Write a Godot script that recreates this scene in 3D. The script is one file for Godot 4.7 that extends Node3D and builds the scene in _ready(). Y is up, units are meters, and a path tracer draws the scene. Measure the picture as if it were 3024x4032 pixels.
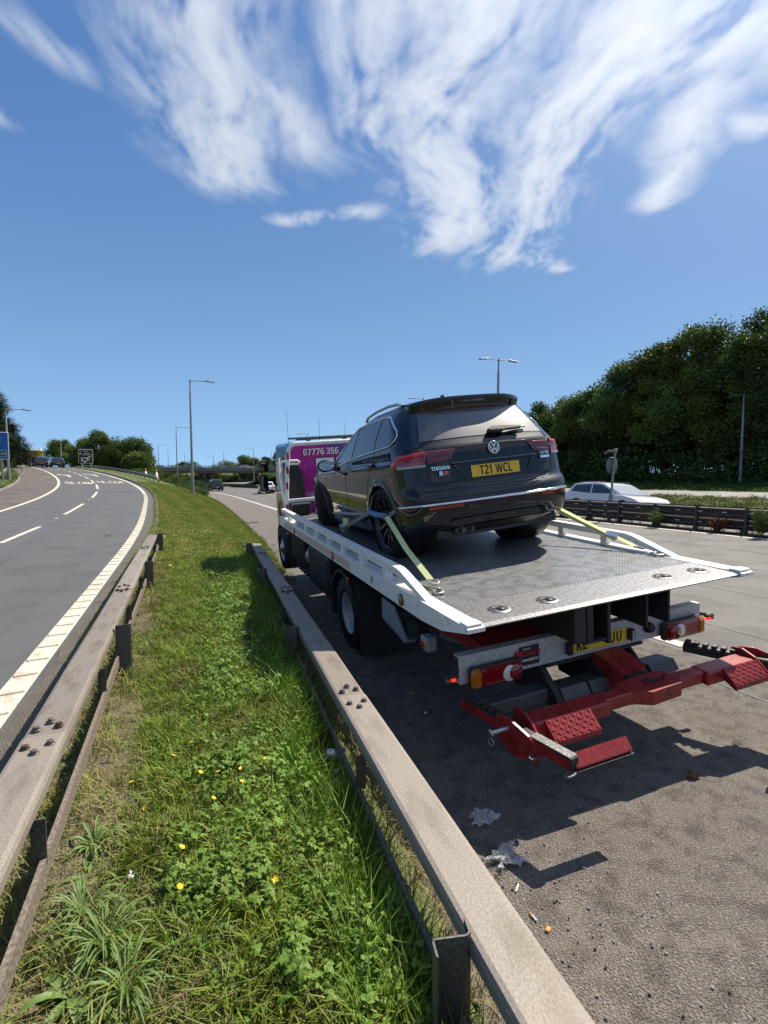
extends Node3D
# Recovery truck carrying a dark SUV on a motorway hard shoulder, seen over two crash barriers on a grass verge.
const EYE := 1.7
const FWD := Vector3(-.357, 0, -.934)      # along the motorway
const RGT := Vector3(.934, 0, -.357)       # across it, to the right
const ORG := Vector3(-.44, 0, -6.2)        # left rear tyre of the truck: lat 0, along 0
var rng := RandomNumberGenerator.new()
var M := {}
var used := {}

func _ready():
	rng.seed = 7
	camera_and_light()
	materials()
	setting()
	barriers()
	bridge()
	recovery_truck()
	black_suv()
	straps()
	traffic()
	street_furniture()
	trees()
	plants()
	litter()

func camera_and_light():
	var cam := Camera3D.new()
	cam.name = "camera"
	cam.fov = 88.0
	cam.near = .05
	cam.far = 4000.0
	cam.position = Vector3(0, EYE, 0)
	cam.rotation_degrees = Vector3(-4.0, 0, 0)
	add_child(cam)
	var env := Environment.new()
	env.background_mode = Environment.BG_SKY
	var sky := Sky.new()
	sky.sky_material = sky_material()
	env.sky = sky
	env.background_energy_multiplier = 1.0
	env.tonemap_mode = Environment.TONE_MAPPER_LINEAR
	env.tonemap_exposure = 1.78
	env.sdfgi_enabled = true
	env.ssao_enabled = true
	env.ssil_enabled = true
	var we := WorldEnvironment.new()
	we.name = "world_environment"
	we.environment = env
	add_child(we)
	var sun := DirectionalLight3D.new()
	sun.name = "sun"
	sun.light_energy = 1.55
	sun.light_color = Color(1.0, .955, .88)
	sun.light_angular_distance = .5
	sun.shadow_enabled = true
	sun.position = Vector3(42.4, 79.1, -44.1)
	add_child(sun)
	sun.look_at(Vector3.ZERO)

# ---------- the sky: blue air and cirrus drawn out in long fibres on a high flat layer ----------
func sky_material() -> PanoramaSkyMaterial:
	var w := 2560
	var h := 1280
	var data := PackedFloat32Array()
	data.resize(w * h * 3)
	var warp := FastNoiseLite.new()
	warp.seed = 11
	warp.noise_type = FastNoiseLite.TYPE_SIMPLEX_SMOOTH
	warp.frequency = .55
	warp.fractal_octaves = 3
	var fib := FastNoiseLite.new()
	fib.seed = 5
	fib.noise_type = FastNoiseLite.TYPE_SIMPLEX_SMOOTH
	fib.frequency = 1.0
	fib.fractal_octaves = 5
	fib.fractal_gain = .55
	var cov := FastNoiseLite.new()
	cov.seed = 23
	cov.noise_type = FastNoiseLite.TYPE_SIMPLEX_SMOOTH
	cov.frequency = .33
	cov.fractal_octaves = 3
	var sun := Vector3(.424, .791, -.441).normalized()
	# cloud banks on the layer (x right, y ahead, at height 1): ends of a spine, half-width, strength
	var banks := []
	for b in BANKS:
		banks.append([layer_at(b[0], b[1]), layer_at(b[2], b[3]), b[4], b[5], b[6]])
	for j in h:
		var el := (0.5 - (j + .5) / h) * PI
		var sy := sin(el)
		var ce := cos(el)
		for i in w:
			var az := (i + .5) / w * TAU               # 0 = straight ahead (-z)
			var d := Vector3(sin(az) * ce, sy, -cos(az) * ce)
			var c: Vector3
			if sy < -.02:
				c = Vector3(.16, .17, .15)
			else:
				var y := maxf(sy, 0.0)
				var t := pow(1.0 - y, 3.2)
				c = Vector3(.028, .085, .245).lerp(Vector3(.205, .355, .54), t)
				var cs := d.dot(sun)
				c += Vector3(.05, .07, .085) * pow(maxf(0.0, cs * .5 + .5), 4.0)
				c += Vector3(.26, .27, .27) * pow(maxf(0.0, cs), 12.0)
				if y > .04:
					var p := Vector2(d.x, -d.z) / y
					var q := p + Vector2(warp.get_noise_2d(p.x * 1.3, p.y * 1.3), warp.get_noise_2d(p.x * 1.3 + 40, p.y * 1.3)) * .17
					var m := 0.0
					for b in banks:
						var a: Vector2 = b[0]
						var e: Vector2 = b[1]
						var ae := e - a
						var k := clampf((q - a).dot(ae) / ae.length_squared(), 0, 1)
						var dd := (q - a - ae * k).length() / lerpf(b[2], b[3], k)
						m = maxf(m, b[4] * exp(-pow(dd, 1.6) * .85))
					# cirrus goes on outside the frame
					if d.z > -.55 * ce or y > .75:
						var away := clampf((d.z / maxf(ce, .05) + .55) * 2.0, 0, 1) if y < .75 else clampf((y - .75) * 8, 0, 1)
						m = maxf(m, away * smoothstep(-.05, .4, cov.get_noise_2d(p.x, p.y)))
					if m > .02:
						var f := fib.get_noise_2d(q.x * 3.0, q.y * .85) * .95 + fib.get_noise_2d(q.x * 8.0 + 9, q.y * 3.0) * .7 + fib.get_noise_2d(q.x * 19.0, q.y * 11.0 + 5) * .34
						var a2 := clampf(m * (.70 + 1.1 * f) - .07, 0, 2)
						a2 = (1.0 - exp(-1.75 * a2)) * smoothstep(.04, .16, y)
						var cc := Vector3(.40, .435, .485) + Vector3(.24, .22, .20) * pow(maxf(0.0, cs), 5.0)
						c = c.lerp(cc, a2 * .95)
			var o := (j * w + i) * 3
			data[o] = c.x
			data[o + 1] = c.y
			data[o + 2] = c.z
	var im := Image.create_from_data(w, h, false, Image.FORMAT_RGBF, data.to_byte_array())
	var mat := PanoramaSkyMaterial.new()
	mat.panorama = ImageTexture.create_from_image(im)
	return mat

# azimuth and height in degrees -> place on the cloud layer
func layer_at(az: float, el: float) -> Vector2:
	return Vector2(sin(deg_to_rad(az)), cos(deg_to_rad(az))) / tan(deg_to_rad(el))

# ---------- naming ----------
func numbered(called: String) -> String:
	var n: int = used.get(called, 0)
	used[called] = n + 1
	return called if n == 0 else "%s_%03d" % [called, n]

func tag(o: Node, label: String, category := "", group := "", kind := ""):
	if label: o.set_meta("label", label)
	if category: o.set_meta("category", category)
	if group: o.set_meta("group", group)
	if kind: o.set_meta("kind", kind)
	return o

func thing(called: String, label: String, category: String, at := Transform3D(), group := "") -> Node3D:
	var o := Node3D.new()
	o.name = numbered(called)
	add_child(o)
	o.transform = at
	tag(o, label, category, group)
	return o

func put(s, called: String, m: Material, par: Node = null, at := Transform3D()) -> MeshInstance3D:
	var o := MeshInstance3D.new()
	if s is SurfaceTool:
		s.generate_normals()
		o.mesh = s.commit()
	else:
		o.mesh = s
	o.material_override = m
	o.transform = at
	if par == null:
		o.name = numbered(called)
		add_child(o)
	else:
		o.name = called
		par.add_child(o, true)
	return o

func struct(s, called: String, m: Material, par: Node = null) -> MeshInstance3D:
	var o := put(s, called, m, par)
	if par == null: o.set_meta("kind", "structure")
	return o

func copy(o: Node3D, at: Transform3D, label: String, group := "") -> Node3D:
	var c: Node3D = o.duplicate()
	c.name = numbered(String(o.name).rstrip("0123456789").rstrip("_"))
	add_child(c)
	c.transform = at
	c.set_meta("label", label)
	if group: c.set_meta("group", group)
	return c

# ---------- shapes ----------
func nst(group := 4294967295) -> SurfaceTool:
	var s := SurfaceTool.new()
	s.begin(Mesh.PRIMITIVE_TRIANGLES)
	s.set_smooth_group(group)
	return s

func tri(s: SurfaceTool, a: Vector3, b: Vector3, c: Vector3):
	s.add_vertex(a)
	s.add_vertex(b)
	s.add_vertex(c)

func quad(s: SurfaceTool, a: Vector3, b: Vector3, c: Vector3, d: Vector3):   # clockwise from the front
	tri(s, a, b, c)
	tri(s, a, c, d)

func q4(s: SurfaceTool, a: Vector3, b: Vector3, c: Vector3, d: Vector3, inside: Vector3):
	var n := (c - a).cross(b - a) + (d - a).cross(c - a)
	if n.dot((a + b + c + d) * .25 - inside) >= 0: quad(s, a, b, c, d)
	else: quad(s, a, d, c, b)

func t3(s: SurfaceTool, a: Vector3, b: Vector3, c: Vector3, inside: Vector3):
	if (c - a).cross(b - a).dot((a + b + c) / 3.0 - inside) >= 0: tri(s, a, b, c)
	else: tri(s, a, c, b)

func uvq(s: SurfaceTool, p: Array, uv: Array):                                 # a quad with texture coordinates, clockwise
	for k in [0, 1, 2, 0, 2, 3]:
		s.set_uv(uv[k])
		s.add_vertex(p[k])

func box(s: SurfaceTool, c: Vector3, size: Vector3, ch := 0.0, b := Basis()):
	var h := size * .5
	if ch <= 0.0:
		var p := []
		for k in 8: p.append(c + b * Vector3(h.x * (1 if k & 1 else -1), h.y * (1 if k & 2 else -1), h.z * (1 if k & 4 else -1)))
		for f in [[0, 1, 3, 2], [4, 5, 7, 6], [0, 1, 5, 4], [2, 3, 7, 6], [0, 2, 6, 4], [1, 3, 7, 5]]: q4(s, p[f[0]], p[f[1]], p[f[2]], p[f[3]], c)
		return
	var g := Vector3(h.x - ch, h.y - ch, h.z - ch)
	var pt := func(sx: float, sy: float, sz: float, ax: int) -> Vector3:
		var v := Vector3(g.x * sx, g.y * sy, g.z * sz)
		v[ax] = h[ax] * [sx, sy, sz][ax]
		return c + b * v
	for ax in 3:
		for sg in [-1.0, 1.0]:
			var q := []
			for k in [[-1.0, -1.0], [1.0, -1.0], [1.0, 1.0], [-1.0, 1.0]]:
				var sv := [0.0, 0.0, 0.0]
				sv[ax] = sg
				sv[(ax + 1) % 3] = k[0]
				sv[(ax + 2) % 3] = k[1]
				q.append(pt.call(sv[0], sv[1], sv[2], ax))
			q4(s, q[0], q[1], q[2], q[3], c)
	for ax in 3:
		var a1 := (ax + 1) % 3
		var a2 := (ax + 2) % 3
		for s1 in [-1.0, 1.0]:
			for s2 in [-1.0, 1.0]:
				var u := [0.0, 0.0, 0.0]
				u[a1] = s1
				u[a2] = s2
				u[ax] = -1.0
				var w := u.duplicate()
				w[ax] = 1.0
				q4(s, pt.call(u[0], u[1], u[2], a1), pt.call(w[0], w[1], w[2], a1), pt.call(w[0], w[1], w[2], a2), pt.call(u[0], u[1], u[2], a2), c)
	for sx in [-1.0, 1.0]:
		for sy in [-1.0, 1.0]:
			for sz in [-1.0, 1.0]:
				t3(s, pt.call(sx, sy, sz, 0), pt.call(sx, sy, sz, 1), pt.call(sx, sy, sz, 2), c)

func bar(s: SurfaceTool, a: Vector3, b: Vector3, w: float, h: float, ch := 0.0, up := Vector3.UP):
	var z := (b - a).normalized()
	var x := up.cross(z).normalized()
	var y := z.cross(x)
	box(s, (a + b) * .5, Vector3(w, h, (b - a).length()), ch, Basis(x, y, z))

func tube(s: SurfaceTool, pts: Array, r, n := 8, caps := true):               # r: a number, or one per point
	var rings := []
	var side := Vector3.ZERO
	for k in pts.size():
		var d: Vector3 = (pts[mini(k + 1, pts.size() - 1)] - pts[maxi(k - 1, 0)]).normalized()
		if side == Vector3.ZERO: side = d.cross(Vector3.UP if absf(d.y) < .9 else Vector3.RIGHT).normalized()
		side = (side - d * side.dot(d)).normalized()
		var o := d.cross(side)
		var rr: float = r[k] if r is Array else r
		var ring := []
		for i in n: ring.append(pts[k] + (side * cos(TAU * i / n) + o * sin(TAU * i / n)) * rr)
		rings.append(ring)
	s.set_smooth_group(1)
	for k in pts.size() - 1:
		for i in n: q4(s, rings[k][i], rings[k][(i + 1) % n], rings[k + 1][(i + 1) % n], rings[k + 1][i], (pts[k] + pts[k + 1]) * .5)
	s.set_smooth_group(4294967295)
	if caps:
		for e in [0, pts.size() - 1]:
			var other: Vector3 = pts[1] if e == 0 else pts[e - 1]
			for i in n: t3(s, pts[e], rings[e][i], rings[e][(i + 1) % n], other)

func lathe(s: SurfaceTool, prof: Array, n: int, at := Transform3D(), smooth := true, arc := TAU):   # profile of (radius, height) round the local y axis
	s.set_smooth_group(2 if smooth else 4294967295)
	var mid := 0.0
	for p in prof: mid += p.y / prof.size()
	for k in prof.size() - 1:
		for i in n:
			var a := arc * i / n
			var e := arc * (i + 1) / n
			var p: Vector2 = prof[k]
			var q: Vector2 = prof[k + 1]
			var v := func(r: Vector2, t: float) -> Vector3: return at * Vector3(r.x * cos(t), r.y, r.x * sin(t))
			var m: float = (p.y + q.y) * .5
			var ins := at * Vector3(0, lerpf(m, mid, .5) if absf(p.x - q.x) > .3 * absf(p.y - q.y) else m, 0)
			q4(s, v.call(p, a), v.call(p, e), v.call(q, e), v.call(q, a), ins)
	s.set_smooth_group(4294967295)

func prism(s: SurfaceTool, poly: PackedVector2Array, depth: float, at := Transform3D()):   # outline in local xy, from z = 0 to z = depth
	var idx := Geometry2D.triangulate_polygon(poly)
	var cen := Vector2.ZERO
	for p in poly: cen += p / poly.size()
	var mid := at * Vector3(cen.x, cen.y, depth * .5)
	for k in range(0, idx.size(), 3):
		for z in [0.0, depth]:
			var v := []
			for j in 3: v.append(at * Vector3(poly[idx[k + j]].x, poly[idx[k + j]].y, z))
			t3(s, v[0], v[1], v[2], (v[0] + v[1] + v[2]) / 3.0 - at.basis.z * (z - depth * .5))
	var ccw := not Geometry2D.is_polygon_clockwise(poly)
	for k in poly.size():
		var a := poly[k]
		var b := poly[(k + 1) % poly.size()]
		var out := Vector2(b.y - a.y, a.x - b.x) * (1.0 if ccw else -1.0)
		var m2 := (a + b) * .5 - out
		q4(s, at * Vector3(a.x, a.y, 0), at * Vector3(b.x, b.y, 0), at * Vector3(b.x, b.y, depth), at * Vector3(a.x, a.y, depth), at * Vector3(m2.x, m2.y, depth * .5))

func sweep(s: SurfaceTool, prof: Array, path: Array, closed := true, smooth := 4294967295):    # profile of Vector2 in each transform's xy plane
	s.set_smooth_group(smooth)
	var cen := Vector2.ZERO
	for p in prof: cen += p / prof.size()
	for k in path.size() - 1:
		var A: Transform3D = path[k]
		var B: Transform3D = path[k + 1]
		for i in (prof.size() if closed else prof.size() - 1):
			var p: Vector2 = prof[i]
			var q: Vector2 = prof[(i + 1) % prof.size()]
			q4(s, A * Vector3(p.x, p.y, 0), A * Vector3(q.x, q.y, 0), B * Vector3(q.x, q.y, 0), B * Vector3(p.x, p.y, 0), (A * Vector3(cen.x, cen.y, 0) + B * Vector3(cen.x, cen.y, 0)) * .5)
	s.set_smooth_group(4294967295)
	if closed:
		var idx := Geometry2D.triangulate_polygon(PackedVector2Array(prof))
		for e in [0, path.size() - 1]:
			var T: Transform3D = path[e]
			var O: Transform3D = path[1 if e == 0 else e - 1]
			for k in range(0, idx.size(), 3):
				t3(s, T * Vector3(prof[idx[k]].x, prof[idx[k]].y, 0), T * Vector3(prof[idx[k + 1]].x, prof[idx[k + 1]].y, 0), T * Vector3(prof[idx[k + 2]].x, prof[idx[k + 2]].y, 0), O.origin)

func grid(s: SurfaceTool, nu: int, nv: int, f: Callable, up := Vector3.UP, smooth := 3):        # f(u, v) with u, v in 0..1
	s.set_smooth_group(smooth)
	var pts := []
	for i in nu + 1:
		var row := []
		for j in nv + 1: row.append(f.call(float(i) / nu, float(j) / nv))
		pts.append(row)
	for i in nu:
		for j in nv:
			var a: Vector3 = pts[i][j]
			var b: Vector3 = pts[i + 1][j]
			var c: Vector3 = pts[i + 1][j + 1]
			var d: Vector3 = pts[i][j + 1]
			q4(s, a, b, c, d, (a + b + c + d) * .25 - up)
	s.set_smooth_group(4294967295)

func text(t: String, size: float, m: Material, par: Node, at: Transform3D, called := "lettering", squeeze := 1.0, font := "Droid Sans", bold := true, depth := .003) -> MeshInstance3D:
	var tm := TextMesh.new()
	var f := SystemFont.new()
	f.font_names = PackedStringArray([font])
	f.font_weight = 700 if bold else 400
	tm.font = f
	tm.text = t
	tm.font_size = 64
	tm.pixel_size = size / 64.0
	tm.depth = depth
	tm.curve_step = 1.5
	return put(tm, called, m, par, at * Transform3D(Basis.from_scale(Vector3(squeeze, 1, 1)), Vector3.ZERO))

func frame(x: Vector3, y: Vector3, o: Vector3) -> Transform3D:
	var xx := x.normalized()
	var z := xx.cross(y).normalized()
	return Transform3D(xx, z.cross(xx), z, o)

# ---------- materials (colours are linear, real-world) ----------
func col(r: float, g: float, b: float, a := 1.0) -> Color:
	var c := Color(r, g, b).linear_to_srgb()
	c.a = a
	return c

func mat(called: String, c: Color, rough := .6, metal := 0.0, coat := 0.0) -> StandardMaterial3D:
	var m := StandardMaterial3D.new()
	m.resource_name = called
	m.albedo_color = c
	m.roughness = rough
	m.metallic = metal
	if coat > 0:
		m.clearcoat_enabled = true
		m.clearcoat = coat
		m.clearcoat_roughness = .03
	M[called] = m
	return m

func noise_tex(seed_: int, freq: float, ramp: Array, size := 512, kind := FastNoiseLite.TYPE_SIMPLEX_SMOOTH, oct := 4, gain := .5) -> NoiseTexture2D:
	var n := FastNoiseLite.new()
	n.seed = seed_
	n.noise_type = kind
	n.frequency = freq
	n.fractal_octaves = oct
	n.fractal_gain = gain
	if kind == FastNoiseLite.TYPE_CELLULAR: n.fractal_type = FastNoiseLite.FRACTAL_NONE if oct < 2 else FastNoiseLite.FRACTAL_FBM
	var t := NoiseTexture2D.new()
	t.width = size
	t.height = size
	t.seamless = true
	t.seamless_blend_skirt = .15
	t.noise = n
	if ramp.size():
		var g := Gradient.new()
		var off := PackedFloat32Array()
		var cs := PackedColorArray()
		for k in ramp:
			off.append(k[0])
			cs.append(k[1])
		g.offsets = off
		g.colors = cs
		t.color_ramp = g
	return t

# fine pattern (fine metres per repeat) times a coarse one, with relief in centimetres
func textured(called: String, fine: NoiseTexture2D, fine_m: float, coarse: NoiseTexture2D, coarse_m: float, rough := .8, metal := 0.0, relief: NoiseTexture2D = null, relief_cm := 0.0, world := true) -> StandardMaterial3D:
	var m := mat(called, Color.WHITE, rough, metal)
	m.albedo_texture = fine
	m.uv1_triplanar = true
	m.uv1_world_triplanar = world
	m.uv1_scale = Vector3.ONE / fine_m
	m.uv1_triplanar_sharpness = 4.0
	if coarse:
		m.detail_enabled = true
		m.detail_albedo = coarse
		m.detail_blend_mode = BaseMaterial3D.BLEND_MODE_MUL
		m.detail_uv_layer = BaseMaterial3D.DETAIL_UV_2
		m.uv2_triplanar = true
		m.uv2_world_triplanar = world
		m.uv2_scale = Vector3.ONE / coarse_m
		m.uv2_offset = Vector3(.37, .21, .58)
	if relief:
		m.heightmap_enabled = true
		m.heightmap_texture = relief
		m.heightmap_scale = relief_cm
	return m

# spine, [azimuth, height] to [azimuth, height] in degrees, half-widths on the layer, strength
const BANKS := [
	[-19.5, 44, -13.4, 28.4, .17, .12, .95], [-11.5, 36, -5.5, 31.6, .07, .08, .6], [-21, 34, -15, 29.0, .09, .07, .6],
	[2.0, 44, 2.0, 31.4, .055, .045, .85], [-2.6, 41, 0.4, 33, .05, .04, .7], [9.8, 44, 6.3, 24.0, .13, .15, 1.0], [8.1, 28.5, 3.8, 22.6, .12, .10, .9], [.6, 28.5, 5.5, 23.5, .06, .07, .55],
	[37, 41, 19.0, 30.5, .20, .15, 1.1], [46, 34, 28, 32.5, .18, .13, 1.0], [33, 44, 25, 36, .16, .12, .85],
	[20.0, 31.0, 11.6, 21.4, .13, .14, 1.0], [24, 31.0, 17, 25.5, .11, .09, .65], [10.8, 22.0, 17.6, 20.0, .12, .045, .95],
	[31.5, 30.0, 25.4, 23.6, .08, .04, .75], [-8.8, 24.5, -2.4, 25.7, .055, .07, .85], [-32.0, 33.9, -29.6, 33.5, .05, .05, .55], [-36, 28.6, -31, 28.0, .06, .03, .42],
	[34, 27.8, 39, 27.6, .06, .12, .8]]

func materials():
	var W := Color.WHITE
	# tarmac: stones in binder, with worn and oily stretches
	var stones := noise_tex(3, .09, [[0.0, col(.03, .03, .03)], [.35, col(.09, .087, .084)], [.62, col(.15, .146, .14)], [.85, col(.22, .21, .20)], [1.0, col(.36, .35, .33)]], 1024, FastNoiseLite.TYPE_CELLULAR, 3, .6)
	var stones_h := noise_tex(3, .09, [], 1024, FastNoiseLite.TYPE_CELLULAR, 3, .6)
	var wear := noise_tex(9, .012, [[0.0, col(.55, .54, .53)], [.45, col(.85, .84, .82)], [.6, W], [1.0, W]], 512)
	textured("shoulder_tarmac", noise_tex(4, .12, [[0.0, col(.04, .035, .031)], [.25, col(.10, .089, .078)], [.5, col(.165, .148, .129)], [.8, col(.24, .218, .187)], [1.0, col(.42, .385, .34)]], 1024, FastNoiseLite.TYPE_CELLULAR, 3, .6), 1.5, noise_tex(36, .02, [[0.0, col(.42, .40, .38)], [.35, col(.72, .70, .68)], [.55, W], [.8, W], [1.0, col(.86, .84, .8)]], 1024, FastNoiseLite.TYPE_SIMPLEX_SMOOTH, 6, .62), 4.0, .9, 0, noise_tex(37, .10, [], 1024, FastNoiseLite.TYPE_SIMPLEX_SMOOTH, 5, .75), 2.0)
	textured("main_tarmac", stones, 1.0, wear, 9.0, .82, 0, stones_h, .5)
	textured("slip_tarmac", noise_tex(6, .2, [[0.0, col(.048, .049, .053)], [.5, col(.076, .078, .083)], [1.0, col(.13, .13, .132)]], 512), .8, noise_tex(19, .01, [[0.0, col(.7, .7, .71)], [.5, W], [1.0, W]], 512), 11.0, .8, 0, stones_h, .25)
	textured("slip_track", noise_tex(6, .2, [[0.0, col(.046, .047, .051)], [.5, col(.072, .074, .079)], [1.0, col(.12, .12, .122)]], 512), .8, noise_tex(38, .015, [[0.0, col(.8, .8, .8)], [.5, W], [1.0, W]], 256), 5.0, .78, 0, stones_h, .2)
	textured("main_track", noise_tex(3, .09, [[0.0, col(.029, .029, .029)], [.35, col(.086, .083, .08)], [.62, col(.143, .139, .133)], [.85, col(.21, .20, .19)], [1.0, col(.34, .33, .31)]], 1024, FastNoiseLite.TYPE_CELLULAR, 3, .6), 1.0, wear, 9.0, .8, 0, stones_h, .4)
	textured("oily_tarmac", noise_tex(39, .1, [[0.0, col(.02, .019, .018)], [.5, col(.055, .05, .046)], [1.0, col(.14, .13, .115)]], 512, FastNoiseLite.TYPE_SIMPLEX_SMOOTH, 5, .7), .5, null, 1, .5)
	textured("brown_tarmac", noise_tex(7, .2, [[0.0, col(.065, .055, .05)], [.5, col(.10, .086, .078)], [1.0, col(.15, .13, .12)]], 512), .9, wear, 13.0, .9, 0, stones_h, .3)
	textured("pale_tarmac", noise_tex(8, .2, [[0.0, col(.16, .155, .15)], [.5, col(.22, .215, .21)], [1.0, col(.28, .275, .27)]], 512), .9, wear, 12.0, .9)
	textured("road_paint", noise_tex(12, .05, [[0.0, col(.28, .25, .20)], [.4, col(.50, .46, .37)], [.7, col(.60, .56, .47)], [1.0, col(.68, .65, .57)]], 512), .7, noise_tex(31, .03, [[0.0, col(.6, .58, .54)], [.4, W], [1.0, W]], 256), 3.0, .75)
	textured("soil", noise_tex(13, .06, [[0.0, col(.03, .022, .015)], [.45, col(.075, .058, .042)], [.75, col(.14, .115, .085)], [1.0, col(.27, .23, .17)]], 1024, FastNoiseLite.TYPE_SIMPLEX_SMOOTH, 6, .65), .9, noise_tex(14, .02, [[0.0, col(.5, .48, .45)], [.6, W], [1.0, W]], 256), 4.0, .95, 0, noise_tex(15, .07, [], 512, FastNoiseLite.TYPE_SIMPLEX_SMOOTH, 5, .6), 2.0)
	textured("thatch", noise_tex(35, .09, [[0.0, col(.04, .03, .018)], [.35, col(.11, .088, .052)], [.6, col(.17, .145, .085)], [.8, col(.25, .215, .13)], [1.0, col(.38, .34, .23)]], 1024, FastNoiseLite.TYPE_SIMPLEX_SMOOTH, 6, .7), .8, noise_tex(14, .02, [[0.0, col(.6, .6, .5)], [.6, W], [1.0, W]], 256), 1.3, .95, 0, noise_tex(15, .12, [], 512, FastNoiseLite.TYPE_SIMPLEX_SMOOTH, 5, .65), 1.6)
	textured("grit", noise_tex(33, .10, [[0.0, col(.035, .03, .025)], [.35, col(.095, .082, .068)], [.65, col(.15, .132, .112)], [1.0, col(.33, .30, .26)]], 1024, FastNoiseLite.TYPE_SIMPLEX_SMOOTH, 6, .7), .9, noise_tex(14, .02, [[0.0, col(.6, .58, .55)], [.6, W], [1.0, W]], 256), 3.1, .95, 0, noise_tex(15, .12, [], 512, FastNoiseLite.TYPE_SIMPLEX_SMOOTH, 5, .65), 1.6)
	textured("turf", noise_tex(16, .05, [[0.0, col(.03, .045, .010)], [.4, col(.065, .10, .02)], [.7, col(.11, .145, .035)], [1.0, col(.20, .19, .075)]], 1024, FastNoiseLite.TYPE_SIMPLEX_SMOOTH, 6, .65), 1.3, noise_tex(17, .015, [[0.0, col(.6, .66, .5)], [.45, W], [1.0, W]], 512), 9.0, .95, 0, noise_tex(18, .06, [], 512, FastNoiseLite.TYPE_SIMPLEX_SMOOTH, 5, .6), 4.0)
	textured("far_field", noise_tex(20, .02, [[0.0, col(.03, .05, .015)], [1.0, col(.09, .11, .035)]], 256), 40.0, null, 1.0, .95)
	textured("kerb_concrete", noise_tex(21, .05, [[0.0, col(.035, .033, .03)], [.5, col(.075, .07, .063)], [1.0, col(.13, .12, .11)]], 256), .5, null, 1, .9)
	textured("bridge_concrete", noise_tex(22, .02, [[0.0, col(.09, .085, .08)], [.5, col(.15, .145, .135)], [1.0, col(.21, .20, .19)]], 256), 8.0, null, 1, .9)
	# weathered galvanised steel, filmed with road dirt
	textured("barrier_steel", noise_tex(24, .035, [[0.0, col(.13, .11, .09)], [.35, col(.20, .175, .148)], [.6, col(.235, .208, .178)], [.8, col(.27, .242, .21)], [1.0, col(.38, .35, .315)]], 1024, FastNoiseLite.TYPE_SIMPLEX_SMOOTH, 6, .68), .55, noise_tex(25, .03, [[0.0, col(.68, .65, .6)], [.5, W], [1.0, W]], 256), 2.2, .62, .12, noise_tex(26, .12, [], 256), .05)
	textured("barrier_steel_worn", noise_tex(34, .03, [[0.0, col(.10, .085, .068)], [.35, col(.165, .143, .12)], [.6, col(.195, .17, .144)], [.8, col(.225, .2, .17)], [1.0, col(.33, .30, .265)]], 1024, FastNoiseLite.TYPE_SIMPLEX_SMOOTH, 6, .68), .6, noise_tex(25, .03, [[0.0, col(.62, .58, .52)], [.5, W], [1.0, W]], 256), 1.7, .62, .12, noise_tex(26, .12, [], 256), .05)
	textured("post_steel", noise_tex(27, .05, [[0.0, col(.05, .047, .045)], [.5, col(.10, .097, .092)], [1.0, col(.18, .175, .165)]], 512, FastNoiseLite.TYPE_SIMPLEX_SMOOTH, 5, .6), .4, null, 1, .5, .45)
	textured("channel_steel", noise_tex(29, .04, [[0.0, col(.06, .045, .035)], [.4, col(.14, .115, .095)], [.7, col(.22, .19, .16)], [1.0, col(.32, .28, .24)]], 512, FastNoiseLite.TYPE_SIMPLEX_SMOOTH, 5, .65), .5, null, 1, .65, .15)
	for k in ["barrier_steel", "barrier_steel_worn", "channel_steel"]:
		M[k].uv1_world_triplanar = false
		M[k].uv1_scale *= Vector3(1.5, 1.5, 1.0)
		M[k].uv2_world_triplanar = false
		M[k].uv2_scale *= Vector3(2.0, 2.0, .6)
	mat("bolt_rust", col(.09, .055, .035), .7, .4)
	mat("bolt_steel", col(.13, .115, .10), .55, .5)
	textured("reserve_steel", noise_tex(28, .05, [[0.0, col(.035, .028, .023)], [.5, col(.07, .056, .046)], [1.0, col(.12, .10, .085)]], 256), 1.1, null, 1, .75, .2)
	mat("lamp_grey", col(.22, .23, .235), .55, .4)
	mat("lamp_top", col(.10, .11, .11), .5, .3)
	mat("white_paint", col(.74, .74, .72), .4, 0, .3)
	mat("black_plastic", col(.018, .018, .019), .55)
	mat("rubber", col(.016, .016, .017), .85)
	mat("glass_dark", col(.008, .009, .011), .04, 0, .6)
	mat("chrome", col(.72, .73, .75), .12, 1.0)
	mat("steel", col(.42, .41, .39), .38, .9)
	mat("amber", col(.42, .11, .006), .2, 0, .6)
	mat("red_lens", col(.20, .006, .008), .12, 0, .8)
	mat("red_reflector", col(.36, .02, .02), .3)
	mat("clear_lens", col(.66, .66, .64), .15, 0, .6)
	mat("dull_lens", col(.30, .29, .28), .2, 0, .6)
	mat("plate_yellow", col(.72, .43, .02), .45)
	mat("ink_black", col(.012, .012, .013), .5)

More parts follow.
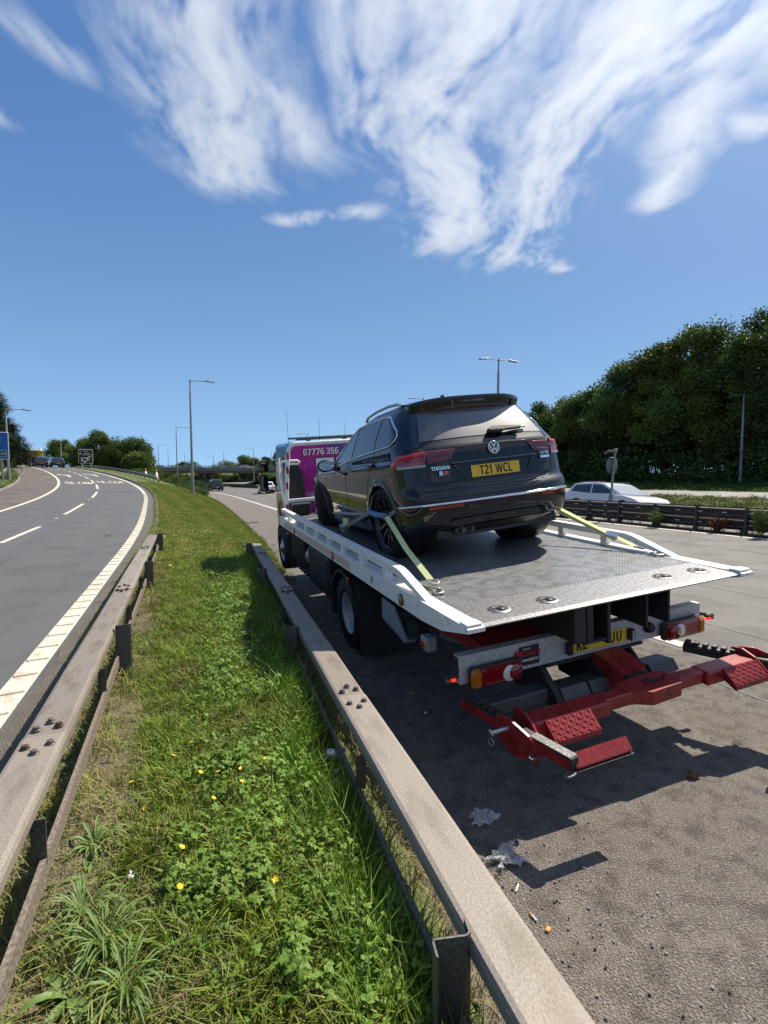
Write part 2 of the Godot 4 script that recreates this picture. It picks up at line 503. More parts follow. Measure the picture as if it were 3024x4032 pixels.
# ---------- the two roads, as frames ----------
var slip_p := []       # [position, heading] every metre
func slip_at(s: float, w: float, dy := 0.0) -> Vector3:                 # s along the slip road's right edge line, w to the left of it
	if slip_p.is_empty():
		var sk := [0., 12., 24., 36., 48., 60., 75., 95., 110., 140.]
		var hk := [0., 0., 2.365, 2.746, 6.659, 11.148, 15.955, 22.5, 17., 14.]
		var gk := [0., 0., .011, .030, .040, .048, .059, .058, .0, -.012]
		var p := Vector3(-1.287, 0, .546)
		for n in 561:
			var at := n * .25
			var k := 0
			while k < 8 and at > sk[k + 1]: k += 1
			var f: float = (at - sk[k]) / (sk[k + 1] - sk[k])
			var h := atan2(-.357, .934) - deg_to_rad(lerpf(hk[k], hk[k + 1], f))
			slip_p.append([p, h])
			p += Vector3(sin(h), lerpf(gk[k], gk[k + 1], f) - .006, -cos(h)) * .25
	var i := clampi(int(s * 4.0), 0, 559)
	var A: Array = slip_p[i]
	var B: Array = slip_p[i + 1]
	var f := s * 4.0 - i
	var h: float = lerpf(A[1], B[1], clampf(f, 0, 1))
	var pos: Vector3 = A[0] + (B[0] - A[0]) * f
	return pos + Vector3(-cos(h) * w, w * (-.019 + .07 * clampf(s, 0, 140) / 95.0) + dy, -sin(h) * w)

func slip_basis(s: float) -> Basis:
	var z := (slip_at(s - .2, 0) - slip_at(s + .2, 0)).normalized()
	var x := (slip_at(s, -1) - slip_at(s, 0)).normalized()
	return Basis(x, z.cross(x), z)

func cross_rise(lat: float) -> float:
	var ks := [-3., 12.4, 13., 17.4, 21.2, 22.5, 26., 33., 36., 42., 60., 200.]
	var vs := [-.12, .496, .45, .236, .05, .25, .94, 1.06, 1.2, 1.5, 2.1, 2.4]
	for k in ks.size() - 1:
		if lat <= ks[k + 1]: return lerpf(vs[k], vs[k + 1], (lat - ks[k]) / (ks[k + 1] - ks[k]))
	return 2.4

func main_at(a: float, lat: float, dy := 0.0) -> Vector3:
	var y := -.35 - .009 * a + cross_rise(lat) + dy
	var p: Vector3
	if a <= 50.0:
		p = ORG + FWD * a + RGT * lat
	else:
		var R := 340.0
		var t := (a - 50.0) / R
		p = ORG + FWD * (50.0 + sin(t) * R) - RGT * (1.0 - cos(t)) * R + (RGT * cos(t) + FWD * sin(t)) * lat
	p.y = y
	return p

func main_basis(a: float, lat := 0.0) -> Basis:
	var z := (main_at(a - .2, lat) - main_at(a + .2, lat)).normalized()
	var x := (main_at(a, lat + .1) - main_at(a, lat - .1)).normalized()
	return Basis(x, z.cross(x), z)

func verge_edge(a: float) -> float:
	var ks := [-20., -6., 3., 10., 18., 30., 42., 57., 70., 160.]
	var vs := [-2.0, -.93, -.12, .41, .67, .97, 1.13, .95, .6, .6]
	for k in ks.size() - 1:
		if a <= ks[k + 1]: return lerpf(vs[k], vs[k + 1], (a - ks[k]) / (ks[k + 1] - ks[k]))
	return .6

func verge_at(a: float, u: float, dy := 0.0) -> Vector3:               # u from the slip road's kerb (0) to the motorway (1)
	var L := slip_at(a + 6.0, -.62, .07)
	var R := main_at(a, verge_edge(a), .02)
	var p := L.lerp(R, u)
	var near := clampf((14.0 - a) / 12.0, 0, 1)
	var k := pow(u, lerpf(2.1, 9.0, near))
	p.y = lerpf(L.y, R.y, k) + dy + sin(u * PI) * .05 * near
	return p

func road_sheet(f: Callable, from: float, to: float, w0, w1, dy: float, called: String, m: Material, nw := 4, step := 1.5, par: Node = null) -> MeshInstance3D:
	var s := nst()
	var n := int(ceil((to - from) / step))
	grid(s, n, nw, func(u, v):
		var a := lerpf(from, to, u)
		var e0: float = w0.call(a) if w0 is Callable else w0
		var e1: float = w1.call(a) if w1 is Callable else w1
		return f.call(a, lerpf(e0, e1, v), dy))
	return struct(s, called, m, par)

func setting():
	var s := nst()
	for q in [[-1, -1], [0, -1], [0, 0], [-1, 0]]:
		quad(s, Vector3(q[0] * 3000, -3.4, q[1] * 3000), Vector3(q[0] * 3000 + 3000, -3.4, q[1] * 3000), Vector3(q[0] * 3000 + 3000, -3.4, q[1] * 3000 + 3000), Vector3(q[0] * 3000, -3.4, q[1] * 3000 + 3000))
	struct(s, "ground", M.far_field)
	var sl := func(a, w, dy): return slip_at(a, w, dy)
	var mn := func(a, w, dy): return main_at(a, w, dy)
	road_sheet(sl, -14, 140, -.62, 9.25, 0.0, "slip_road", M.slip_tarmac, 6)
	road_sheet(sl, -14, 140, 6.15, 9.2, .004, "slip_road_shoulder", M.brown_tarmac, 3)
	road_sheet(mn, -26, 170, func(a): return verge_edge(a) - .25, 12.2, 0.0, "motorway", M.main_tarmac, 6)
	road_sheet(mn, -26, 170, func(a): return verge_edge(a) - .2, 3.22, .004, "hard_shoulder", M.shoulder_tarmac, 3)
	road_sheet(mn, -40, 170, 12.1, 13.0, .004, "central_reserve", M.soil, 2)
	road_sheet(mn, -40, 170, 12.9, 21.3, 0.0, "opposite_carriageway", M.main_tarmac, 4)
	road_sheet(mn, -40, 170, 21.2, 26.1, .02, "grass_strip", M.turf, 4)
	road_sheet(mn, -60, 170, 26.0, 33.0, .03, "service_road", M.pale_tarmac, 2)
	road_sheet(mn, -60, 170, 32.9, 110.0, .05, "grass_bank", M.turf, 12, 3.0)
	s = nst()
	grid(s, 110, 14, func(u, v): return verge_at(lerpf(-16, 150, u * u * .6 + u * .4), v))
	struct(s, "grass_verge", M.turf)
	s = nst()
	grid(s, 70, 8, func(u, v):
		var p := slip_at(lerpf(-14, 140, u), 9.3 + v * 40.0, .08)
		p.y += v * 3.0
		return p)
	struct(s, "left_verge", M.turf)
	# soil strip between the ribbed line and the near barrier
	s = nst()
	grid(s, 140, 5, func(u, v):
		var a := lerpf(-3, 30, u)
		var p := slip_at(a, lerpf(-.23 - .004 * a - .012 * sin(a * 2.7) - .01 * sin(a * 9.1), -.95, v), .010)
		p.y += .03 * v + v * (.012 * sin(a * 7.0 + v * 9.0) + .01 * sin(a * 17.0 + v * 21.0))
		return p)
	struct(s, "dirt_strip", M.grit)
	s = nst()
	grid(s, 160, 6, func(u, v):
		var a := lerpf(-9, 12, u)
		var w := .62 + .06 * sin(a * 2.1) + .06 * sin(a * 7.3 + 1.0) + .05 * sin(a * 19.0) + .03 * sin(a * 41.0)
		if a > 2.0: w *= lerpf(1.0, .5, (a - 2.0) / 10.0)
		var p := main_at(a, verge_edge(a) - .32 + v * w, .007)
		p.y += (1.0 - v) * (.05 + .010 * sin(a * 9.0 + v * 9.0) + .008 * sin(a * 23.0 + v * 21.0))
		return p)
	struct(s, "dirt_edge", M.grit)
	s = nst()
	grid(s, 120, 5, func(u, v):
		var a := lerpf(-6.8, 8, u)
		var p := on_verge(a, lerpf(-2.62, -2.13 + .12 * sin(a * 1.7) + .08 * sin(a * 5.1) + .05 * sin(a * 13.0) - .02 * a, v), .012 + .03 * (1.0 - absf(v - .5) * 2.0))
		p.y += (.012 * sin(a * 11.0 + v * 7.0) + .008 * sin(a * 29.0 + v * 19.0)) - (.03 if v > .99 else 0.0)
		return p)
	struct(s, "bare_ground", M.thatch)
	s = nst()
	grid(s, 80, 1, func(u, v): return main_at(lerpf(-26, 60, u), 2.77 + (v - .5) * .022 + .012 * sin(u * 60.0), .008))
	struct(s, "tarmac_joint", M.ink_black)
	# wheel tracks polished and darkened by traffic, oil drips, and a repaired trench
	for q in [[.75, "a"], [2.35, "a"], [3.85, "b"], [5.4, "b"]]:
		s = nst()
		grid(s, 120, 2, func(u, v): return slip_at(lerpf(-12, 125, u), q[0] + (v - .5) * (.55 + .08 * sin(u * 90.0) + .05 * sin(u * 211.0)), .0035))
		struct(s, "wheel_track", M.slip_track)
	for q in [[4.6, "a"], [6.4, "a"], [8.3, "b"], [10.1, "b"]]:
		s = nst()
		grid(s, 120, 2, func(u, v): return main_at(lerpf(-20, 120, u), q[0] + (v - .5) * (.6 + .08 * sin(u * 90.0) + .05 * sin(u * 211.0)), .0035))
		struct(s, "wheel_track", M.main_track)
	for q in [[-4.3, 1.35, .16], [-4.75, 1.9, .09], [-3.95, 2.15, .07], [-4.6, .75, .06], [-5.2, 1.5, .11], [-3.4, 2.5, .10], [-1.0, 2.9, .15], [-4.1, 2.6, .05]]:
		s = nst()
		var ring := []
		for k in 18: ring.append([main_at(q[0] + sin(TAU * k / 18) * q[2] * (1.3 + .3 * sin(k * 2.7)), q[1] + cos(TAU * k / 18) * q[2] * (1.0 + .25 * sin(k * 4.1)), .0095)])
		for k in 18: t3(s, main_at(q[0], q[1], .0095), ring[k][0], ring[(k + 1) % 18][0], main_at(q[0], q[1], -1.0))
		struct(s, "oil_stain", M.oily_tarmac)
	markings()
	kerbs()

func strip(f: Callable, a0: float, a1: float, w: float, width: float, dy: float, called: String, par: Node, step := 1.0):
	var s := nst()
	var n := maxi(1, int((a1 - a0) / step))
	grid(s, n, 1, func(u, v): return f.call(lerpf(a0, a1, u), w + (v - .5) * width, dy))
	struct(s, called, M.road_paint, par)

const GLYPH := {"S": [[1, .85, .7, 1, .3, 1, 0, .8, .1, .58, .9, .42, 1, .2, .7, 0, .3, 0, 0, .15]], "L": [[0, 1, 0, 0, 1, 0]], "O": [[.3, 0, .7, 0, 1, .2, 1, .8, .7, 1, .3, 1, 0, .8, 0, .2, .3, 0]], "W": [[0, 1, .25, 0, .5, .8, .75, 0, 1, 1]]}

func markings():
	var sl := func(a, w, dy): return slip_at(a, w, dy)
	var mn := func(a, w, dy): return main_at(a, w, dy)
	# ribbed edge line on the right of the slip road
	var line := road_sheet(sl, -6, 132, -.21, 0.0, .006, "ribbed_edge_line", M.road_paint, 1, .5)
	var rib := nst()
	box(rib, Vector3.ZERO, Vector3(.185, .022, .06), .007)
	rib.generate_normals()
	var rm := rib.commit()
	for k in 105:
		var a := .3 + k * .42
		if absf(a - 11.4) < .2: continue
		put(rm, "rib", M.road_paint, line, Transform3D(slip_basis(a) * Basis(Vector3.UP, .12), slip_at(a, -.105, .010)))
	strip(sl, -14, 135, 6.05, .2, .009, "slip_road_edge_line", null)
	strip(mn, 1.5, 168, 3.70, .2, .009, "hard_shoulder_line", null)
	strip(mn, -26, 165, 11.75, .15, .009, "motorway_edge_line", null)
	strip(mn, -40, 165, 13.6, .15, .009, "opposite_edge_line", null, 2.0)
	var d := Node3D.new()
	d.name = "lane_dashes"
	var root := struct(nst_box_dash(slip_at(19.8, 3.1, .006), slip_basis(19.8), 6.0), "slip_road_centre_line", M.road_paint)
	d.free()
	for r in [[27.2, 34.2], [39.4, 45.8], [49.8, 56.0], [59.2, 63.8], [66.3, 70.6], [72.4, 76.2], [77.4, 80.2], [81.6, 84.0], [85.6, 87.8], [89.5, 92]]:
		strip(sl, r[0], r[1], 3.1, .15, .008, "dash", root, .7)
	for r in [[-1.75, -.95], [-4.6, -2.5], [-8, -6.2], [44, 46], [53, 55]]:
		strip(mn, r[0], r[1], 3.38 if r[0] < 0 else 7.5, .16, .008, "motorway_lane_dash", null)
	for r in [25.0, 37.0, 47.8, 57.8]:
		var s := nst()
		box(s, slip_at(r, 3.1, .012), Vector3(.13, .028, .2), .008, slip_basis(r))
		box(s, slip_at(r, 3.1, .03), Vector3(.07, .02, .1), .006, slip_basis(r))
		tag(put(s, "road_stud", M.clear_lens), "reflective road stud %s on the slip road" % {25.0: "nearest, in the gap after the longest dash,", 37.0: "second nearest, between two dashes,", 47.8: "third, before the SLOW lettering,", 57.8: "farthest, beside the SLOW lettering,"}[r], "road stud", "studs between the slip road lanes", "")
	# SLOW, painted once in each lane, drawn out along the road
	for lane in [[5.55, 57.0], [2.75, 59.2]]:
		var word: MeshInstance3D = null
		var at: float = lane[0]
		for c in "SLOW":
			var s := nst()
			for st in GLYPH[c]:
				for k in range(0, st.size() - 2, 2):
					var a0 := Vector2(st[k], st[k + 1])
					var a1 := Vector2(st[k + 2], st[k + 3])
					var wd: float = .6 if c == "W" else .46
					var P := func(q: Vector2) -> Vector2: return Vector2(at - q.x * wd, lane[1] + q.y * 3.0)
					var p0: Vector2 = P.call(a0)
					var p1: Vector2 = P.call(a1)
					var n := Vector2(-(p1.y - p0.y) * .35, (p1.x - p0.x) * 3.2)
					n = n.normalized()
					n = Vector2(n.x * .055, n.y * .17)
					var e := (p1 - p0).normalized() * Vector2(.04, .1)
					p0 -= e
					p1 += e
					var v := []
					for q in [p0 + n, p1 + n, p1 - n, p0 - n]: v.append(slip_at(q.y, q.x, .008 + .0004 * k))
					q4(s, v[0], v[1], v[2], v[3], v[0] - Vector3(0, 1, 0))
			var o := struct(s, "slow_marking" if word == null else "letter", M.road_paint, word)
			if word == null: word = o
			at -= .56 if c != "W" else .7
	# lane arrows beyond
	for lane in [[4.6, 69.0], [1.5, 72.0]]:
		var s := nst()
		var P := func(x: float, y: float) -> Vector3: return slip_at(lane[1] + y, lane[0] + x, .008)
		for t in [[[-.1, 0], [.1, 0], [.1, 3.0], [-.1, 3.0]], [[-.1, 3.0], [.1, 3.0], [.6, 4.2], [.45, 4.6]], [[.2, 4.2], [.95, 3.9], [1.0, 5.2], [.9, 5.3]], [[-.4, 3.0], [.4, 3.0], [.05, 4.6], [-.05, 4.6]]]:
			var v := []
			for q in t: v.append(P.call(q[0], q[1]))
			q4(s, v[0], v[1], v[2], v[3], v[0] - Vector3(0, 1, 0))
			P = func(x: float, y: float) -> Vector3: return slip_at(lane[1] + y, lane[0] + x, .010)
		struct(s, "lane_arrow_marking", M.road_paint)

func nst_box_dash(c: Vector3, b: Basis, l: float) -> SurfaceTool:
	var s := nst()
	var x := b.x * .075
	var z := b.z * l * .5
	quad(s, c - x + z, c - x - z, c + x - z, c + x + z)
	return s

func kerbs():
	var shape := nst()
	box(shape, Vector3.ZERO, Vector3(.13, .24, .89), .018)
	shape.generate_normals()
	var km := shape.commit()
	var root: MeshInstance3D = null
	for k in 95:
		var a := 13.5 + k * .9
		var w := -.62 if a < 90 else -.62
		var T := Transform3D(slip_basis(a), slip_at(a, w - .06, -.005 + .006 * sin(k * 1.7)))
		var o := put(km, "slip_road_kerb" if root == null else "kerb_stone", M.kerb_concrete, root, T)
		if root == null:
			root = o
			o.set_meta("kind", "structure")
			o.transform = Transform3D()
			var s2 := nst()
			box(s2, T.origin, Vector3(.13, .24, .89), .018, T.basis)
			s2.generate_normals()
			o.mesh = s2.commit()
	root = null
	for k in 60:
		var a := 30.0 + k * .95
		var wl := 9.28 if a < 66 else lerpf(9.28, 7.9, clampf((a - 66) / 22.0, 0, 1))
		var T := Transform3D(slip_basis(a), slip_at(a, wl, .0))
		if root == null:
			var s3 := nst()
			box(s3, T.origin, Vector3(.13, .24, .93), .018, T.basis)
			root = struct(s3, "left_kerb", M.pale_tarmac)
		else:
			put(km, "kerb_stone", M.pale_tarmac, root, T)

# ---------- crash barriers ----------
func rail_frame(a: Vector3, b: Vector3) -> Transform3D:           # z back along the rail, x to the right, y up
	var z := (a - b).normalized()
	var x := Vector3.UP.cross(z).normalized()
	return Transform3D(x, z.cross(x), z, a)

const BEAM := [[-.0925, -.055], [-.0925, -.02], [-.085, -.005], [-.07, 0], [.07, 0], [.085, -.005], [.0925, -.02], [.0925, -.20], [.06, -.225], [.055, -.22], [.0825, -.195], [.0825, -.025], [.075, -.012], [.065, -.008], [-.065, -.008], [-.075, -.012], [-.0825, -.025], [-.0825, -.055]]

func box_barrier(called: String, label: String, a: Vector3, b: Vector3, joints: Array, ends: Array, posts: Array, side: float, flare: float):
	var T := rail_frame(a, b)
	var o := thing(called, label, "crash barrier", T, "box beam barriers along the grass verge")
	var prof := []
	for p in BEAM: prof.append(Vector2(p[0] * -side, p[1]))
	var cuts := [ends[0]]
	cuts.append_array(joints)
	cuts.append(ends[1])
	for k in cuts.size() - 1:
		var s := nst()
		var up := .006 * (k % 2)
		var path := []
		var n := 6
		for i in n + 1:
			var t: float = lerpf(cuts[k] - (.02 if k else 0.0), cuts[k + 1] + .02, float(i) / n)
			path.append(Transform3D(Basis.from_scale(Vector3(1.0 + up * .8, 1, 1)), Vector3(.0015 * sin(t * 3.1), up + .002 * sin(t * 1.9), -t)))
		sweep(s, prof, path, true)
		put(s, "beam", M.barrier_steel if k % 2 else M.barrier_steel_worn, o)
	# the bent end piece
	var s := nst()
	var e: float = ends[1]
	sweep(s, prof, [Transform3D(Basis(), Vector3(0, 0, -e)), Transform3D(Basis(Vector3.UP, -.5 * flare), Vector3(.05 * flare, -.03, -e - .3)), Transform3D(Basis(Vector3.UP, -1.0 * flare), Vector3(.20 * flare, -.07, -e - .55))], true)
	put(s, "end_piece", M.barrier_steel, o)
	# lipped channel that hangs behind the beam
	s = nst()
	var ch := [Vector2(-.011, 0), Vector2(.009, 0), Vector2(.009, -.075), Vector2(.005, -.075), Vector2(.005, -.005), Vector2(-.007, -.005), Vector2(-.007, -.03), Vector2(-.011, -.03)]
	var cp := []
	for k in 12:
		var t: float = lerpf(ends[0], ends[1], k / 11.0)
		cp.append(Transform3D(Basis(), Vector3(side * (.0925 + .020), -.215 + .004 * sin(k * 2.3), -t)))
	sweep(s, ch, cp, true)
	put(s, "rear_channel", M.channel_steel, o)
	for j in joints:
		for g in [-1.0, 1.0]:
			for q in [[-.045, .085], [.045, .10], [.0, .16]]:
				var bt := nst()
				lathe(bt, [Vector2(0, .004), Vector2(.021, .004), Vector2(.021, 0), Vector2(.021, 0)], 14)
				lathe(bt, [Vector2(0, .019), Vector2(.0125, .019), Vector2(.015, .016), Vector2(.015, .003)], 6, Transform3D(Basis(Vector3.UP, rng.randf() * 3), Vector3.ZERO), false)
				put(bt, "bolt", M.bolt_rust if rng.randf() < .4 else M.bolt_steel, o, Transform3D(Basis(), Vector3(q[0] * g + .004 * rng.randf(), .004, -j - g * q[1])))
		for q in [-.55, 1.1]:
			var br := nst()
			box(br, Vector3(side * (.0925 + .005), -.15, -(j + q)), Vector3(.05, .17, .008))
			put(br, "bracket", M.post_steel, o)
	for t in posts:
		s = nst()
		# Z section: two flanges off a web, rounded at the bends
		var w := []
		for k in [[-.055, -.055], [-.055, -.012], [-.050, -.003], [-.042, .0], [.042, 0.0], [.050, .003], [.055, .012], [.055, .055]]: w.append(Vector2(k[0], k[1]))
		var out := []
		for k in w: out.append(k + Vector2(0, .003))
		var back := []
		for k in range(w.size() - 1, -1, -1): back.append(w[k] - Vector2(0, .003) + Vector2(.006 if k > 5 else (-.0 if k > 1 else .006), 0))
		out.append_array(back)
		var X := Basis(Vector3.UP, (.10 if side > 0 else -.16)) * Basis(Vector3.RIGHT, -PI / 2)
		sweep(s, out, [Transform3D(X, Vector3(side * .152, -.75, -t)), Transform3D(X, Vector3(side * .152, .022, -t))], true)
		put(s, "post", M.post_steel, o)

func corrugated(w: float, h: float) -> Array:
	var p := []
	for k in [[0, .5], [0, .42], [.5, .36], [1, .30], [1, .16], [.2, .06], [.2, -.06], [1, -.16], [1, -.30], [.5, -.36], [0, -.42], [0, -.5]]: p.append(Vector2(-k[0] * w, k[1] * h))
	for k in range(11, -1, -1): p.append(p[k] + Vector2(.006, 0))
	return p

func barriers():
	box_barrier("crash_barrier", "dirty beige box beam barrier nearest the camera, running beside the recovery truck", Vector3(.813, .407, .09), Vector3(-2.52, .277, -10.526), [.05, 3.34, 6.63, 9.92], [-2.6, 11.6], [-1.7, 1.606, 4.944, 8.2, 11.54], -1.0, -1.0)
	box_barrier("crash_barrier", "dirty beige box beam barrier on the left edge of the verge beside the ribbed line", Vector3(-.625, .546, .081), Vector3(-4.675, .425, -10.537), [-1.0, 2.56, 6.1, 9.76], [-2.6, 12.2], [.9, 4.43, 7.98, 12.24], 1.0, 1.0)
	# double sided corrugated barrier in the central reserve
	var o := thing("central_barrier", "dark brown two-rail corrugated barrier along the central reserve of the motorway", "crash barrier")
	for side: float in [-1.0, 1.0]:
		for y in [.56, .25]:
			for part in 6:
				var s := nst()
				var path := []
				for k in 15:
					var a := -22.0 + part * 30.0 + k * 30.0 / 14.0
					path.append(Transform3D(main_basis(a, 12.5), main_at(a, 12.55 + side * .19, y)))
				var pr := []
				for q in corrugated(.075 , .31): pr.append(Vector2(q.x * -side, q.y))
				sweep(s, pr, path, true)
				put(s, "rail", M.reserve_steel, o)
	var pm := nst()
	box(pm, Vector3(0, .05, 0), Vector3(.10, 1.1, .012))
	box(pm, Vector3(.05, .05, 0), Vector3(.01, 1.1, .07))
	box(pm, Vector3(-.05, .05, 0), Vector3(.01, 1.1, .07))
	pm.generate_normals()
	var pmesh := pm.commit()
	var cap := nst()
	box(cap, Vector3.ZERO, Vector3(.012, .022, .14), .003)
	cap.generate_normals()
	var capm := cap.commit()
	for k in 78:
		var a := -8.0 + k * 1.47
		for side: float in [-1.0, 1.0]:
			put(pmesh, "post", M.reserve_steel, o, Transform3D(main_basis(a, 12.5), main_at(a + (.5 if side > 0 else 0.0), 12.55 + side * .30, .12)))
	for k in 30:
		var a := -3.0 + k * .74
		for y in [.56, .25]:
			put(capm, "slot_cover", M.clear_lens, o, Transform3D(main_basis(a, 12.5), main_at(a, 12.55 - .275, y)))
	# rail along the right of the slip road, on short posts, ending in a bent-down nose
	o = thing("slip_road_barrier", "long grey barrier curving along the slip road embankment behind the traffic cones", "crash barrier")
	for part in 4:
		var s := nst()
		var path := []
		for k in 12:
			var a := 61.0 + part * 19.0 + k * 19.0 / 11.0
			var dn := -.28 if a < 61.5 else 0.0
			path.append(Transform3D(slip_basis(a), slip_at(a, -3.0 - (a - 61) * .012, .62 + dn)))
		sweep(s, [Vector2(.0, 0), Vector2(.12, 0), Vector2(.12, -.24), Vector2(.0, -.24)], path, true)
		put(s, "rail", M.lamp_grey, o)
	for k in 26:
		var a := 62.0 + k * 2.8
		var s := nst()
		box(s, Vector3(.16, .1, 0), Vector3(.06, .9, .1))
		put(s, "post", M.post_steel, o, Transform3D(slip_basis(a), slip_at(a, -3.0 - (a - 61) * .012, 0)))
	# short barrier on the far left of the slip road
	o = thing("left_barrier", "short pale barrier with a flared end at the hedge left of the slip road", "crash barrier")
	var s := nst()
	var path := []
	for k in 12:
		var a := 58.0 + k * 22.0 / 11.0
		path.append(Transform3D(slip_basis(a), slip_at(a, 10.6 - .02 * k * k * .3, .62 + (.18 if k > 9 else 0.0))))
	var pr := []
	for q in corrugated(.08, .34): pr.append(Vector2(-q.x, q.y))
	sweep(s, pr, path, true)
	put(s, "rail", M.barrier_steel, o)
	for k in 7:
		var a := 59.0 + k * 3.0
		s = nst()
		box(s, Vector3(-.12, .1, 0), Vector3(.08, .95, .1))
		put(s, "post", M.post_steel, o, Transform3D(slip_basis(a), slip_at(a, 10.5, 0)))
	o = thing("far_left_barrier", "low timber coloured barrier at the crest, left of the queueing cars", "crash barrier")
	s = nst()
	path = []
	for k in 8:
		var a := 88.0 + k * 4.0
		path.append(Transform3D(slip_basis(a), slip_at(a, 9.3 - .03 * k, .6)))
	sweep(s, pr, path, true)
	put(s, "rail", M.barrier_steel, o)
	for k in 9:
		var a := 88.5 + k * 3.0
		s = nst()
		box(s, Vector3(-.12, .1, 0), Vector3(.08, .9, .1))
		put(s, "post", M.post_steel, o, Transform3D(slip_basis(a), slip_at(a, 9.2, 0)))

# ---------- the overbridge ----------
func bridge():
	var z := -170.0
	var o := thing("road_bridge", "concrete road bridge with railings on rows of round columns, crossing the motorway", "bridge")
	var s := nst()
	box(s, Vector3(-48, 3.25, z - 7), Vector3(96, .55, 15), .05)
	put(s, "deck", M.bridge_concrete, o)
	s = nst()
	box(s, Vector3(-48, 3.55, z + .65), Vector3(96, 1.05, .3), .04)
	put(s, "edge_beam", M.bridge_concrete, o)
	for k in 7:
		s = nst()
		box(s, Vector3(-48, 2.62, z - .6 - k * 2.2), Vector3(96, .75, .9), .03)
		put(s, "girder", M.bridge_concrete, o)
	for y in [4.35, 4.72]:
		s = nst()
		bar(s, Vector3(-96, y, z + .6), Vector3(0, y, z + .6), .08, .08)
		put(s, "railing", M.lamp_grey, o)
		s = nst()
		bar(s, Vector3(-96, y, z - 14), Vector3(0, y, z - 14), .08, .08)
		put(s, "railing", M.lamp_grey, o)
	var pm := nst()
	box(pm, Vector3(0, .35, 0), Vector3(.1, .7, .1))
	pm.generate_normals()
	var m := pm.commit()
	for k in 48: put(m, "railing_post", M.lamp_grey, o, Transform3D(Basis(), Vector3(-95 + k * 2, 4.07, z + .6)))
	for g in [[-61.0, -57.4, 4], [-47.2, -42.2, 4], [-75.5, -72.0, 3], [-31, -27, 3]]:
		var p := nst()
		box(p, Vector3((g[0] + g[1]) * .5, -1.0, z - 6), Vector3(g[1] - g[0] + .6, 2.6, 3.0), .08)
		put(p, "pier_base", M.bridge_concrete, o)
		p = nst()
		box(p, Vector3((g[0] + g[1]) * .5, 2.05, z - 6), Vector3(g[1] - g[0] + .8, .5, 2.4), .05)
		put(p, "crosshead", M.bridge_concrete, o)
		for k in g[2]:
			var c := nst()
			tube(c, [Vector3(lerpf(g[0], g[1], k / (g[2] - 1.0)), .2, z - 6 + (k % 2) * .8), Vector3(lerpf(g[0], g[1], k / (g[2] - 1.0)), 1.85, z - 6 + (k % 2) * .8)], .36, 14)
			put(c, "column", M.bridge_concrete, o)
	# ground that rises beyond and beside the bridge
	var b := nst()
	grid(b, 30, 8, func(u, v): return Vector3(-150 + u * 140, -2.4 + v * 5.6 + sin(u * 19.0) * .3 * v, -192 - v * 34))
	struct(b, "far_embankment", M.turf)
	b = nst()
	grid(b, 14, 6, func(u, v): return Vector3(-99 + v * 20 - u * 8 , lerpf(3.0, -2.3, v), -120 - u * 70))
	struct(b, "left_abutment_slope", M.turf)
	b = nst()
	grid(b, 14, 6, func(u, v): return Vector3(-14 - v * 24 + u * 6, lerpf(3.4, -1.8, v), -118 - u * 66))
	struct(b, "right_abutment_slope", M.turf)

# ---------- the recovery truck: x across, y up from the deck, z ahead of the car's rear axle ----------
var TT := Transform3D(Basis(Vector3(.931, .078, -.356), Vector3(-.061, .996, .059), Vector3(.36, -.033, .932)).orthonormalized(), Vector3(.841, .942, -5.741))

func V(x: float, y: float, z: float) -> Vector3:
	return Vector3(x, y, -z)
func SIDE(x: float) -> Transform3D: return Transform3D(Basis(Vector3(0, 0, -1), Vector3(0, 1, 0), Vector3(1, 0, 0)), Vector3(x, 0, 0))    # outline in (z, y)
func BACK(z: float) -> Transform3D: return Transform3D(Basis(), Vector3(0, 0, -z))                                                       # outline in (x, y)
func TOP(y: float) -> Transform3D: return Transform3D(Basis(Vector3(1, 0, 0), Vector3(0, 0, -1), Vector3(0, 1, 0)), Vector3(0, y, 0))     # outline in (x, z)

func pv(a: Array) -> PackedVector2Array:
	var p := PackedVector2Array()
	for k in a: p.append(Vector2(k[0], k[1]))
	return p

func tread_texture() -> Array:                              # raised lozenges, turned by turns; [height, colour]
	var n := 128
	var hgt := Image.create(n, n, false, Image.FORMAT_RGB8)
	for j in n:
		for i in n:
			var h := 0.0
			for c in [[32, 32, 1], [96, 96, 1], [96, 32, -1], [32, 96, -1]]:
				for ox in [-128, 0, 128]:
					for oy in [-128, 0, 128]:
						var d := Vector2(i - c[0] + ox, j - c[1] + oy).rotated(PI / 4 * c[2])
						var e: float = 1.0 - (d.x * d.x / 700.0 + d.y * d.y / 60.0)
						h = maxf(h, clampf(e * 2.2, 0, 1))
			hgt.set_pixel(i, j, Color(h, h, h))
	return [ImageTexture.create_from_image(hgt)]

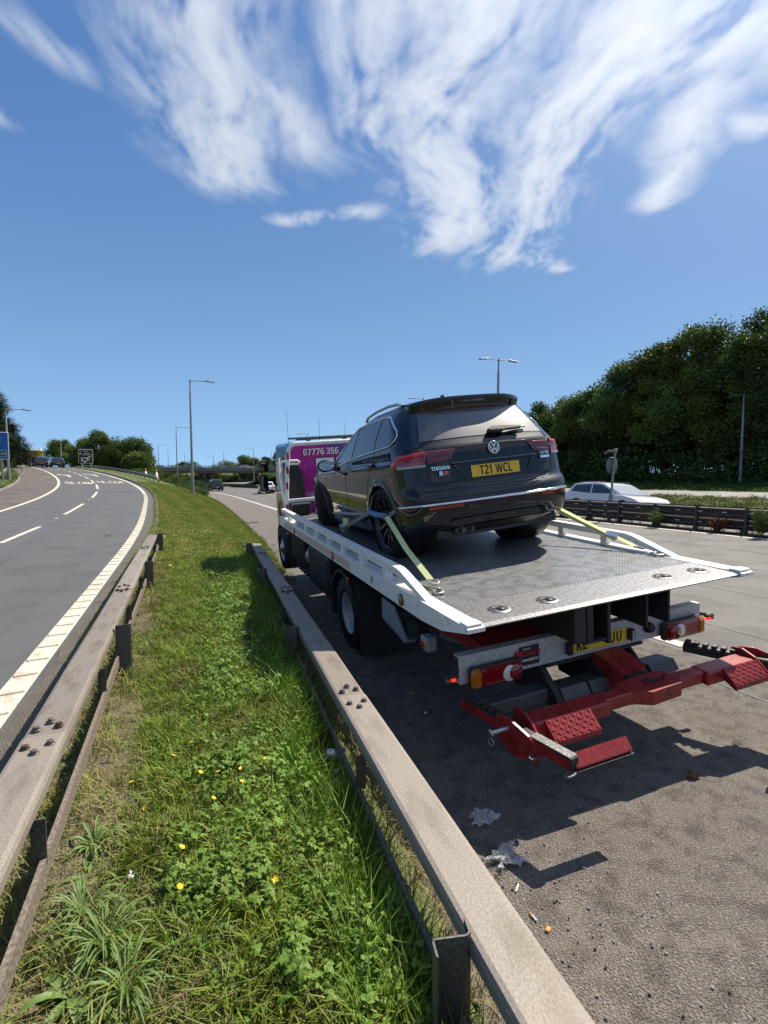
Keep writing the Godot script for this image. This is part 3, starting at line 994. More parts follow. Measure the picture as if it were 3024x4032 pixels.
func tread_mat(called: String, c0: Color, c1: Color, size: float, rough: float, metal: float, hm: Texture2D) -> StandardMaterial3D:
	var src: Image = hm.get_image()
	var im := Image.create(128, 128, false, Image.FORMAT_RGB8)
	for j in 128:
		for i in 128: im.set_pixel(i, j, c0.lerp(c1, src.get_pixel(i, j).r))
	var m := mat(called, Color.WHITE, rough, metal)
	m.albedo_texture = ImageTexture.create_from_image(im)
	m.heightmap_enabled = true
	m.heightmap_texture = hm
	m.heightmap_scale = .5
	m.uv1_triplanar = true
	m.uv1_scale = Vector3.ONE / size
	m.detail_enabled = true
	m.detail_albedo = noise_tex(44, .02, [[0.0, col(.5, .5, .5)], [.4, col(.8, .79, .77)], [.65, Color.WHITE], [1.0, Color.WHITE]], 512, FastNoiseLite.TYPE_SIMPLEX_SMOOTH, 5, .6)
	m.detail_blend_mode = BaseMaterial3D.BLEND_MODE_MUL
	m.detail_uv_layer = BaseMaterial3D.DETAIL_UV_2
	m.uv2_triplanar = true
	m.uv2_scale = Vector3.ONE / 1.7
	return m

func wheel(st_tyre: SurfaceTool, r: float, w: float, rim: float, n := 40):    # tyre round the x axis
	var h := w * .5
	var prof := [Vector2(rim, -h * .8), Vector2(rim + .02, -h * .92), Vector2((rim + r) * .5, -h), Vector2(r - .03, -h * .93), Vector2(r - .008, -h * .8), Vector2(r, -h * .6)]
	for k in 4:
		var g := -h * .5 + k * h * .33
		prof.append_array([Vector2(r, g - .012), Vector2(r - .012, g - .008), Vector2(r - .012, g + .004), Vector2(r, g + .008)])
	prof.append_array([Vector2(r, h * .6), Vector2(r - .008, h * .8), Vector2(r - .03, h * .93), Vector2((rim + r) * .5, h), Vector2(rim + .02, h * .92), Vector2(rim, h * .8), Vector2(rim - .01, 0), Vector2(rim, -h * .8)])
	lathe(st_tyre, prof, n, Transform3D(Basis(Vector3.FORWARD, -PI / 2), Vector3.ZERO))

func recovery_truck():
	var hm: Array = tread_texture()
	tread_mat("deck_tread", col(.17, .175, .185), col(.50, .505, .515), .066, .36, .3, hm[0])
	textured("tail_plate", noise_tex(41, .04, [[0.0, col(.10, .10, .106)], [.5, col(.19, .192, .20)], [1.0, col(.34, .34, .35)]], 512, FastNoiseLite.TYPE_SIMPLEX_SMOOTH, 6, .65), .7, null, 1, .42, .6, null, 0, false)
	textured("truck_white", noise_tex(42, .03, [[0.0, col(.46, .44, .40)], [.35, col(.68, .67, .64)], [.7, col(.76, .76, .74)], [1.0, col(.80, .80, .79)]], 512, FastNoiseLite.TYPE_SIMPLEX_SMOOTH, 6, .65), 1.2, null, 1, .42, 0, null, 0, false)
	textured("lift_red", noise_tex(43, .035, [[0.0, col(.06, .014, .012)], [.3, col(.19, .014, .014)], [.55, col(.27, .017, .019)], [.8, col(.31, .030, .032)], [1.0, col(.38, .09, .08)]], 512, FastNoiseLite.TYPE_SIMPLEX_SMOOTH, 6, .7), .55, noise_tex(45, .02, [[0.0, col(.35, .3, .28)], [.4, Color.WHITE], [1.0, Color.WHITE]], 256), 1.1, .36, 0, null, 0, false)
	textured("chassis_black", noise_tex(46, .03, [[0.0, col(.008, .008, .008)], [.6, col(.02, .02, .021)], [1.0, col(.05, .047, .043)]], 512, FastNoiseLite.TYPE_SIMPLEX_SMOOTH, 5, .6), .8, null, 1, .6, 0, null, 0, false)
	textured("bar_galv", noise_tex(47, .05, [[0.0, col(.30, .31, .32)], [.5, col(.44, .45, .46)], [1.0, col(.58, .59, .6)]], 256, FastNoiseLite.TYPE_SIMPLEX_SMOOTH, 5, .6), .6, null, 1, .45, .25, null, 0, false)
	textured("worn_steel", noise_tex(48, .05, [[0.0, col(.06, .06, .06)], [.5, col(.16, .16, .165)], [1.0, col(.34, .34, .34)]], 256, FastNoiseLite.TYPE_SIMPLEX_SMOOTH, 5, .6), .3, null, 1, .45, .4, null, 0, false)
	mat("grey_paint", col(.055, .065, .075), .45)
	mat("magenta_wrap", col(.42, .012, .26), .3, 0, .7)
	mat("purple_wrap", col(.09, .025, .26), .3, 0, .7)
	mat("blue_wrap", col(.015, .28, .50), .3, 0, .7)
	mat("sand_beige", col(.33, .24, .16), .35, 0, .6)
	mat("cyan_wrap", col(.10, .42, .50), .3, 0, .6)
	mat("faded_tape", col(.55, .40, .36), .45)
	var o := thing("recovery_truck", "white flatbed recovery truck with magenta cab and red wheel lift, carrying a dark SUV", "truck", TT)
	# --- the bed
	var s := nst()
	box(s, V(0, -.012, 1.135), Vector3(2.25, .024, 6.03))
	put(s, "deck", M.deck_tread, o)
	s = nst()
	prism(s, pv([[-1.875, .002], [-2.24, -.004], [-2.29, -.012], [-2.29, -.02], [-1.875, -.03]]), 2.26, SIDE(-1.13))
	var tail := put(s, "tail_plate", M.tail_plate, o)
	for h in [[-.875, -2.075], [-.487, -2.078], [.606, -2.064], [.955, -2.077]]:
		s = nst()
		lathe(s, [Vector2(.050, .004), Vector2(.054, .0065), Vector2(.070, .0065), Vector2(.080, .001)], 28, Transform3D(Basis(), V(h[0], 0, h[1])))
		put(s, "keyhole_ring", M.tail_plate, tail)
		s = nst()
		lathe(s, [Vector2(0, .003), Vector2(.053, .003)], 24, Transform3D(Basis(), V(h[0], 0, h[1])))
		put(s, "keyhole_plate", M.tail_plate, tail)
		s = nst()
		lathe(s, [Vector2(0, .0075), Vector2(.034, .0075), Vector2(.034, .004)], 20, Transform3D(Basis(), V(h[0] + .012, 0, h[1] - .006)))
		box(s, V(h[0] - .035, .006, h[1] + .012), Vector3(.07, .003, .018))
		put(s, "keyhole", M.ink_black, tail)
	for sd: float in [-1.0, 1.0]:
		s = nst()
		prism(s, pv([[4.16, 0.003], [-1.66, 0.003], [-2.27, 0.006], [-2.31, -.004], [-2.31, -.03], [-1.95, -.12], [-1.62, -.145], [4.16, -.145]]), .12, SIDE(-1.25 if sd < 0 else 1.13))
		put(s, "side_beam", M.truck_white, o)
		s = nst()
		box(s, V(sd * 1.19, .012, -2.245), Vector3(.115, .014, .09), .005)
		box(s, V(sd * 1.19, .007, -2.19), Vector3(.10, .010, .04), .004)
		put(s, "tail_corner", M.truck_white, o)
		# rail on short posts, running down to the bed at the tail
		s = nst()
		prism(s, pv([[4.05, .145], [-1.14, .145], [-1.24, .128], [-1.70, .003], [-1.58, .003], [-1.20, .075], [-1.12, .085], [4.05, .085]]), .07, SIDE(sd * 1.195 - .035))
		put(s, "bed_rail", M.truck_white, o)
		for z in [-.85, -.2, .43, 1.02, 1.62, 2.24, 2.86, 3.45]:
			s = nst()
			box(s, V(sd * 1.195, .045, z), Vector3(.062, .086, .085), .004)
			put(s, "rail_post", M.truck_white, o)
		for z in [-1.265, .745, 2.89]:
			s = nst()
			lathe(s, [Vector2(0, .016), Vector2(.030, .013), Vector2(.036, .004)], 20, Transform3D(Basis(Vector3.FORWARD, sd * PI / 2), V(sd * 1.251, -.085, z)))
			var lm := put(s, "side_marker", M.amber, o)
			s = nst()
			lathe(s, [Vector2(.036, .007), Vector2(.047, .007), Vector2(.049, 0)], 20, Transform3D(Basis(Vector3.FORWARD, sd * PI / 2), V(sd * 1.251, -.085, z)))
			put(s, "rubber_ring", M.black_plastic, lm)
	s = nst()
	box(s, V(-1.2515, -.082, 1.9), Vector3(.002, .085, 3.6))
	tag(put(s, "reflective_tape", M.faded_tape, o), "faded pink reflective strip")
	for z in [-.6, -.57]:
		s = nst()
		bar(s, V(-1.2525, -.04, z), V(-1.2525, -.10, z + .012), .002, .008)
		put(s, "scratch", M.black_plastic, o)
	# --- headboard hoop with red reflectors
	s = nst()
	var hoop := []
	for k in [[-1.13, .0], [-1.10, .35], [-1.06, .75], [-1.02, 1.08], [-1.0, 1.15], [-.955, 1.205], [-.88, 1.225], [0, 1.225], [.88, 1.225], [.955, 1.205], [1.0, 1.15], [1.02, 1.08], [1.06, .75], [1.10, .35], [1.13, 0]]: hoop.append(V(k[0], k[1], 4.1))
	tube(s, hoop, .036, 12)
	var hb := put(s, "headboard_hoop", M.white_paint, o)
	for k in [[-1.033, 1.03], [-1.058, .79], [-1.085, .52], [-1.118, .14], [1.033, 1.03], [1.058, .79], [1.085, .52]]:
		s = nst()
		box(s, V(k[0], k[1], 4.062), Vector3(.042, .12, .012), .004)
		put(s, "reflector", M.red_reflector, hb)
	s = nst()
	box(s, V(0, .255, 4.1), Vector3(2.16, .06, .05), .006)
	put(s, "crossbar", M.white_paint, o)
	s = nst()
	for k in [-1.0, 1.0]: tube(s, [V(k * 1.13, .03, 4.13), V(k * 1.16, .7, 4.3), V(k * 1.14, 1.0, 4.35)], .02, 8)
	put(s, "brace", M.white_paint, o)
	s = nst()
	tube(s, [V(-1.13, .93, 4.2), V(-1.0, .945, 4.15), V(-.86, .94, 4.15), V(-.82, .91, 4.15), V(-.84, .885, 4.15), V(-1.0, .885, 4.15)], .02, 8)
	put(s, "hose_loop", M.white_paint, o)
	# --- winch box and air intake behind the cab
	s = nst()
	box(s, V(-.9, .115, 4.0), Vector3(.34, .20, .16), .012)
	for k in 5: box(s, V(-.9, .05 + k * .032, 3.915), Vector3(.3, .008, .016))
	put(s, "winch_box", M.black_plastic, o)
	s = nst()
	box(s, V(.1, .09, 4.02), Vector3(1.0, .12, .12), .01)
	put(s, "winch", M.chassis_black, o)
	s = nst()
	box(s, V(-.55, .05, 3.95), Vector3(.2, .09, .08), .01)
	put(s, "winch_guide", M.steel, o)
	s = nst()
	var arc := [[-1.04, -.2], [-1.03, .88], [-.93, .89]]
	for k in 9:
		var t := k / 8.0 * PI * .5
		arc.append([-.93 + .20 * sin(t), .56 + .33 * cos(t)])
	arc.append([-.715, -.2])
	prism(s, pv(arc), .12, BACK(4.42))
	var duct := put(s, "air_intake", M.black_plastic, o)
	for k in 3:
		s = nst()
		var pts := []
		for j in 8:
			var t := j / 7.0 * PI * .5
			var r := 1.0 - k * .27
			pts.append(V(-.985 + (.05 + .18 * r) * sin(t), .50 + .34 * r * cos(t), 4.295))
		pts.append(V(-.985 + (.05 + .18 * (1.0 - k * .27)), -.15, 4.295))
		tube(s, pts, .012, 6)
		put(s, "intake_rib", M.ink_black, duct)
	# --- cab
	s = nst()
	var sec := [[-.965, -.55], [-.985, .1], [-.98, .5], [-.965, 1.0], [-.955, 1.20], [-.925, 1.25], [-.86, 1.262], [.86, 1.262], [.925, 1.25], [.955, 1.20], [.965, 1.0], [.98, .5], [.985, .1], [.965, -.55]]
	var pr := []
	for k in sec: pr.append(Vector2(k[0], k[1]))
	var cabpath := []
	for k in [[4.58, 1.0, 0], [4.62, 1.006, 0], [5.6, 1.006, 0], [5.85, .98, -.02], [6.02, .92, -.06]]: cabpath.append(Transform3D(Basis(Vector3(k[1], 0, 0), Vector3(0, 1, 0), Vector3(0, 0, 1)), V(0, k[2], k[0])))
	sweep(s, pr, cabpath, true)
	var cab := put(s, "cab", M.blue_wrap, o)
	s = nst()
	prism(s, pv([[-.955, -.5], [-.975, .4], [-.935, 1.0], [-.885, 1.155], [-.80, 1.19], [.80, 1.19], [.885, 1.155], [.935, 1.0], [.975, .4], [.955, -.5]]), .012, BACK(4.572))
	var rw := put(s, "rear_wall", M.magenta_wrap, cab)
	s = nst()
	prism(s, pv([[-.45, 1.19], [.80, 1.19], [.885, 1.155], [.935, 1.0], [.975, .4], [.3, .7], [.05, 1.02], [-.12, 1.15]]), .003, BACK(4.560))
	put(s, "purple_print", M.purple_wrap, cab)
	for q in [[-.58, .27, -.40, .5], [-.62, -.1, -.3, .18], [-.56, .0, -.5, .1]]:
		s = nst()
		prism(s, pv([[q[0], q[1]], [q[0] + .06, q[3]], [q[0] + .02, q[3] - .03], [q[2], q[3] + .05], [q[2] - .03, q[1] + .12], [q[2] + .05, q[1] + .03]]), .003, BACK(4.556))
		put(s, "graffiti_print", M.purple_wrap, cab)
	for q in [[-.57, .10], [-.52, .17], [-.50, .06], [-.45, .13]]:
		s = nst()
		var star := []
		for k in 14: star.append([q[0] + cos(k * TAU / 14) * (.06 if k % 2 else .025), q[1] + .12 + sin(k * TAU / 14) * (.06 if k % 2 else .025)])
		prism(s, pv(star), .003, BACK(4.551))
		put(s, "graffiti_print", M.cyan_wrap, cab)
	# raised frames pressed into the rear wall
	for r in [[-.56, .58, -.02, .985], [-.92, .58, -.66, .985], [.04, .58, .55, .985], [-.50, -.3, .5, .48]]:
		s = nst()
		var loop := []
		var rad := .06
		for c in [[r[2] - rad, r[3] - rad, 0], [r[0] + rad, r[3] - rad, 1], [r[0] + rad, r[1] + rad, 2], [r[2] - rad, r[1] + rad, 3]]:
			for k in 5: loop.append(V(c[0] + cos((c[2] + k / 4.0) * PI / 2) * rad, c[1] + sin((c[2] + k / 4.0) * PI / 2) * rad, 4.562))
		loop.append(loop[0])
		tube(s, loop, .012, 6, false)
		put(s, "pressed_frame", M.magenta_wrap, cab)
	var fr := Transform3D(Basis(), V(-.325, 1.067, 4.545))
	text("07776 356", .175, M.ink_black, cab, fr, "phone_number_outline", .86, "Droid Sans", true, .004)
	text("07776 356", .165, M.white_paint, cab, fr * Transform3D(Basis(), Vector3(0, 0, .004)), "phone_number", .88, "Droid Sans", true, .004)
	for q in [[-.44, .75, -.075, .955, "ink_black", 0.0], [-.43, .76, -.09, .945, "white_paint", .004], [-.33, .855, -.20, .90, "ink_black", .008], [-.25, .78, -.16, .81, "ink_black", .008], [-.055, .75, .14, .955, "ink_black", 0.0], [-.045, .76, .13, .945, "white_paint", .004]]:
		s = nst()
		box(s, V((q[0] + q[2]) * .5, (q[1] + q[3]) * .5, 4.552 - q[5]), Vector3(q[2] - q[0], q[3] - q[1], .006), .002)
		put(s, "block_logo", M[q[4]], cab)
	text("Ru", .22, M.ink_black, cab, Transform3D(Basis(Vector3(1, .06, 0), Vector3(.28, 1, 0), Vector3(0, 0, 1)), V(-.31, .665, 4.548)), "script_outline", 1.0, "Droid Serif", true, .004)
	text("Ru", .205, M.cyan_wrap, cab, Transform3D(Basis(Vector3(1, .06, 0), Vector3(.28, 1, 0), Vector3(0, 0, 1)), V(-.312, .667, 4.544)), "script", 1.0, "Droid Serif", true, .004)
	# cab sides, windows, steps
	for sd: float in [-1.0, 1.0]:
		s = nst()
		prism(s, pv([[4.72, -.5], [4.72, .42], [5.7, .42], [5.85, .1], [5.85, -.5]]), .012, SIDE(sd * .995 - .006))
		put(s, "cab_side_panel", M.sand_beige, cab)  # even beige panel over the lower cab side
		s = nst()
		prism(s, pv([[4.86, .47], [4.86, 1.0], [5.5, .98], [5.75, .5]]), .01, SIDE(sd * .985 - .005))
		put(s, "side_window", M.glass_dark, cab)
		s = nst()
		box(s, V(sd * 1.0, .05, 4.95), Vector3(.03, .035, .16), .01)
		put(s, "door_handle", M.black_plastic, cab)
		s = nst()
		tube(s, [V(sd * 1.005, -.22, 5.35), V(sd * 1.03, -.15, 5.35), V(sd * 1.03, .1, 5.35), V(sd * 1.005, .15, 5.35)], .018, 8)
		put(s, "grab_rail", M.red_reflector, cab)
		s = nst()
		tube(s, [V(sd * .96, .92, 5.75), V(sd * 1.25, .95, 5.72), V(sd * 1.33, .93, 5.65)], .014, 8)
		tube(s, [V(sd * .96, .33, 5.75), V(sd * 1.2, .31, 5.72), V(sd * 1.27, .38, 5.65)], .014, 8)
		tube(s, [V(sd * 1.27, .35, 5.65), V(sd * 1.27, .95, 5.65)], .012, 8)
		put(s, "mirror_arm", M.black_plastic, cab)
		s = nst()
		box(s, V(sd * 1.25, .505, 5.65), Vector3(.17, .33, .09), .025)
		put(s, "mirror", M.black_plastic, cab)
		s = nst()
		box(s, V(sd * 1.22, .82, 5.65), Vector3(.16, .19, .09), .025)
		put(s, "wide_mirror", M.black_plastic, cab)
		for q in [[.505, .27, 1.25], [.82, .14, 1.22]]:
			s = nst()
			box(s, V(sd * q[2], q[0], 5.604), Vector3(.13, q[1], .004))
			put(s, "mirror_glass", M.glass_dark, cab)
		s = nst()
		box(s, V(sd * 1.06, -.36, 4.45), Vector3(.07, .05, .05), .008)
		put(s, "marker_lamp", M.amber, cab)
		# front wheel and its arch
		var w := nst()
		wheel(w, .405, .24, .25)
		var tw := put(w, "front_wheel", M.rubber, o, Transform3D(Basis(), V(sd * 1.0, -.72 if sd < 0 else -.80, 5.02)))
		w = nst()
		lathe(w, [Vector2(.252, .10), Vector2(.24, .05), Vector2(.2, .03), Vector2(.17, .08), Vector2(.10, .10), Vector2(.08, .13), Vector2(0, .135)], 28, Transform3D(Basis(Vector3.FORWARD, sd * PI / 2), Vector3.ZERO))
		put(w, "rim", M.steel, tw)
		s = nst()
		var arch := []
		for k in 13:
			var t := PI * (k / 12.0)
			arch.append([5.02 + cos(t) * .5, -.70 + sin(t) * .46])
		for k in 13:
			var t := PI * (1.0 - k / 12.0)
			arch.append([5.02 + cos(t) * .455, -.70 + sin(t) * .42])
		prism(s, pv(arch), .35, SIDE(sd * .92 - .175))
		put(s, "wheel_arch", M.black_plastic, o)
		s = nst()
		box(s, V(sd * .9, -.72, 4.5), Vector3(.36, .6, .03), .005)
		put(s, "mud_flap", M.black_plastic, o)
	# sun visor, beacons, aerials
	s = nst()
	prism(s, pv([[5.88, 1.1], [6.2, .98], [6.22, .95], [5.88, 1.06]]), 1.9, SIDE(-.95))
	put(s, "sun_visor", M.black_plastic, cab)
	s = nst()
	box(s, V(0, 1.345, 5.3), Vector3(1.5, .04, .22), .012)
	var lb := put(s, "beacon_bar", M.lamp_top, o)
	s = nst()
	box(s, V(0, 1.315, 5.3), Vector3(1.2, .03, .16), .01)
	put(s, "beacon_lens", M.amber, lb)
	for sd in [-.37, .37]:
		s = nst()
		box(s, V(sd, 1.285, 5.3), Vector3(.06, .09, .12), .008)
		put(s, "beacon_foot", M.lamp_grey, lb)
	s = nst()
	tube(s, [V(-.39, 1.33, 5.16), V(-.46, 1.28, 5.1), V(-.45, 1.22, 5.05)], .006, 6)
	put(s, "cable", M.black_plastic, lb)
	for q in [[-.79, 1.24, 1.86], [-.17, 1.24, 1.70], [.35, 1.24, 1.6]]:
		s = nst()
		tube(s, [V(q[0], q[1], 5.2), V(q[0] + .01, q[1] + .08, 5.2), V(q[0] + .02, q[2], 5.2)], [.008, .004, .0025], 6)
		put(s, "aerial", M.black_plastic, o)
	# --- chassis
	for x in [-.42, .42]:
		s = nst()
		box(s, V(x, -.58, 1.9), Vector3(.07, .22, 7.2))
		put(s, "chassis_rail", M.chassis_black, o)
	for q in [[-.36, .10, -.045, -.31], [-.25, .055, -.05, -.33], [-.07, .03, -.03, -.36], [.515, .02, -.03, -.31], [.30, .02, -.03, -.31]]:
		s = nst()
		box(s, V(q[0] + (.0 if q[0] > 0 else q[1] * .5), (q[2] + q[3]) * .5, .9), Vector3(q[1], q[2] - q[3], 6.2), .004)
		put(s, "bed_runner", M.chassis_black, o)
	s = nst()
	box(s, V(.41, -.055, .9), Vector3(.23, .02, 6.2))
	box(s, V(-.16, -.325, -.8), Vector3(.22, .02, 2.78))
	put(s, "runner_plate", M.chassis_black, o)
	s = nst()
	prism(s, pv([[-1.0, -.45], [-1.0, -.25], [-1.95, -.33], [-1.95, -.38]]), .9, SIDE(-.9))
	put(s, "red_subframe", M.lift_red, o)
	for z in [-1.2, .3, 1.6, 3.2]:
		s = nst()
		box(s, V(0, -.3, z), Vector3(2.0, .1, .08))
		put(s, "cross_member", M.chassis_black, o)
	# --- rear wheels, guards, lockers
	for sd: float in [-1.0, 1.0]:
		for q in [.985, .70]:
			var w := nst()
			wheel(w, .43, .25, .25)
			var tw := put(w, "rear_wheel", M.rubber, o, Transform3D(Basis(), V(sd * q, -.82 if sd < 0 else -.87, .86)))
			if q > .8:
				w = nst()
				lathe(w, [Vector2(.262, .105), Vector2(.25, .10), Vector2(.235, .04), Vector2(.225, -.06), Vector2(.20, -.10), Vector2(.14, -.105), Vector2(.12, -.05), Vector2(.09, -.02), Vector2(0, -.015)], 36, Transform3D(Basis(Vector3.FORWARD, sd * PI / 2), Vector3.ZERO))
				put(w, "rim", M.bar_galv, tw)
				for k in 8:
					w = nst()
					lathe(w, [Vector2(0, .02), Vector2(.014, .02), Vector2(.016, 0)], 6, Transform3D(Basis(Vector3.FORWARD, sd * PI / 2), Vector3(sd * -.098, cos(k * TAU / 8) * .165, sin(k * TAU / 8) * .165)), false)
					put(w, "wheel_nut", M.steel, tw)
		s = nst()
		var arch := []
		for k in 15:
			var t := lerpf(-.35, PI + .1, k / 14.0)
			arch.append([.86 + cos(t) * .53, -.80 + sin(t) * .51])
		for k in 15:
			var t := lerpf(PI + .1, -.35, k / 14.0)
			arch.append([.86 + cos(t) * .49, -.80 + sin(t) * .47])
		prism(s, pv(arch), .56, SIDE(sd * .86 - .28))
		put(s, "mudguard", M.black_plastic, o)
		s = nst()
		box(s, V(sd * 1.135, -.375, .60), Vector3(.02, .09, .075), .006)
		put(s, "guard_marker", M.amber, o)
		s = nst()
		box(s, V(sd * .86, -.74, .28), Vector3(.56, .80, .025), .006)
		put(s, "mud_flap", M.black_plastic, o)
		s = nst()
		tube(s, [V(sd * 1.16, -.42, .12), V(sd * .4, -.42, .12)], .035, 10)
		put(s, "guard_stay", M.chassis_black, o)
		s = nst()
		box(s, V(sd * .92, -.56, 2.05), Vector3(.42, .56, 1.15), .03)
		var lk := put(s, "side_locker", M.black_plastic, o)
		s = nst()
		box(s, V(sd * 1.132, -.56, 2.05), Vector3(.012, .46, 1.02), .005)
		box(s, V(sd * 1.142, -.72, 1.86), Vector3(.02, .05, .05), .008)
		put(s, "locker_door", M.chassis_black, lk)
		s = nst()
		tube(s, [V(sd * .95, -.52, 2.75), V(sd * .95, -.52, 2.95)], .16, 16)
		put(s, "air_tank", M.sand_beige, o)
		s = nst()
		for k in 7: box(s, V(sd * .92, -.5, 3.1 + k * .13), Vector3(.4, .42, .10), .035)
		put(s, "battery_box", M.black_plastic, o)
		s = nst()
		for k in 5: tube(s, [V(sd * 1.0, -.78 - .02 * k, 3.0 + k * .18), V(sd * 1.05, -.84, 3.1 + k * .18), V(sd * .98, -.74, 3.25 + k * .18)], .035, 8)
		put(s, "air_line", M.chassis_black, o)
	# control box behind the left rear wheel
	s = nst()
	prism(s, pv([[-.12, -.40], [-.10, -.62], [-.66, -.70], [-.70, -.66], [-.42, -.41]]), .02, SIDE(-1.0))
	prism(s, pv([[-.12, -.62], [-.66, -.70], [-.66, -.685], [-.12, -.605]]), .34, SIDE(-1.0))
	prism(s, pv([[-.70, -.40], [-.72, -.70], [-1.1, -.62], [-1.1, -.40]]), .01, SIDE(-.66))
	var cb := put(s, "control_shelf", M.bar_galv, o)
	s = nst()
	box(s, V(-.92, -.52, -.82), Vector3(.12, .18, .22), .008)
	for k in 4: tube(s, [V(-.985, -.44, -.74 - k * .05), V(-.99, -.36, -.74 - k * .05)], .006, 6)
	put(s, "valve_block", M.chassis_black, cb)
	s = nst()
	box(s, V(-.95, -.56, -1.08), Vector3(.09, .12, .14), .01)
	put(s, "switch_box", M.bar_galv, cb)
	s = nst()
	lathe(s, [Vector2(0, .03), Vector2(.024, .028), Vector2(.026, .01)], 16, Transform3D(Basis(Vector3.FORWARD, -PI / 2), V(-.995, -.56, -1.08)))
	put(s, "stop_button", M.red_reflector, cb)
	s = nst()
	lathe(s, [Vector2(0, .006), Vector2(.036, .006), Vector2(.036, 0)], 16, Transform3D(Basis(Vector3.FORWARD, -PI / 2), V(-.995, -.56, -1.08)))
	put(s, "button_surround", M.plate_yellow, cb)
	# --- lamp bar
	s = nst()
	prism(s, pv([[-1.97, -.32], [-1.90, -.32], [-1.90, -.335], [-1.955, -.335], [-1.955, -.505], [-1.90, -.505], [-1.90, -.52], [-1.97, -.52]]), 2.26, SIDE(-1.14))
	var bar_ := put(s, "lamp_bar", M.bar_galv, o)
	for sd: float in [-1.0, 1.0]:
		s = nst()
		box(s, V(sd * .875, -.475, -2.0), Vector3(.42, .15, .06), .02)
		put(s, "lamp_housing", M.black_plastic, bar_)
		s = nst()
		box(s, V(sd * .845, -.475, -2.032), Vector3(.33, .142, .055), .024)
		put(s, "tail_lamp", M.red_lens, bar_)
		s = nst()
		box(s, V(sd * 1.045, -.475, -2.032), Vector3(.085, .140, .054), .024)
		put(s, "indicator_lamp", M.amber, bar_)
		s = nst()
		lathe(s, [Vector2(0, .006), Vector2(.052, .005), Vector2(.058, 0)], 24, Transform3D(Basis(Vector3.RIGHT, PI / 2), V(sd * .795, -.475, -2.058)))
		put(s, "reversing_lamp", M.clear_lens, bar_)
		s = nst()
		lathe(s, [Vector2(0, .010), Vector2(.050, .009), Vector2(.056, .002)], 24, Transform3D(Basis(Vector3.RIGHT, PI / 2), V(sd * .750, -.475, -2.058)))
		put(s, "round_reflector", M.red_lens, bar_)
		s = nst()
		box(s, V(sd * (.675 if sd < 0 else .752), -.405 if sd < 0 else -.45, -1.98), Vector3(.045, .06, .012), .004)
		put(s, "red_reflector", M.red_reflector, bar_)
		s = nst()
		tube(s, [V(sd * 1.14, -.42, -1.95), V(sd * 1.19, -.43, -1.96), V(sd * 1.2, -.44, -1.97)], .016, 8)
		box(s, V(sd * 1.215, -.44, -1.98), Vector3(.09, .03, .045), .012)
		put(s, "outline_lamp", M.black_plastic, bar_)
		s = nst()
		box(s, V(sd * 1.235, -.462, -1.985), Vector3(.035, .022, .04), .006)
		put(s, "outline_lens", M.amber, bar_)
		s = nst()
		box(s, V(sd * 1.2, -.462, -1.985), Vector3(.03, .022, .04), .006)
		put(s, "outline_lens", glow_red(), bar_)
	s = nst()
	box(s, V(-.575, -.42, -1.976), Vector3(.165, .14, .006))
	put(s, "maker_sticker", M.ink_black, bar_)
	text("Moore", .062, M.red_reflector, bar_, Transform3D(Basis(), V(-.57, -.40, -1.9805)), "sticker_name", .95, "Droid Sans", true, .002)
	text("01384 881717", .026, M.white_paint, bar_, Transform3D(Basis(), V(-.575, -.452, -1.9805)), "sticker_phone", .9, "Droid Sans", true, .002)
	text("Supplied by", .014, M.white_paint, bar_, Transform3D(Basis(), V(-.60, -.367, -1.9805)), "sticker_text", .9, "Droid Sans", false, .002)
	s = nst()
	box(s, V(.065, -.435, -1.976), Vector3(.52, .111, .008), .002)
	var np := put(s, "number_plate", M.plate_yellow, bar_)
	text("KE", .115, M.ink_black, bar_, Transform3D(Basis(), V(-.11, -.436, -1.982)), "plate_letters", .8, "Droid Sans", true, .002)
	text("UU", .115, M.ink_black, bar_, Transform3D(Basis(), V(.215, -.436, -1.982)), "plate_letters", .8, "Droid Sans", true, .002)
	np.name = "number_plate"
	for x in [-.235, .356]:
		s = nst()
		box(s, V(x, -.436, -1.995), Vector3(.05, .095, .05), .012)
		put(s, "plate_lamp", M.black_plastic, bar_)
	for k in 4:
		s = nst()
		box(s, V(.352, -.465 + k * .019, -2.021), Vector3(.016, .009, .004))
		put(s, "plate_led", M.white_paint, bar_)
	s = nst()
	lathe(s, [Vector2(0, .05), Vector2(.032, .05), Vector2(.036, .04), Vector2(.036, .02), Vector2(.044, .02), Vector2(.044, 0)], 18, Transform3D(Basis(Vector3.RIGHT, PI / 2), V(.547, -.42, -1.97)))
	put(s, "trailer_socket", M.chassis_black, bar_)
	# --- wheel lift
	s = nst()
	box(s, V(.03, -.535, -1.93), Vector3(.92, .022, .10))
	put(s, "lift_beam", M.chassis_black, o)
	for q in [[-.47, .05], [-.02, .02], [.37, .02], [.05, .02]]:
		s = nst()
		prism(s, pv([[-1.5, -.53], [-1.93, -.53], [-2.13, -.70], [-2.16, -.76], [-2.02, -.80], [-1.6, -.80]]), q[1], SIDE(q[0]))
		put(s, "lift_plate", M.chassis_black, o)
	for q in [[-.41, -.18], [-.16, .05], [.42, .68]]:
		s = nst()
		prism(s, pv([[-1.94, -.68], [-2.10, -.66], [-2.15, -.73], [-2.10, -.78], [-1.94, -.76]]), q[1] - q[0], SIDE(q[0]))
		put(s, "lift_roller", M.grey_paint, o)
	s = nst()
	box(s, V(-.72, -.72, -1.98), Vector3(.50, .10, .14), .008)
	put(s, "stabiliser_beam", M.grey_paint, o)
	s = nst()
	prism(s, pv([[-.9, -.40], [-2.10, -.53], [-2.24, -.575], [-2.24, -.69], [-2.1, -.74], [-.9, -.65]]), .24, SIDE(.0))
	put(s, "lift_boom", M.lift_red, o)
	s = nst()
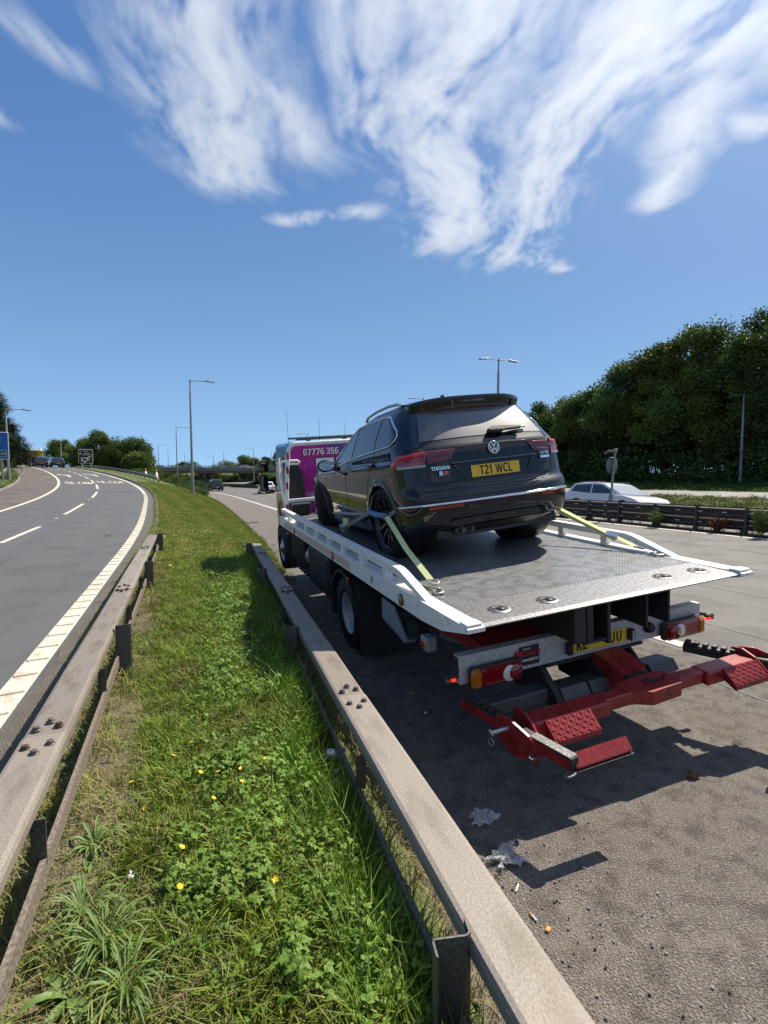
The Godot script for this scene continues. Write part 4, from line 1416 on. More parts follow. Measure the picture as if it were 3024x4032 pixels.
	box(s, V(.12, -.64, -2.28), Vector3(.17, .08, .14), .006)
	put(s, "boom_slider", M.chassis_black, o)
	s = nst()
	prism(s, pv([[-.16, -2.34], [-.16, -2.45], [-.095, -2.474], [-.01, -2.535], [.262, -2.52], [.285, -2.50], [.30, -2.45], [.30, -2.34], [.24, -2.31], [.02, -2.31]]), .095, TOP(-.683))
	var head := put(s, "lift_head", M.lift_red, o)
	s = nst()
	for k in 7: lathe(s, [Vector2(.010, .010), Vector2(.018, .007), Vector2(.020, 0)], 8, Transform3D(Basis(Vector3(1, .2, 0).normalized(), k * .5), V(.06 + .026 * k, -.585, -2.40 - .012 * (k % 3))))
	put(s, "chain", M.chassis_black, head)
	for sd: float in [-1.0, 1.0]:
		var in0 := -.40 if sd < 0 else .28
		var in1 := -.12 if sd < 0 else .60
		s = nst()
		box(s, V((in0 + in1) * .5, -.637, -2.42), Vector3(absf(in1 - in0), .088, .105), .010)
		put(s, "inner_arm", M.lift_red, o)
		var so := -.95 if sd < 0 else 1.01
		var si := -.34 if sd < 0 else .53
		s = nst()
		box(s, V((so + si) * .5, -.638, -2.435), Vector3(absf(so - si), .10, .15), .012)
		var sl := put(s, "outer_arm", M.lift_red, o)
		# tread plate bent over the front of the arm
		var x0 := -.86 if sd < 0 else .67
		var x1 := -.52 if sd < 0 else 1.0
		s = nst()
		prism(s, pv([[-2.50, -.592], [-2.515, -.585], [-2.615, -.672], [-2.62, -.70], [-2.60, -.705], [-2.51, -.66]]), absf(x1 - x0), SIDE(minf(x0, x1)))
		put(s, "tread_plate", M.lift_red, sl)
		s = nst()
		for r in 5:
			for c in 11:
				var f := (r + .5) / 5.0
				var cen := V(lerpf(x0 + .02, x1 - .02, c / 10.0), lerpf(-.585, -.672, f) + .002, lerpf(-2.515, -2.615, f))
				var nb := Basis(Vector3.RIGHT, deg_to_rad(41)) * Basis(Vector3.UP, .78 if (r + c) % 2 else -.78)
				box(s, cen, Vector3(.026, .006, .006), .002, nb)
		tag(put(s, "tread_pattern", M.lift_red, sl), "", "", "", "stuff")
		s = nst()
		prism(s, pv([[-2.32, -.555], [-2.40, -.54], [-2.50, -.575], [-2.64, -.69], [-2.62, -.72], [-2.40, -.73], [-2.32, -.66]]), .014, SIDE(so + sd * .005))
		put(s, "end_cheek", M.lift_red, sl)
		# wheel arm on its pivot: a square bar with teeth ahead and a red L behind
		var AX := Transform3D(Basis(Vector3.UP, .20 if sd < 0 else .42), V(sd * 1.035 + (.03 if sd > 0 else 0.0), 0, -2.47))
		s = nst()
		box(s, AX * V(0, -.625, .03), Vector3(.062, .068, .90), .004, AX.basis)
		var arm := put(s, "wheel_arm", M.chassis_black, o)
		s = nst()
		box(s, AX * V(-.0335, -.628, .03), Vector3(.006, .056, .88), 0, AX.basis)
		box(s, AX * V(.0335, -.628, .03), Vector3(.006, .056, .88), 0, AX.basis)
		put(s, "red_face", M.lift_red if sd < 0 else M.chassis_black, arm)
		for k in 7:
			s = nst()
			box(s, AX * V(0, -.580, .45 - k * .062), Vector3(.058, .03, .036), .003, AX.basis)
			put(s, "tooth", M.chassis_black, arm)
		s = nst()
		box(s, AX * V(0, -.589, -.27), Vector3(.060, .006, .28), .001, AX.basis)
		put(s, "worn_top", M.worn_steel, arm)
		s = nst()
		prism(s, pv([[.10, -.545], [.14, -.58], [.10, -.70], [-.02, -.76], [-.20, -.72], [-.23, -.67], [-.14, -.58], [0, -.54]]), .016, AX * SIDE(sd * .045 - .008))
		box(s, AX * V(sd * .055, -.62, -.14), Vector3(.008, .09, .026), .003, AX.basis * Basis(Vector3.RIGHT, .9))
		put(s, "pivot_plate", M.lift_red, arm)
		s = nst()
		tube(s, [AX * V(sd * .03, -.60, .02), AX * V(sd * .16, -.605, .05)], .015, 10)
		lathe(s, [Vector2(0, .012), Vector2(.024, .010), Vector2(.024, -.004), Vector2(0, -.004)], 12, Transform3D(Basis(Vector3.FORWARD, sd * PI / 2), AX * V(sd * .16, -.605, .05)))
		put(s, "locking_pin", M.steel, arm)
		s = nst()
		var ring := []
		for k in 13: ring.append(AX * V(sd * .165, -.66 + cos(TAU * k / 12) * .022, .05 + sin(TAU * k / 12) * .022))
		tube(s, ring, .0035, 6, false)
		put(s, "pin_ring", M.steel, arm)
		s = nst()
		var x2 := -sd * .01
		var x3 := -sd * .40
		var BE := Transform3D(Basis(), AX * V(0, 0, -.385))
		prism(s, pv([[.015, -.598], [.005, -.588], [-.045, -.645], [-.045, -.655], [.005, -.66]]), absf(x3 - x2), BE * SIDE(minf(x2, x3)))
		put(s, "wheel_bar", M.lift_red, arm)
		s = nst()
		prism(s, pv([[.02, -.60], [.005, -.592], [.005, -.663], [-.055, -.663], [-.055, -.671], [.02, -.671]]), absf(x3 - x2), BE * SIDE(minf(x2, x3)))
		put(s, "bar_base", M.chassis_black, arm)
		for q in [[-.20, .065], [-.42, .045]]:
			s = nst()
			var r2 := []
			for k in 17: r2.append(AX * V(sd * q[1] + cos(TAU * k / 16) * .042, -.668, q[0] + sin(TAU * k / 16) * .020))
			tube(s, r2, .008, 6, false)
			put(s, "strap_eye", M.grey_paint, arm)

func glow_red() -> StandardMaterial3D:
	if not M.has("lit_red"):
		var m := mat("lit_red", col(.5, .02, .02), .3)
		m.emission_enabled = true
		m.emission = Color(1.0, .12, .08)
		m.emission_energy_multiplier = 1.6
	return M.lit_red

# ---------- the dark SUV on the bed: x across, y up from its wheels, z ahead of the rear axle ----------
func tab(t: Array, y: float) -> float:
	for k in t.size() - 1:
		if y <= t[k + 1][0]:
			return lerpf(t[k][1], t[k + 1][1], clampf((y - t[k][0]) / (t[k + 1][0] - t[k][0]), 0, 1))
	return t[t.size() - 1][1]

const CW := [[.2, .82], [.3, .875], [.4, .895], [.5, .905], [.7, .915], [.90, .918], [.945, .912], [.975, .893], [1.05, .882], [1.10, .862], [1.2, .825], [1.3, .78], [1.41, .722], [1.47, .672], [1.52, .61], [1.555, .5], [1.575, .3], [1.58, .02]]
const CR := [[.2, -.66], [.26, -.76], [.33, -.83], [.45, -.872], [.56, -.885], [.62, -.878], [.655, -.84], [.69, -.795], [.85, -.778], [1.0, -.765], [1.05, -.748], [1.12, -.68], [1.2, -.62], [1.3, -.54], [1.42, -.44], [1.5, -.37], [1.55, -.28], [1.575, -.1], [1.58, .2]]
const CF := [[.2, 3.35], [.3, 3.46], [.6, 3.50], [.8, 3.46], [.92, 3.30], [.98, 3.0], [1.02, 2.45], [1.05, 2.12], [1.2, 1.80], [1.3, 1.58], [1.41, 1.30], [1.5, 1.0], [1.55, .75], [1.575, .5], [1.58, .3]]

func car_n(y: float) -> float: return lerpf(3.4, 2.9, clampf((y - .6) / .5, 0, 1))

func car_at(t: float, y: float, sd: float, off := 0.0) -> Vector3:        # t: 0 rear middle, 1 rear corner, 2 front corner, 3 front middle
	if off != 0.0:
		var a := car_at(t, y, sd)
		var du := car_at(t + .01, y, sd) - car_at(maxf(t - .01, 0), y, sd)
		if t < .01: du = Vector3(sd, 0, 0)
		var dv := car_at(t, y + .01, sd) - car_at(t, y - .01, sd)
		var n := du.cross(dv).normalized()
		if n.dot(a - Vector3(0, .8, -1.0 if t < 2 else -1.6) * Vector3(0, 1, 1)) < 0 and absf(n.x) < .5: n = -n
		if absf(n.x) >= .5 and n.x * sd < 0: n = -n
		return a + n * off
	var w := tab(CW, y)
	var zr := tab(CR, y)
	var zf := tab(CF, y)
	var z0 := maxf(-.42, zr + .40)
	var z1 := minf(3.1, zf - .40)
	if y > 1.5: z1 = maxf(z1, z0 + .02)
	var n := car_n(y)
	var p: Vector3
	if t < 1.0:
		var a := t * PI * .5
		p = V(w * pow(sin(a), 2.0 / n), y, z0 - (z0 - zr) * pow(cos(a), 2.0 / n))
	elif t <= 2.0:
		p = V(w, y, lerpf(z0, z1, t - 1.0))
	else:
		var a := (t - 2.0) * PI * .5
		p = V(w * pow(maxf(cos(a), 0), 2.0 / 2.6), y, z1 + (zf - z1) * pow(maxf(sin(a), 0), 2.0 / 2.6))
	var q := (-p.z - 1.3) / 2.2
	p.x *= sd * (1.0 - .045 * q * q * (1.0 if t > 1.0 and -p.z > 1.3 else .55))
	return p

func rear_t(x: float, y: float) -> float:                                # where on the rear the half-width is x
	return asin(pow(clampf(x / (tab(CW, y) * .975), 0, 1), car_n(y) / 2.0)) / (PI * .5)
func side_t(z: float, y: float) -> float:
	var zr := tab(CR, y)
	var zf := tab(CF, y)
	var z0 := maxf(-.42, zr + .40)
	var z1 := minf(3.1, zf - .40)
	if z < z0: return 1.0 - (1.0 - asin(clampf(pow(1.0 - pow(clampf((z0 - z) / (z0 - zr), 0, 1), car_n(y)), .5), 0, 1)) / (PI * .5))
	return 1.0 + (z - z0) / (z1 - z0)

func rpatch(poly_lo: Array, poly_hi: Array, nu: int, nv: int, off: float, sd: float, s: SurfaceTool):   # rear skin between two curves of (x, y)
	grid(s, nu, nv, func(u, v):
		var a := curve_at(poly_lo, u)
		var b := curve_at(poly_hi, u)
		var c := a.lerp(b, v)
		return car_at(rear_t(c.x, c.y), c.y, sd, off), Vector3(0, .2, 1))

func spatch(lo: Array, hi: Array, nu: int, nv: int, off: float, sd: float, s: SurfaceTool):            # side skin between two curves of (z, y)
	grid(s, nu, nv, func(u, v):
		var c := curve_at(lo, u).lerp(curve_at(hi, u), v)
		return car_at(side_t(c.x, c.y), c.y, sd, off), Vector3(sd, 0, 0))

func curve_at(c: Array, u: float) -> Vector2:
	var n := c.size() - 1
	var k := mini(int(u * n), n - 1)
	var f := u * n - k
	return Vector2(lerpf(c[k][0], c[k + 1][0], f), lerpf(c[k][1], c[k + 1][1], f))

func sline(c: Array, r: float, sd: float, off: float, s: SurfaceTool, n := 30, rear := false, flat := 1.0):                 # a bead along the skin
	var pts := []
	for k in n + 1:
		var q := curve_at(c, float(k) / n)
		pts.append(car_at(rear_t(q.x, q.y) if rear else side_t(q.x, q.y), q.y, sd, off))
	tube(s, pts, r, 6)

func car_wheel(par: Node, c: Vector3, sd: float, turn := 0.0):
	var s := nst()
	wheel(s, .36, .235, .262, 48)
	var w := put(s, "wheel", M.rubber, par, Transform3D(Basis(Vector3.UP, turn), c))
	var F := Transform3D(Basis(Vector3.FORWARD, sd * PI / 2), Vector3.ZERO)          # local y outwards
	s = nst()
	lathe(s, [Vector2(.264, .105), Vector2(.262, .112), Vector2(.250, .108), Vector2(.243, .07), Vector2(.235, -.09), Vector2(.25, -.105)], 44, F)
	put(s, "rim", M.dark_alloy, w)
	s = nst()
	lathe(s, [Vector2(0, .01), Vector2(.15, .01), Vector2(.155, -.02)], 30, F)
	put(s, "brake_disc", M.brake_steel, w)
	for k in 5:
		for m in [-1.0, 1.0]:
			s = nst()
			var a := TAU * k / 5 + .3
			var P := func(r: float, off: float, h: float) -> Vector3:
				var q := Vector2(cos(a), sin(a)) * r + Vector2(-sin(a), cos(a)) * off
				return F * Vector3(q.x, h, q.y)
			var A := [P.call(.05, m * .012, .062), P.call(.05, m * .040, .062), P.call(.252, m * .088, .098), P.call(.252, m * .052, .098)]
			var B := []
			for q in A: B.append(q - F.basis.y * .03)
			q4(s, A[0], A[1], A[2], A[3], B[0])
			for i in 4: q4(s, A[i], A[(i + 1) % 4], B[(i + 1) % 4], B[i], (A[0] + A[2] + B[0] + B[2]) * .25)
			put(s, "spoke", M.dark_alloy, w)
	s = nst()
	lathe(s, [Vector2(0, .085), Vector2(.03, .083), Vector2(.036, .075), Vector2(.07, .066), Vector2(.075, .03)], 24, F)
	put(s, "hub_cap", M.dark_alloy, w)
	return w

func black_suv():
	mat("dark_alloy", col(.022, .022, .024), .32, .5, .3)
	mat("brake_steel", col(.16, .15, .14), .4, .8)
	var paint := mat("car_paint", col(.0028, .0036, .0070), .5, 0, 1.0)
	paint.metallic_specular = .2
	var glass := mat("privacy_glass", col(.006, .007, .008), .03)
	glass.metallic_specular = .7
	var rglass := mat("rear_glass", col(.028, .032, .036), .05)
	rglass.metallic_specular = 1.0
	rglass.clearcoat_enabled = true
	rglass.clearcoat = 1.0
	var fglass := mat("door_glass", col(.05, .06, .065), .03)  # paler base colour paints a sky reflection into the front door glass
	fglass.metallic_specular = .75
	mat("smoked_red", col(.10, .006, .009), .08, 0, 1.0)
	mat("bright_red", col(.50, .012, .018), .1, 0, 1.0)
	mat("dim_red", col(.22, .008, .012), .12, 0, 1.0)
	mat("piano_black", col(.006, .006, .007), .08, 0, 1.0)
	mat("satin_black", col(.012, .012, .012), .45)
	mat("roof_rail_metal", col(.45, .46, .47), .25, .9)
	# nose down on its collapsed front suspension, and leaning a little to the verge
	var T := TT * Transform3D(Basis(Vector3.UP, -.011), Vector3(.009, 0, 0)) * Transform3D(Basis(), V(0, .36, 0)) * Transform3D(Basis(Vector3.BACK, deg_to_rad(1.8)) * Basis(Vector3.RIGHT, -deg_to_rad(3.6)), Vector3.ZERO) * Transform3D(Basis(), V(0, -.36, 0))
	var o := thing("black_suv", "glossy black SUV with smoked tail lamps, strapped nose-down on the recovery truck bed", "car", T)
	# --- body skin, with round wheel openings
	var ys := []
	for k in 26: ys.append(lerpf(.24, .86, k / 25.0))
	ys.append_array([.90, .925, .945, .96, .975, 1.0, 1.025, 1.05, 1.075, 1.10, 1.15, 1.2, 1.25, 1.3, 1.355, 1.41, 1.44, 1.47, 1.495, 1.52, 1.54, 1.555, 1.567, 1.575, 1.579])
	var ts := []
	for k in 14: ts.append(k / 14.0)
	for k in 110: ts.append(1.0 + k / 110.0)
	for k in 11: ts.append(2.0 + k / 10.0)
	var arches := [Vector2(0, .36), Vector2(2.68, .40)]
	var R := .40
	var s := nst()
	s.set_smooth_group(5)
	for sd: float in [-1.0, 1.0]:
		var P := []
		var In := []
		for y in ys:
			var row := []
			var inr := []
			for t in ts:
				var p := car_at(t, y, sd)
				var inside := false
				for a: Vector2 in arches:
					var d := Vector2(-p.z, p.y) - a
					if absf(p.x) > .6:
						if absf(d.length() - R) < .024:
							d = d.normalized() * R
							p = Vector3(car_at(clampf(side_t(a.x + d.x, a.y + d.y), .8, 2.2), a.y + d.y, sd).x, a.y + d.y, -(a.x + d.x))
						if d.length() <= R + .001: inside = true
				row.append(p)
				inr.append(inside)
			P.append(row)
			In.append(inr)
		for j in ys.size() - 1:
			for i in ts.size() - 1:
				if In[j][i] and In[j][i + 1] and In[j + 1][i] and In[j + 1][i + 1]: continue
				var c: Vector3 = (P[j][i] + P[j + 1][i + 1]) * .5
				q4(s, P[j][i], P[j][i + 1], P[j + 1][i + 1], P[j + 1][i], Vector3(0, .75 if c.y < 1.2 else 1.0, clampf(c.z, -2.6, .2)))
	s.set_smooth_group(4294967295)
	put(s, "body", M.car_paint, o)
	s = nst()
	box(s, V(0, .27, 1.3), Vector3(1.5, .08, 3.7))
	box(s, V(0, .30, -.55), Vector3(1.3, .16, .4))
	put(s, "underbody", M.satin_black, o)
	for sd: float in [-1.0, 1.0]:
		for a: Vector2 in arches:
			# arch trim and inner liner
			s = nst()
			s.set_smooth_group(4)
			var prev := []
			for k in 25:
				var th := lerpf(-.42, PI + .42, k / 24.0)
				var ring := []
				for q in [[R - .012, -.03], [R - .006, .008], [R + .02, .013], [R + .055, .008], [R + .062, -.004]]:
					var d: Vector2 = Vector2(cos(th), sin(th)) * float(q[0])
					var yy: float = maxf(a.y + d.y, .215)
					var b := car_at(clampf(side_t(a.x + d.x, yy), .75, 2.3), yy, sd)
					ring.append(Vector3(b.x + sd * q[1], yy, -(a.x + d.x)))
				if k:
					for i in 4: q4(s, prev[i], prev[i + 1], ring[i + 1], ring[i], V(sd * .6, a.y, a.x) + (prev[0] - V(sd * .6, a.y, a.x)) * .5)
				prev = ring
			s.set_smooth_group(4294967295)
			put(s, "arch_trim", M.satin_black if a.x > 1 else M.car_paint, o)
			s = nst()
			lathe(s, [Vector2(R - .005, 0), Vector2(R - .005, .34), Vector2(0, .34)], 24, Transform3D(Basis(Vector3.FORWARD, -sd * PI / 2), V(sd * .885, a.y, a.x)))
			put(s, "wheel_well", M.satin_black, o)
	car_wheel(o, V(-.775, .36, 0), -1.0)
	car_wheel(o, V(.775, .36, 0), 1.0)
	car_wheel(o, V(-.775, .505, 2.68), -1.0, -.42)
	car_wheel(o, V(.775, .505, 2.68), 1.0, -.42)
	# --- side glass with its bright surround, pillars, door gaps, handles, strakes
	for sd: float in [-1.0, 1.0]:
		var lo := func(z: float) -> float: return 1.112 - .038 * z - .013 * z * z
		var hi := func(z: float) -> float: return minf(1.418, 1.418 - .52 * maxf(0, z - 1.02) - .10 * maxf(0, z - .6) * maxf(0, z - .6))
		for w in [["front_window", 1.66, .92, fglass], ["rear_window", .84, .165, glass], ["quarter_window", .10, -.34, glass]]:
			var a := []
			var b := []
			for k in 9:
				var z := lerpf(w[1], w[2], k / 8.0)
				var top: float = hi.call(z)
				if w[0] == "quarter_window": top = minf(top, 1.418 - maxf(0, (-.02 - z)) * .62)
				a.append([z, minf(lo.call(z) + (maxf(0, -.22 - z) * .5), top)])
				b.append([z - (.06 if w[0] == "rear_window" else .05) * (1.0 if k == 0 and w[0] != "front_window" else 0.0), top])
			s = nst()
			spatch(a, b, 24, 8, .004, sd, s)
			put(s, w[0], w[3], o)
		var loop := []
		for k in 13:
			var z := lerpf(1.74, -.24, k / 12.0)
			loop.append([z, lo.call(z) - .008])
		loop.append_array([[-.315, 1.125], [-.37, 1.16], [-.385, 1.20], [-.34, 1.255], [-.20, 1.345], [-.10, 1.405], [-.03, 1.424], [.1, 1.428]])
		for k in 9:
			var z := lerpf(.2, 1.05, k / 8.0)
			loop.append([z, hi.call(z) + .009])
		loop.append_array([[1.25, 1.275], [1.5, 1.115], [1.74, .995]])
		s = nst()
		sline(loop, .0085, sd, .006, s, 80)
		put(s, "window_trim", M.chrome, o)
		for g in [[[1.16, .30], [1.18, .6], [1.13, .85], [1.02, 1.05]], [[.10, 1.09], [.13, .95], [.24, .84], [.36, .72], [.43, .55], [.44, .32]], [[2.16, .32], [2.2, .6], [2.12, .9]]]:
			s = nst()
			sline(g, .0042, sd, -.001, s, 16)
			put(s, "door_gap", M.ink_black, o)
		s = nst()
		sline([[2.25, .925], [1.2, .955], [.2, .975], [-.30, 1.005]], .006, sd, .001, s, 24)
		put(s, "shoulder_crease", M.car_paint, o)
		for h in [[.16, .965], [1.20, .905]]:
			s = nst()
			var p := car_at(side_t(h[0], h[1]), h[1], sd)
			box(s, p + Vector3(sd * .022, 0, 0), Vector3(.024, .034, .20), .010)
			put(s, "door_handle", M.car_paint, o)
			s = nst()
			box(s, p + Vector3(sd * .003, -.014, 0), Vector3(.006, .05, .15), .002)
			put(s, "handle_recess", M.piano_black, o)
		s = nst()
		sline([[2.12, .385], [1.3, .40], [.44, .425]], .012, sd, .004, s, 20)
		put(s, "door_strake", M.car_paint, o)
		s = nst()
		sline([[2.12, .404], [1.3, .419], [.44, .444]], .0035, sd, .008, s, 20)
		put(s, "strake_trim", M.chrome, o)
		# mirror
		s = nst()
		var mc := V(sd * 1.02, 1.035, 1.62)
		s.set_smooth_group(6)
		lathe(s, [Vector2(0, .075), Vector2(.07, .06), Vector2(.105, .01), Vector2(.10, -.05), Vector2(0, -.055)], 18, Transform3D(Basis(Vector3(1.15, 0, 0), Vector3(0, 0, -1), Vector3(0, .78, 0)), mc))
		put(s, "door_mirror", M.car_paint, o)
		s = nst()
		box(s, V(sd * .92, .985, 1.66), Vector3(.14, .035, .07), .01)
		put(s, "mirror_foot", M.piano_black, o)
		s = nst()
		lathe(s, [Vector2(0, 0), Vector2(.088, 0)], 18, Transform3D(Basis(Vector3(1.15, 0, 0), Vector3(0, 0, 1), Vector3(0, .72, 0)), mc + Vector3(0, 0, .058)))
		put(s, "mirror_glass", M.chrome, o)
		# roof rail
		s = nst()
		tube(s, [V(sd * .60, 1.50, 1.02), V(sd * .605, 1.535, .92), V(sd * .615, 1.555, .6), V(sd * .62, 1.56, .2), V(sd * .615, 1.545, -.05), V(sd * .61, 1.51, -.16)], .016, 8)
		put(s, "roof_rail", M.roof_rail_metal, o)
	s = nst()
	var ant := [V(0, 1.575, .28), V(0, 1.63, .17), V(0, 1.64, .14), V(0, 1.58, .12)]
	prism(s, pv([[.30, 1.57], [.17, 1.635], [.13, 1.64], [.12, 1.57]]), .022, SIDE(-.011))
	put(s, "roof_aerial", M.car_paint, o)
	# --- tailgate: glass, spoiler, wiper, lamps, emblem, plate, lettering
	for sd: float in [-1.0, 1.0]:
		s = nst()
		rpatch([[0, 1.128], [.25, 1.127], [.45, 1.123], [.585, 1.118], [.665, 1.112]], [[0, 1.45], [.25, 1.45], [.40, 1.45], [.50, 1.445], [.555, 1.42]], 14, 10, .005, sd, s)
		put(s, "rear_window", rglass, o)
		s = nst()
		rpatch([[.672, 1.07], [.655, 1.19], [.605, 1.30], [.545, 1.42]], [[.735, 1.06], [.705, 1.19], [.655, 1.30], [.60, 1.42]], 10, 3, .006, sd, s)
		put(s, "glass_surround", M.piano_black, o)
	s = nst()
	# spoiler: a blade over the glass that curls down at its ends
	grid(s, 28, 6, func(u, v):
		var x := lerpf(-.62, .62, u)
		var e := pow(absf(x) / .62, 4.0)
		var a: Vector3 = V(x * .97, 1.555 - .03 * e - .02 * x * x, -.05 + .0 * e)
		var b: Vector3 = V(x, 1.535 - .035 * e - .02 * x * x, -.50 + .16 * e)
		return a.lerp(b, v) + Vector3(0, .012 * sin(v * PI), 0))
	grid(s, 28, 4, func(u, v):
		var x := lerpf(-.62, .62, u)
		var e := pow(absf(x) / .62, 4.0)
		var e2 := pow(absf(x) / .62, 2.5)
		var b: Vector3 = V(x, 1.535 - .035 * e - .02 * x * x, -.50 + .16 * e)
		var c: Vector3 = V(x * .99, 1.395 - .02 * e2 - .05 * e, -.452 + .20 * e)
		return b.lerp(c, v), Vector3(0, 0, 1))
	for sd: float in [-1.0, 1.0]:
		var A := V(sd * .60, 1.50, -.06)
		var B := V(sd * .62, 1.49, -.34)
		var C := V(sd * .614, 1.325, -.252)
		var D := V(sd * .66, 1.36, -.06)
		q4(s, A, B, C, D, Vector3(0, 1.4, .2))
	put(s, "spoiler", M.car_paint, o)
	s = nst()
	var sp := []
	for k in 21:
		var x := lerpf(-.50, .50, k / 20.0)
		sp.append(V(x, 1.44 - .02 * x * x * 4, -.463 + .2 * pow(absf(x) / .62, 4)))
	tube(s, sp, .007, 6)
	put(s, "brake_lamp_strip", M.smoked_red, o)
	var ST := Transform3D(Basis(Vector3.RIGHT, -.42), V(.0, 1.488, -.489))
	text("CALL ROBERT", .036, M.lamp_grey, o, ST, "spoiler_text", 1.0, "Droid Serif", true, .002)
	s = nst()
	var wp := V(.02, 1.143, -.70)
	box(s, V(.09, 1.158, -.685), Vector3(.17, .045, .055), .016, Basis(Vector3.BACK, -.02) * Basis(Vector3.RIGHT, -.5))
	prism(s, pv([[-.08, 0], [-.03, .055], [.10, .055], [.30, .035], [.30, .02], [.12, .015], [.02, -.008]]), .03, Transform3D(Basis(Vector3.RIGHT, -.6), V(.08, 1.14, -.685)))
	tube(s, [V(.18, 1.175, -.675), V(.46, 1.178, -.64)], .009, 6)
	put(s, "rear_wiper", M.satin_black, o)
	for sd: float in [-1.0, 1.0]:
		# lamps: inner piece on the tailgate, outer piece round the corner
		s = nst()
		rpatch([[.385, 1.022], [.41, .985], [.44, .935], [.54, .915], [.655, .91]], [[.385, 1.026], [.45, 1.03], [.53, 1.03], [.6, 1.028], [.655, 1.026]], 10, 5, .010, sd, s)
		put(s, "inner_lamp", M.smoked_red, o)
		s = nst()
		grid(s, 16, 6, func(u, v):
			var t := lerpf(rear_t(.662, .97), .965, u)
			var top := lerpf(1.026, .985, u) - .05 * pow(u, 6.0)
			var bot := lerpf(.905, .895, u)
			return car_at(t, lerpf(bot, top, v), sd, .010), Vector3(sd * .6, 0, 1))
		put(s, "outer_lamp", M.dim_red, o)
		for g in [[[.45, 1.012], [.65, 1.008]], [[.47, .948], [.65, .935]]]:
			s = nst()
			sline(g, .010, sd, .008, s, 12, true)
			put(s, "lamp_strip", M.dim_red, o)
		s = nst()
		var pts := []
		for k in 12:
			var u := k / 11.0
			pts.append(car_at(lerpf(rear_t(.67, 1.0), .82, u), lerpf(1.008, .985, u), sd, .010))
		for k in 8:
			var u := k / 7.0
			pts.append(car_at(lerpf(.82, .90, u), lerpf(.985, .915, u), sd, .012))
		tube(s, pts, .022, 6)
		put(s, "lamp_strip", M.bright_red, o)
		s = nst()
		grid(s, 10, 2, func(u, v): return car_at(lerpf(rear_t(.675, .91), .84, u), lerpf(.885, .905, v), sd, .013), Vector3(sd * .4, 0, 1))
		put(s, "clear_lens", M.dull_lens, o)
		# tailgate shut lines and the step above the bumper
		s = nst()
		sline([[.735, 1.08], [.69, 1.04], [.66, 1.03]], .0042, sd, .0, s, 8, true)
		sline([[.658, .908], [.665, .82], [.655, .745], [.60, .69], [.52, .665], [.3, .657], [0, .655]], .0045, sd, .0, s, 30, true)
		put(s, "tailgate_gap", M.ink_black, o)
		s = nst()
		sline([[0, 1.045], [.2, 1.043], [.385, 1.038]], .005, sd, .0, s, 12, true)
		put(s, "tailgate_crease", M.car_paint, o)
		# bright strip and reflectors along the bumper
		s = nst()
		var cp := []
		for k in 30:
			var t := lerpf(0.0, 1.0, k / 29.0)
			cp.append(car_at(t * .965, .545 - .015 * pow(t, 4), sd, .006))
		tube(s, cp, .0125, 6)
		put(s, "bumper_strip", M.chrome, o)
		s = nst()
		rpatch([[.42, .503], [.58, .502], [.72, .50]], [[.42, .530], [.58, .529], [.72, .527]], 10, 2, .010, sd, s)
		put(s, "bumper_reflector", M.red_lens, o)
		s = nst()
		rpatch([[0, .34], [.3, .338], [.5, .33], [.62, .318]], [[0, .40], [.3, .398], [.48, .392], [.55, .372]], 14, 3, .012, sd, s)
		put(s, "bumper_lip", M.car_paint, o)
		s = nst()
		rpatch([[0, .232], [.3, .232], [.52, .232]], [[0, .325], [.3, .323], [.50, .315]], 14, 3, .006, sd, s)
		put(s, "diffuser", M.satin_black, o)
		s = nst()
		sline([[.64, .30], [.52, .40], [.35, .425], [0, .428]], .006, sd, .001, s, 20, true)
		put(s, "bumper_crease", M.car_paint, o)
	# plate recess
	s = nst()
	prism(s, pv([[-.43, .885], [.43, .885], [.31, .70], [.27, .69], [-.27, .69], [-.31, .70]]), .006, Transform3D(Basis(Vector3.RIGHT, -.04), V(0, 0, -.772)))
	put(s, "plate_recess", M.car_paint, o)
	s = nst()
	bar(s, V(-.46, .893, -.785), V(.46, .893, -.785), .03, .014, .004)
	put(s, "recess_lip", M.piano_black, o)
	s = nst()
	for q in [[[-.31, .695], [.31, .695]], [[-.43, .885], [-.31, .70]], [[.43, .885], [.31, .70]]]: bar(s, V(q[0][0], q[0][1], -.784), V(q[1][0], q[1][1], -.784), .012, .012, .004)
	put(s, "recess_edge", M.car_paint, o)
	s = nst()
	box(s, V(0, .80, -.786), Vector3(.52, .111, .006), .002, Basis(Vector3.RIGHT, -.08))
	var np := put(s, "number_plate", M.plate_yellow, o)
	text("T21 WCL", .118, M.ink_black, np, Transform3D(Basis(Vector3.RIGHT, -.08), V(0, .80, -.790)), "plate_letters", .74, "Droid Sans", true, .002)
	# round emblem: ring with two letters made of bars
	var E := Transform3D(Basis(Vector3.RIGHT, -.14), V(0, 1.0, -.778))
	s = nst()
	lathe(s, [Vector2(0, .006), Vector2(.056, .006), Vector2(.06, 0)], 32, E * Transform3D(Basis(Vector3.RIGHT, PI / 2), Vector3.ZERO))
	var em := put(s, "emblem", M.piano_black, o)
	s = nst()
	var ring := []
	for k in 33: ring.append(E * Vector3(cos(TAU * k / 32) * .056, sin(TAU * k / 32) * .056, .006))
	tube(s, ring, .006, 8, false)
	put(s, "emblem_ring", M.chrome, em)
	s = nst()
	for q in [[[-.022, .044], [0, .004]], [[.022, .044], [0, .004]], [[-.046, .024], [-.020, -.040]], [[-.020, -.040], [0, -.004]], [[0, -.004], [.020, -.040]], [[.020, -.040], [.046, .024]]]: bar(s, E * Vector3(q[0][0], q[0][1], .009), E * Vector3(q[1][0], q[1][1], .009), .009, .006, .001, E.basis.z)
	put(s, "emblem_letters", M.chrome, em)
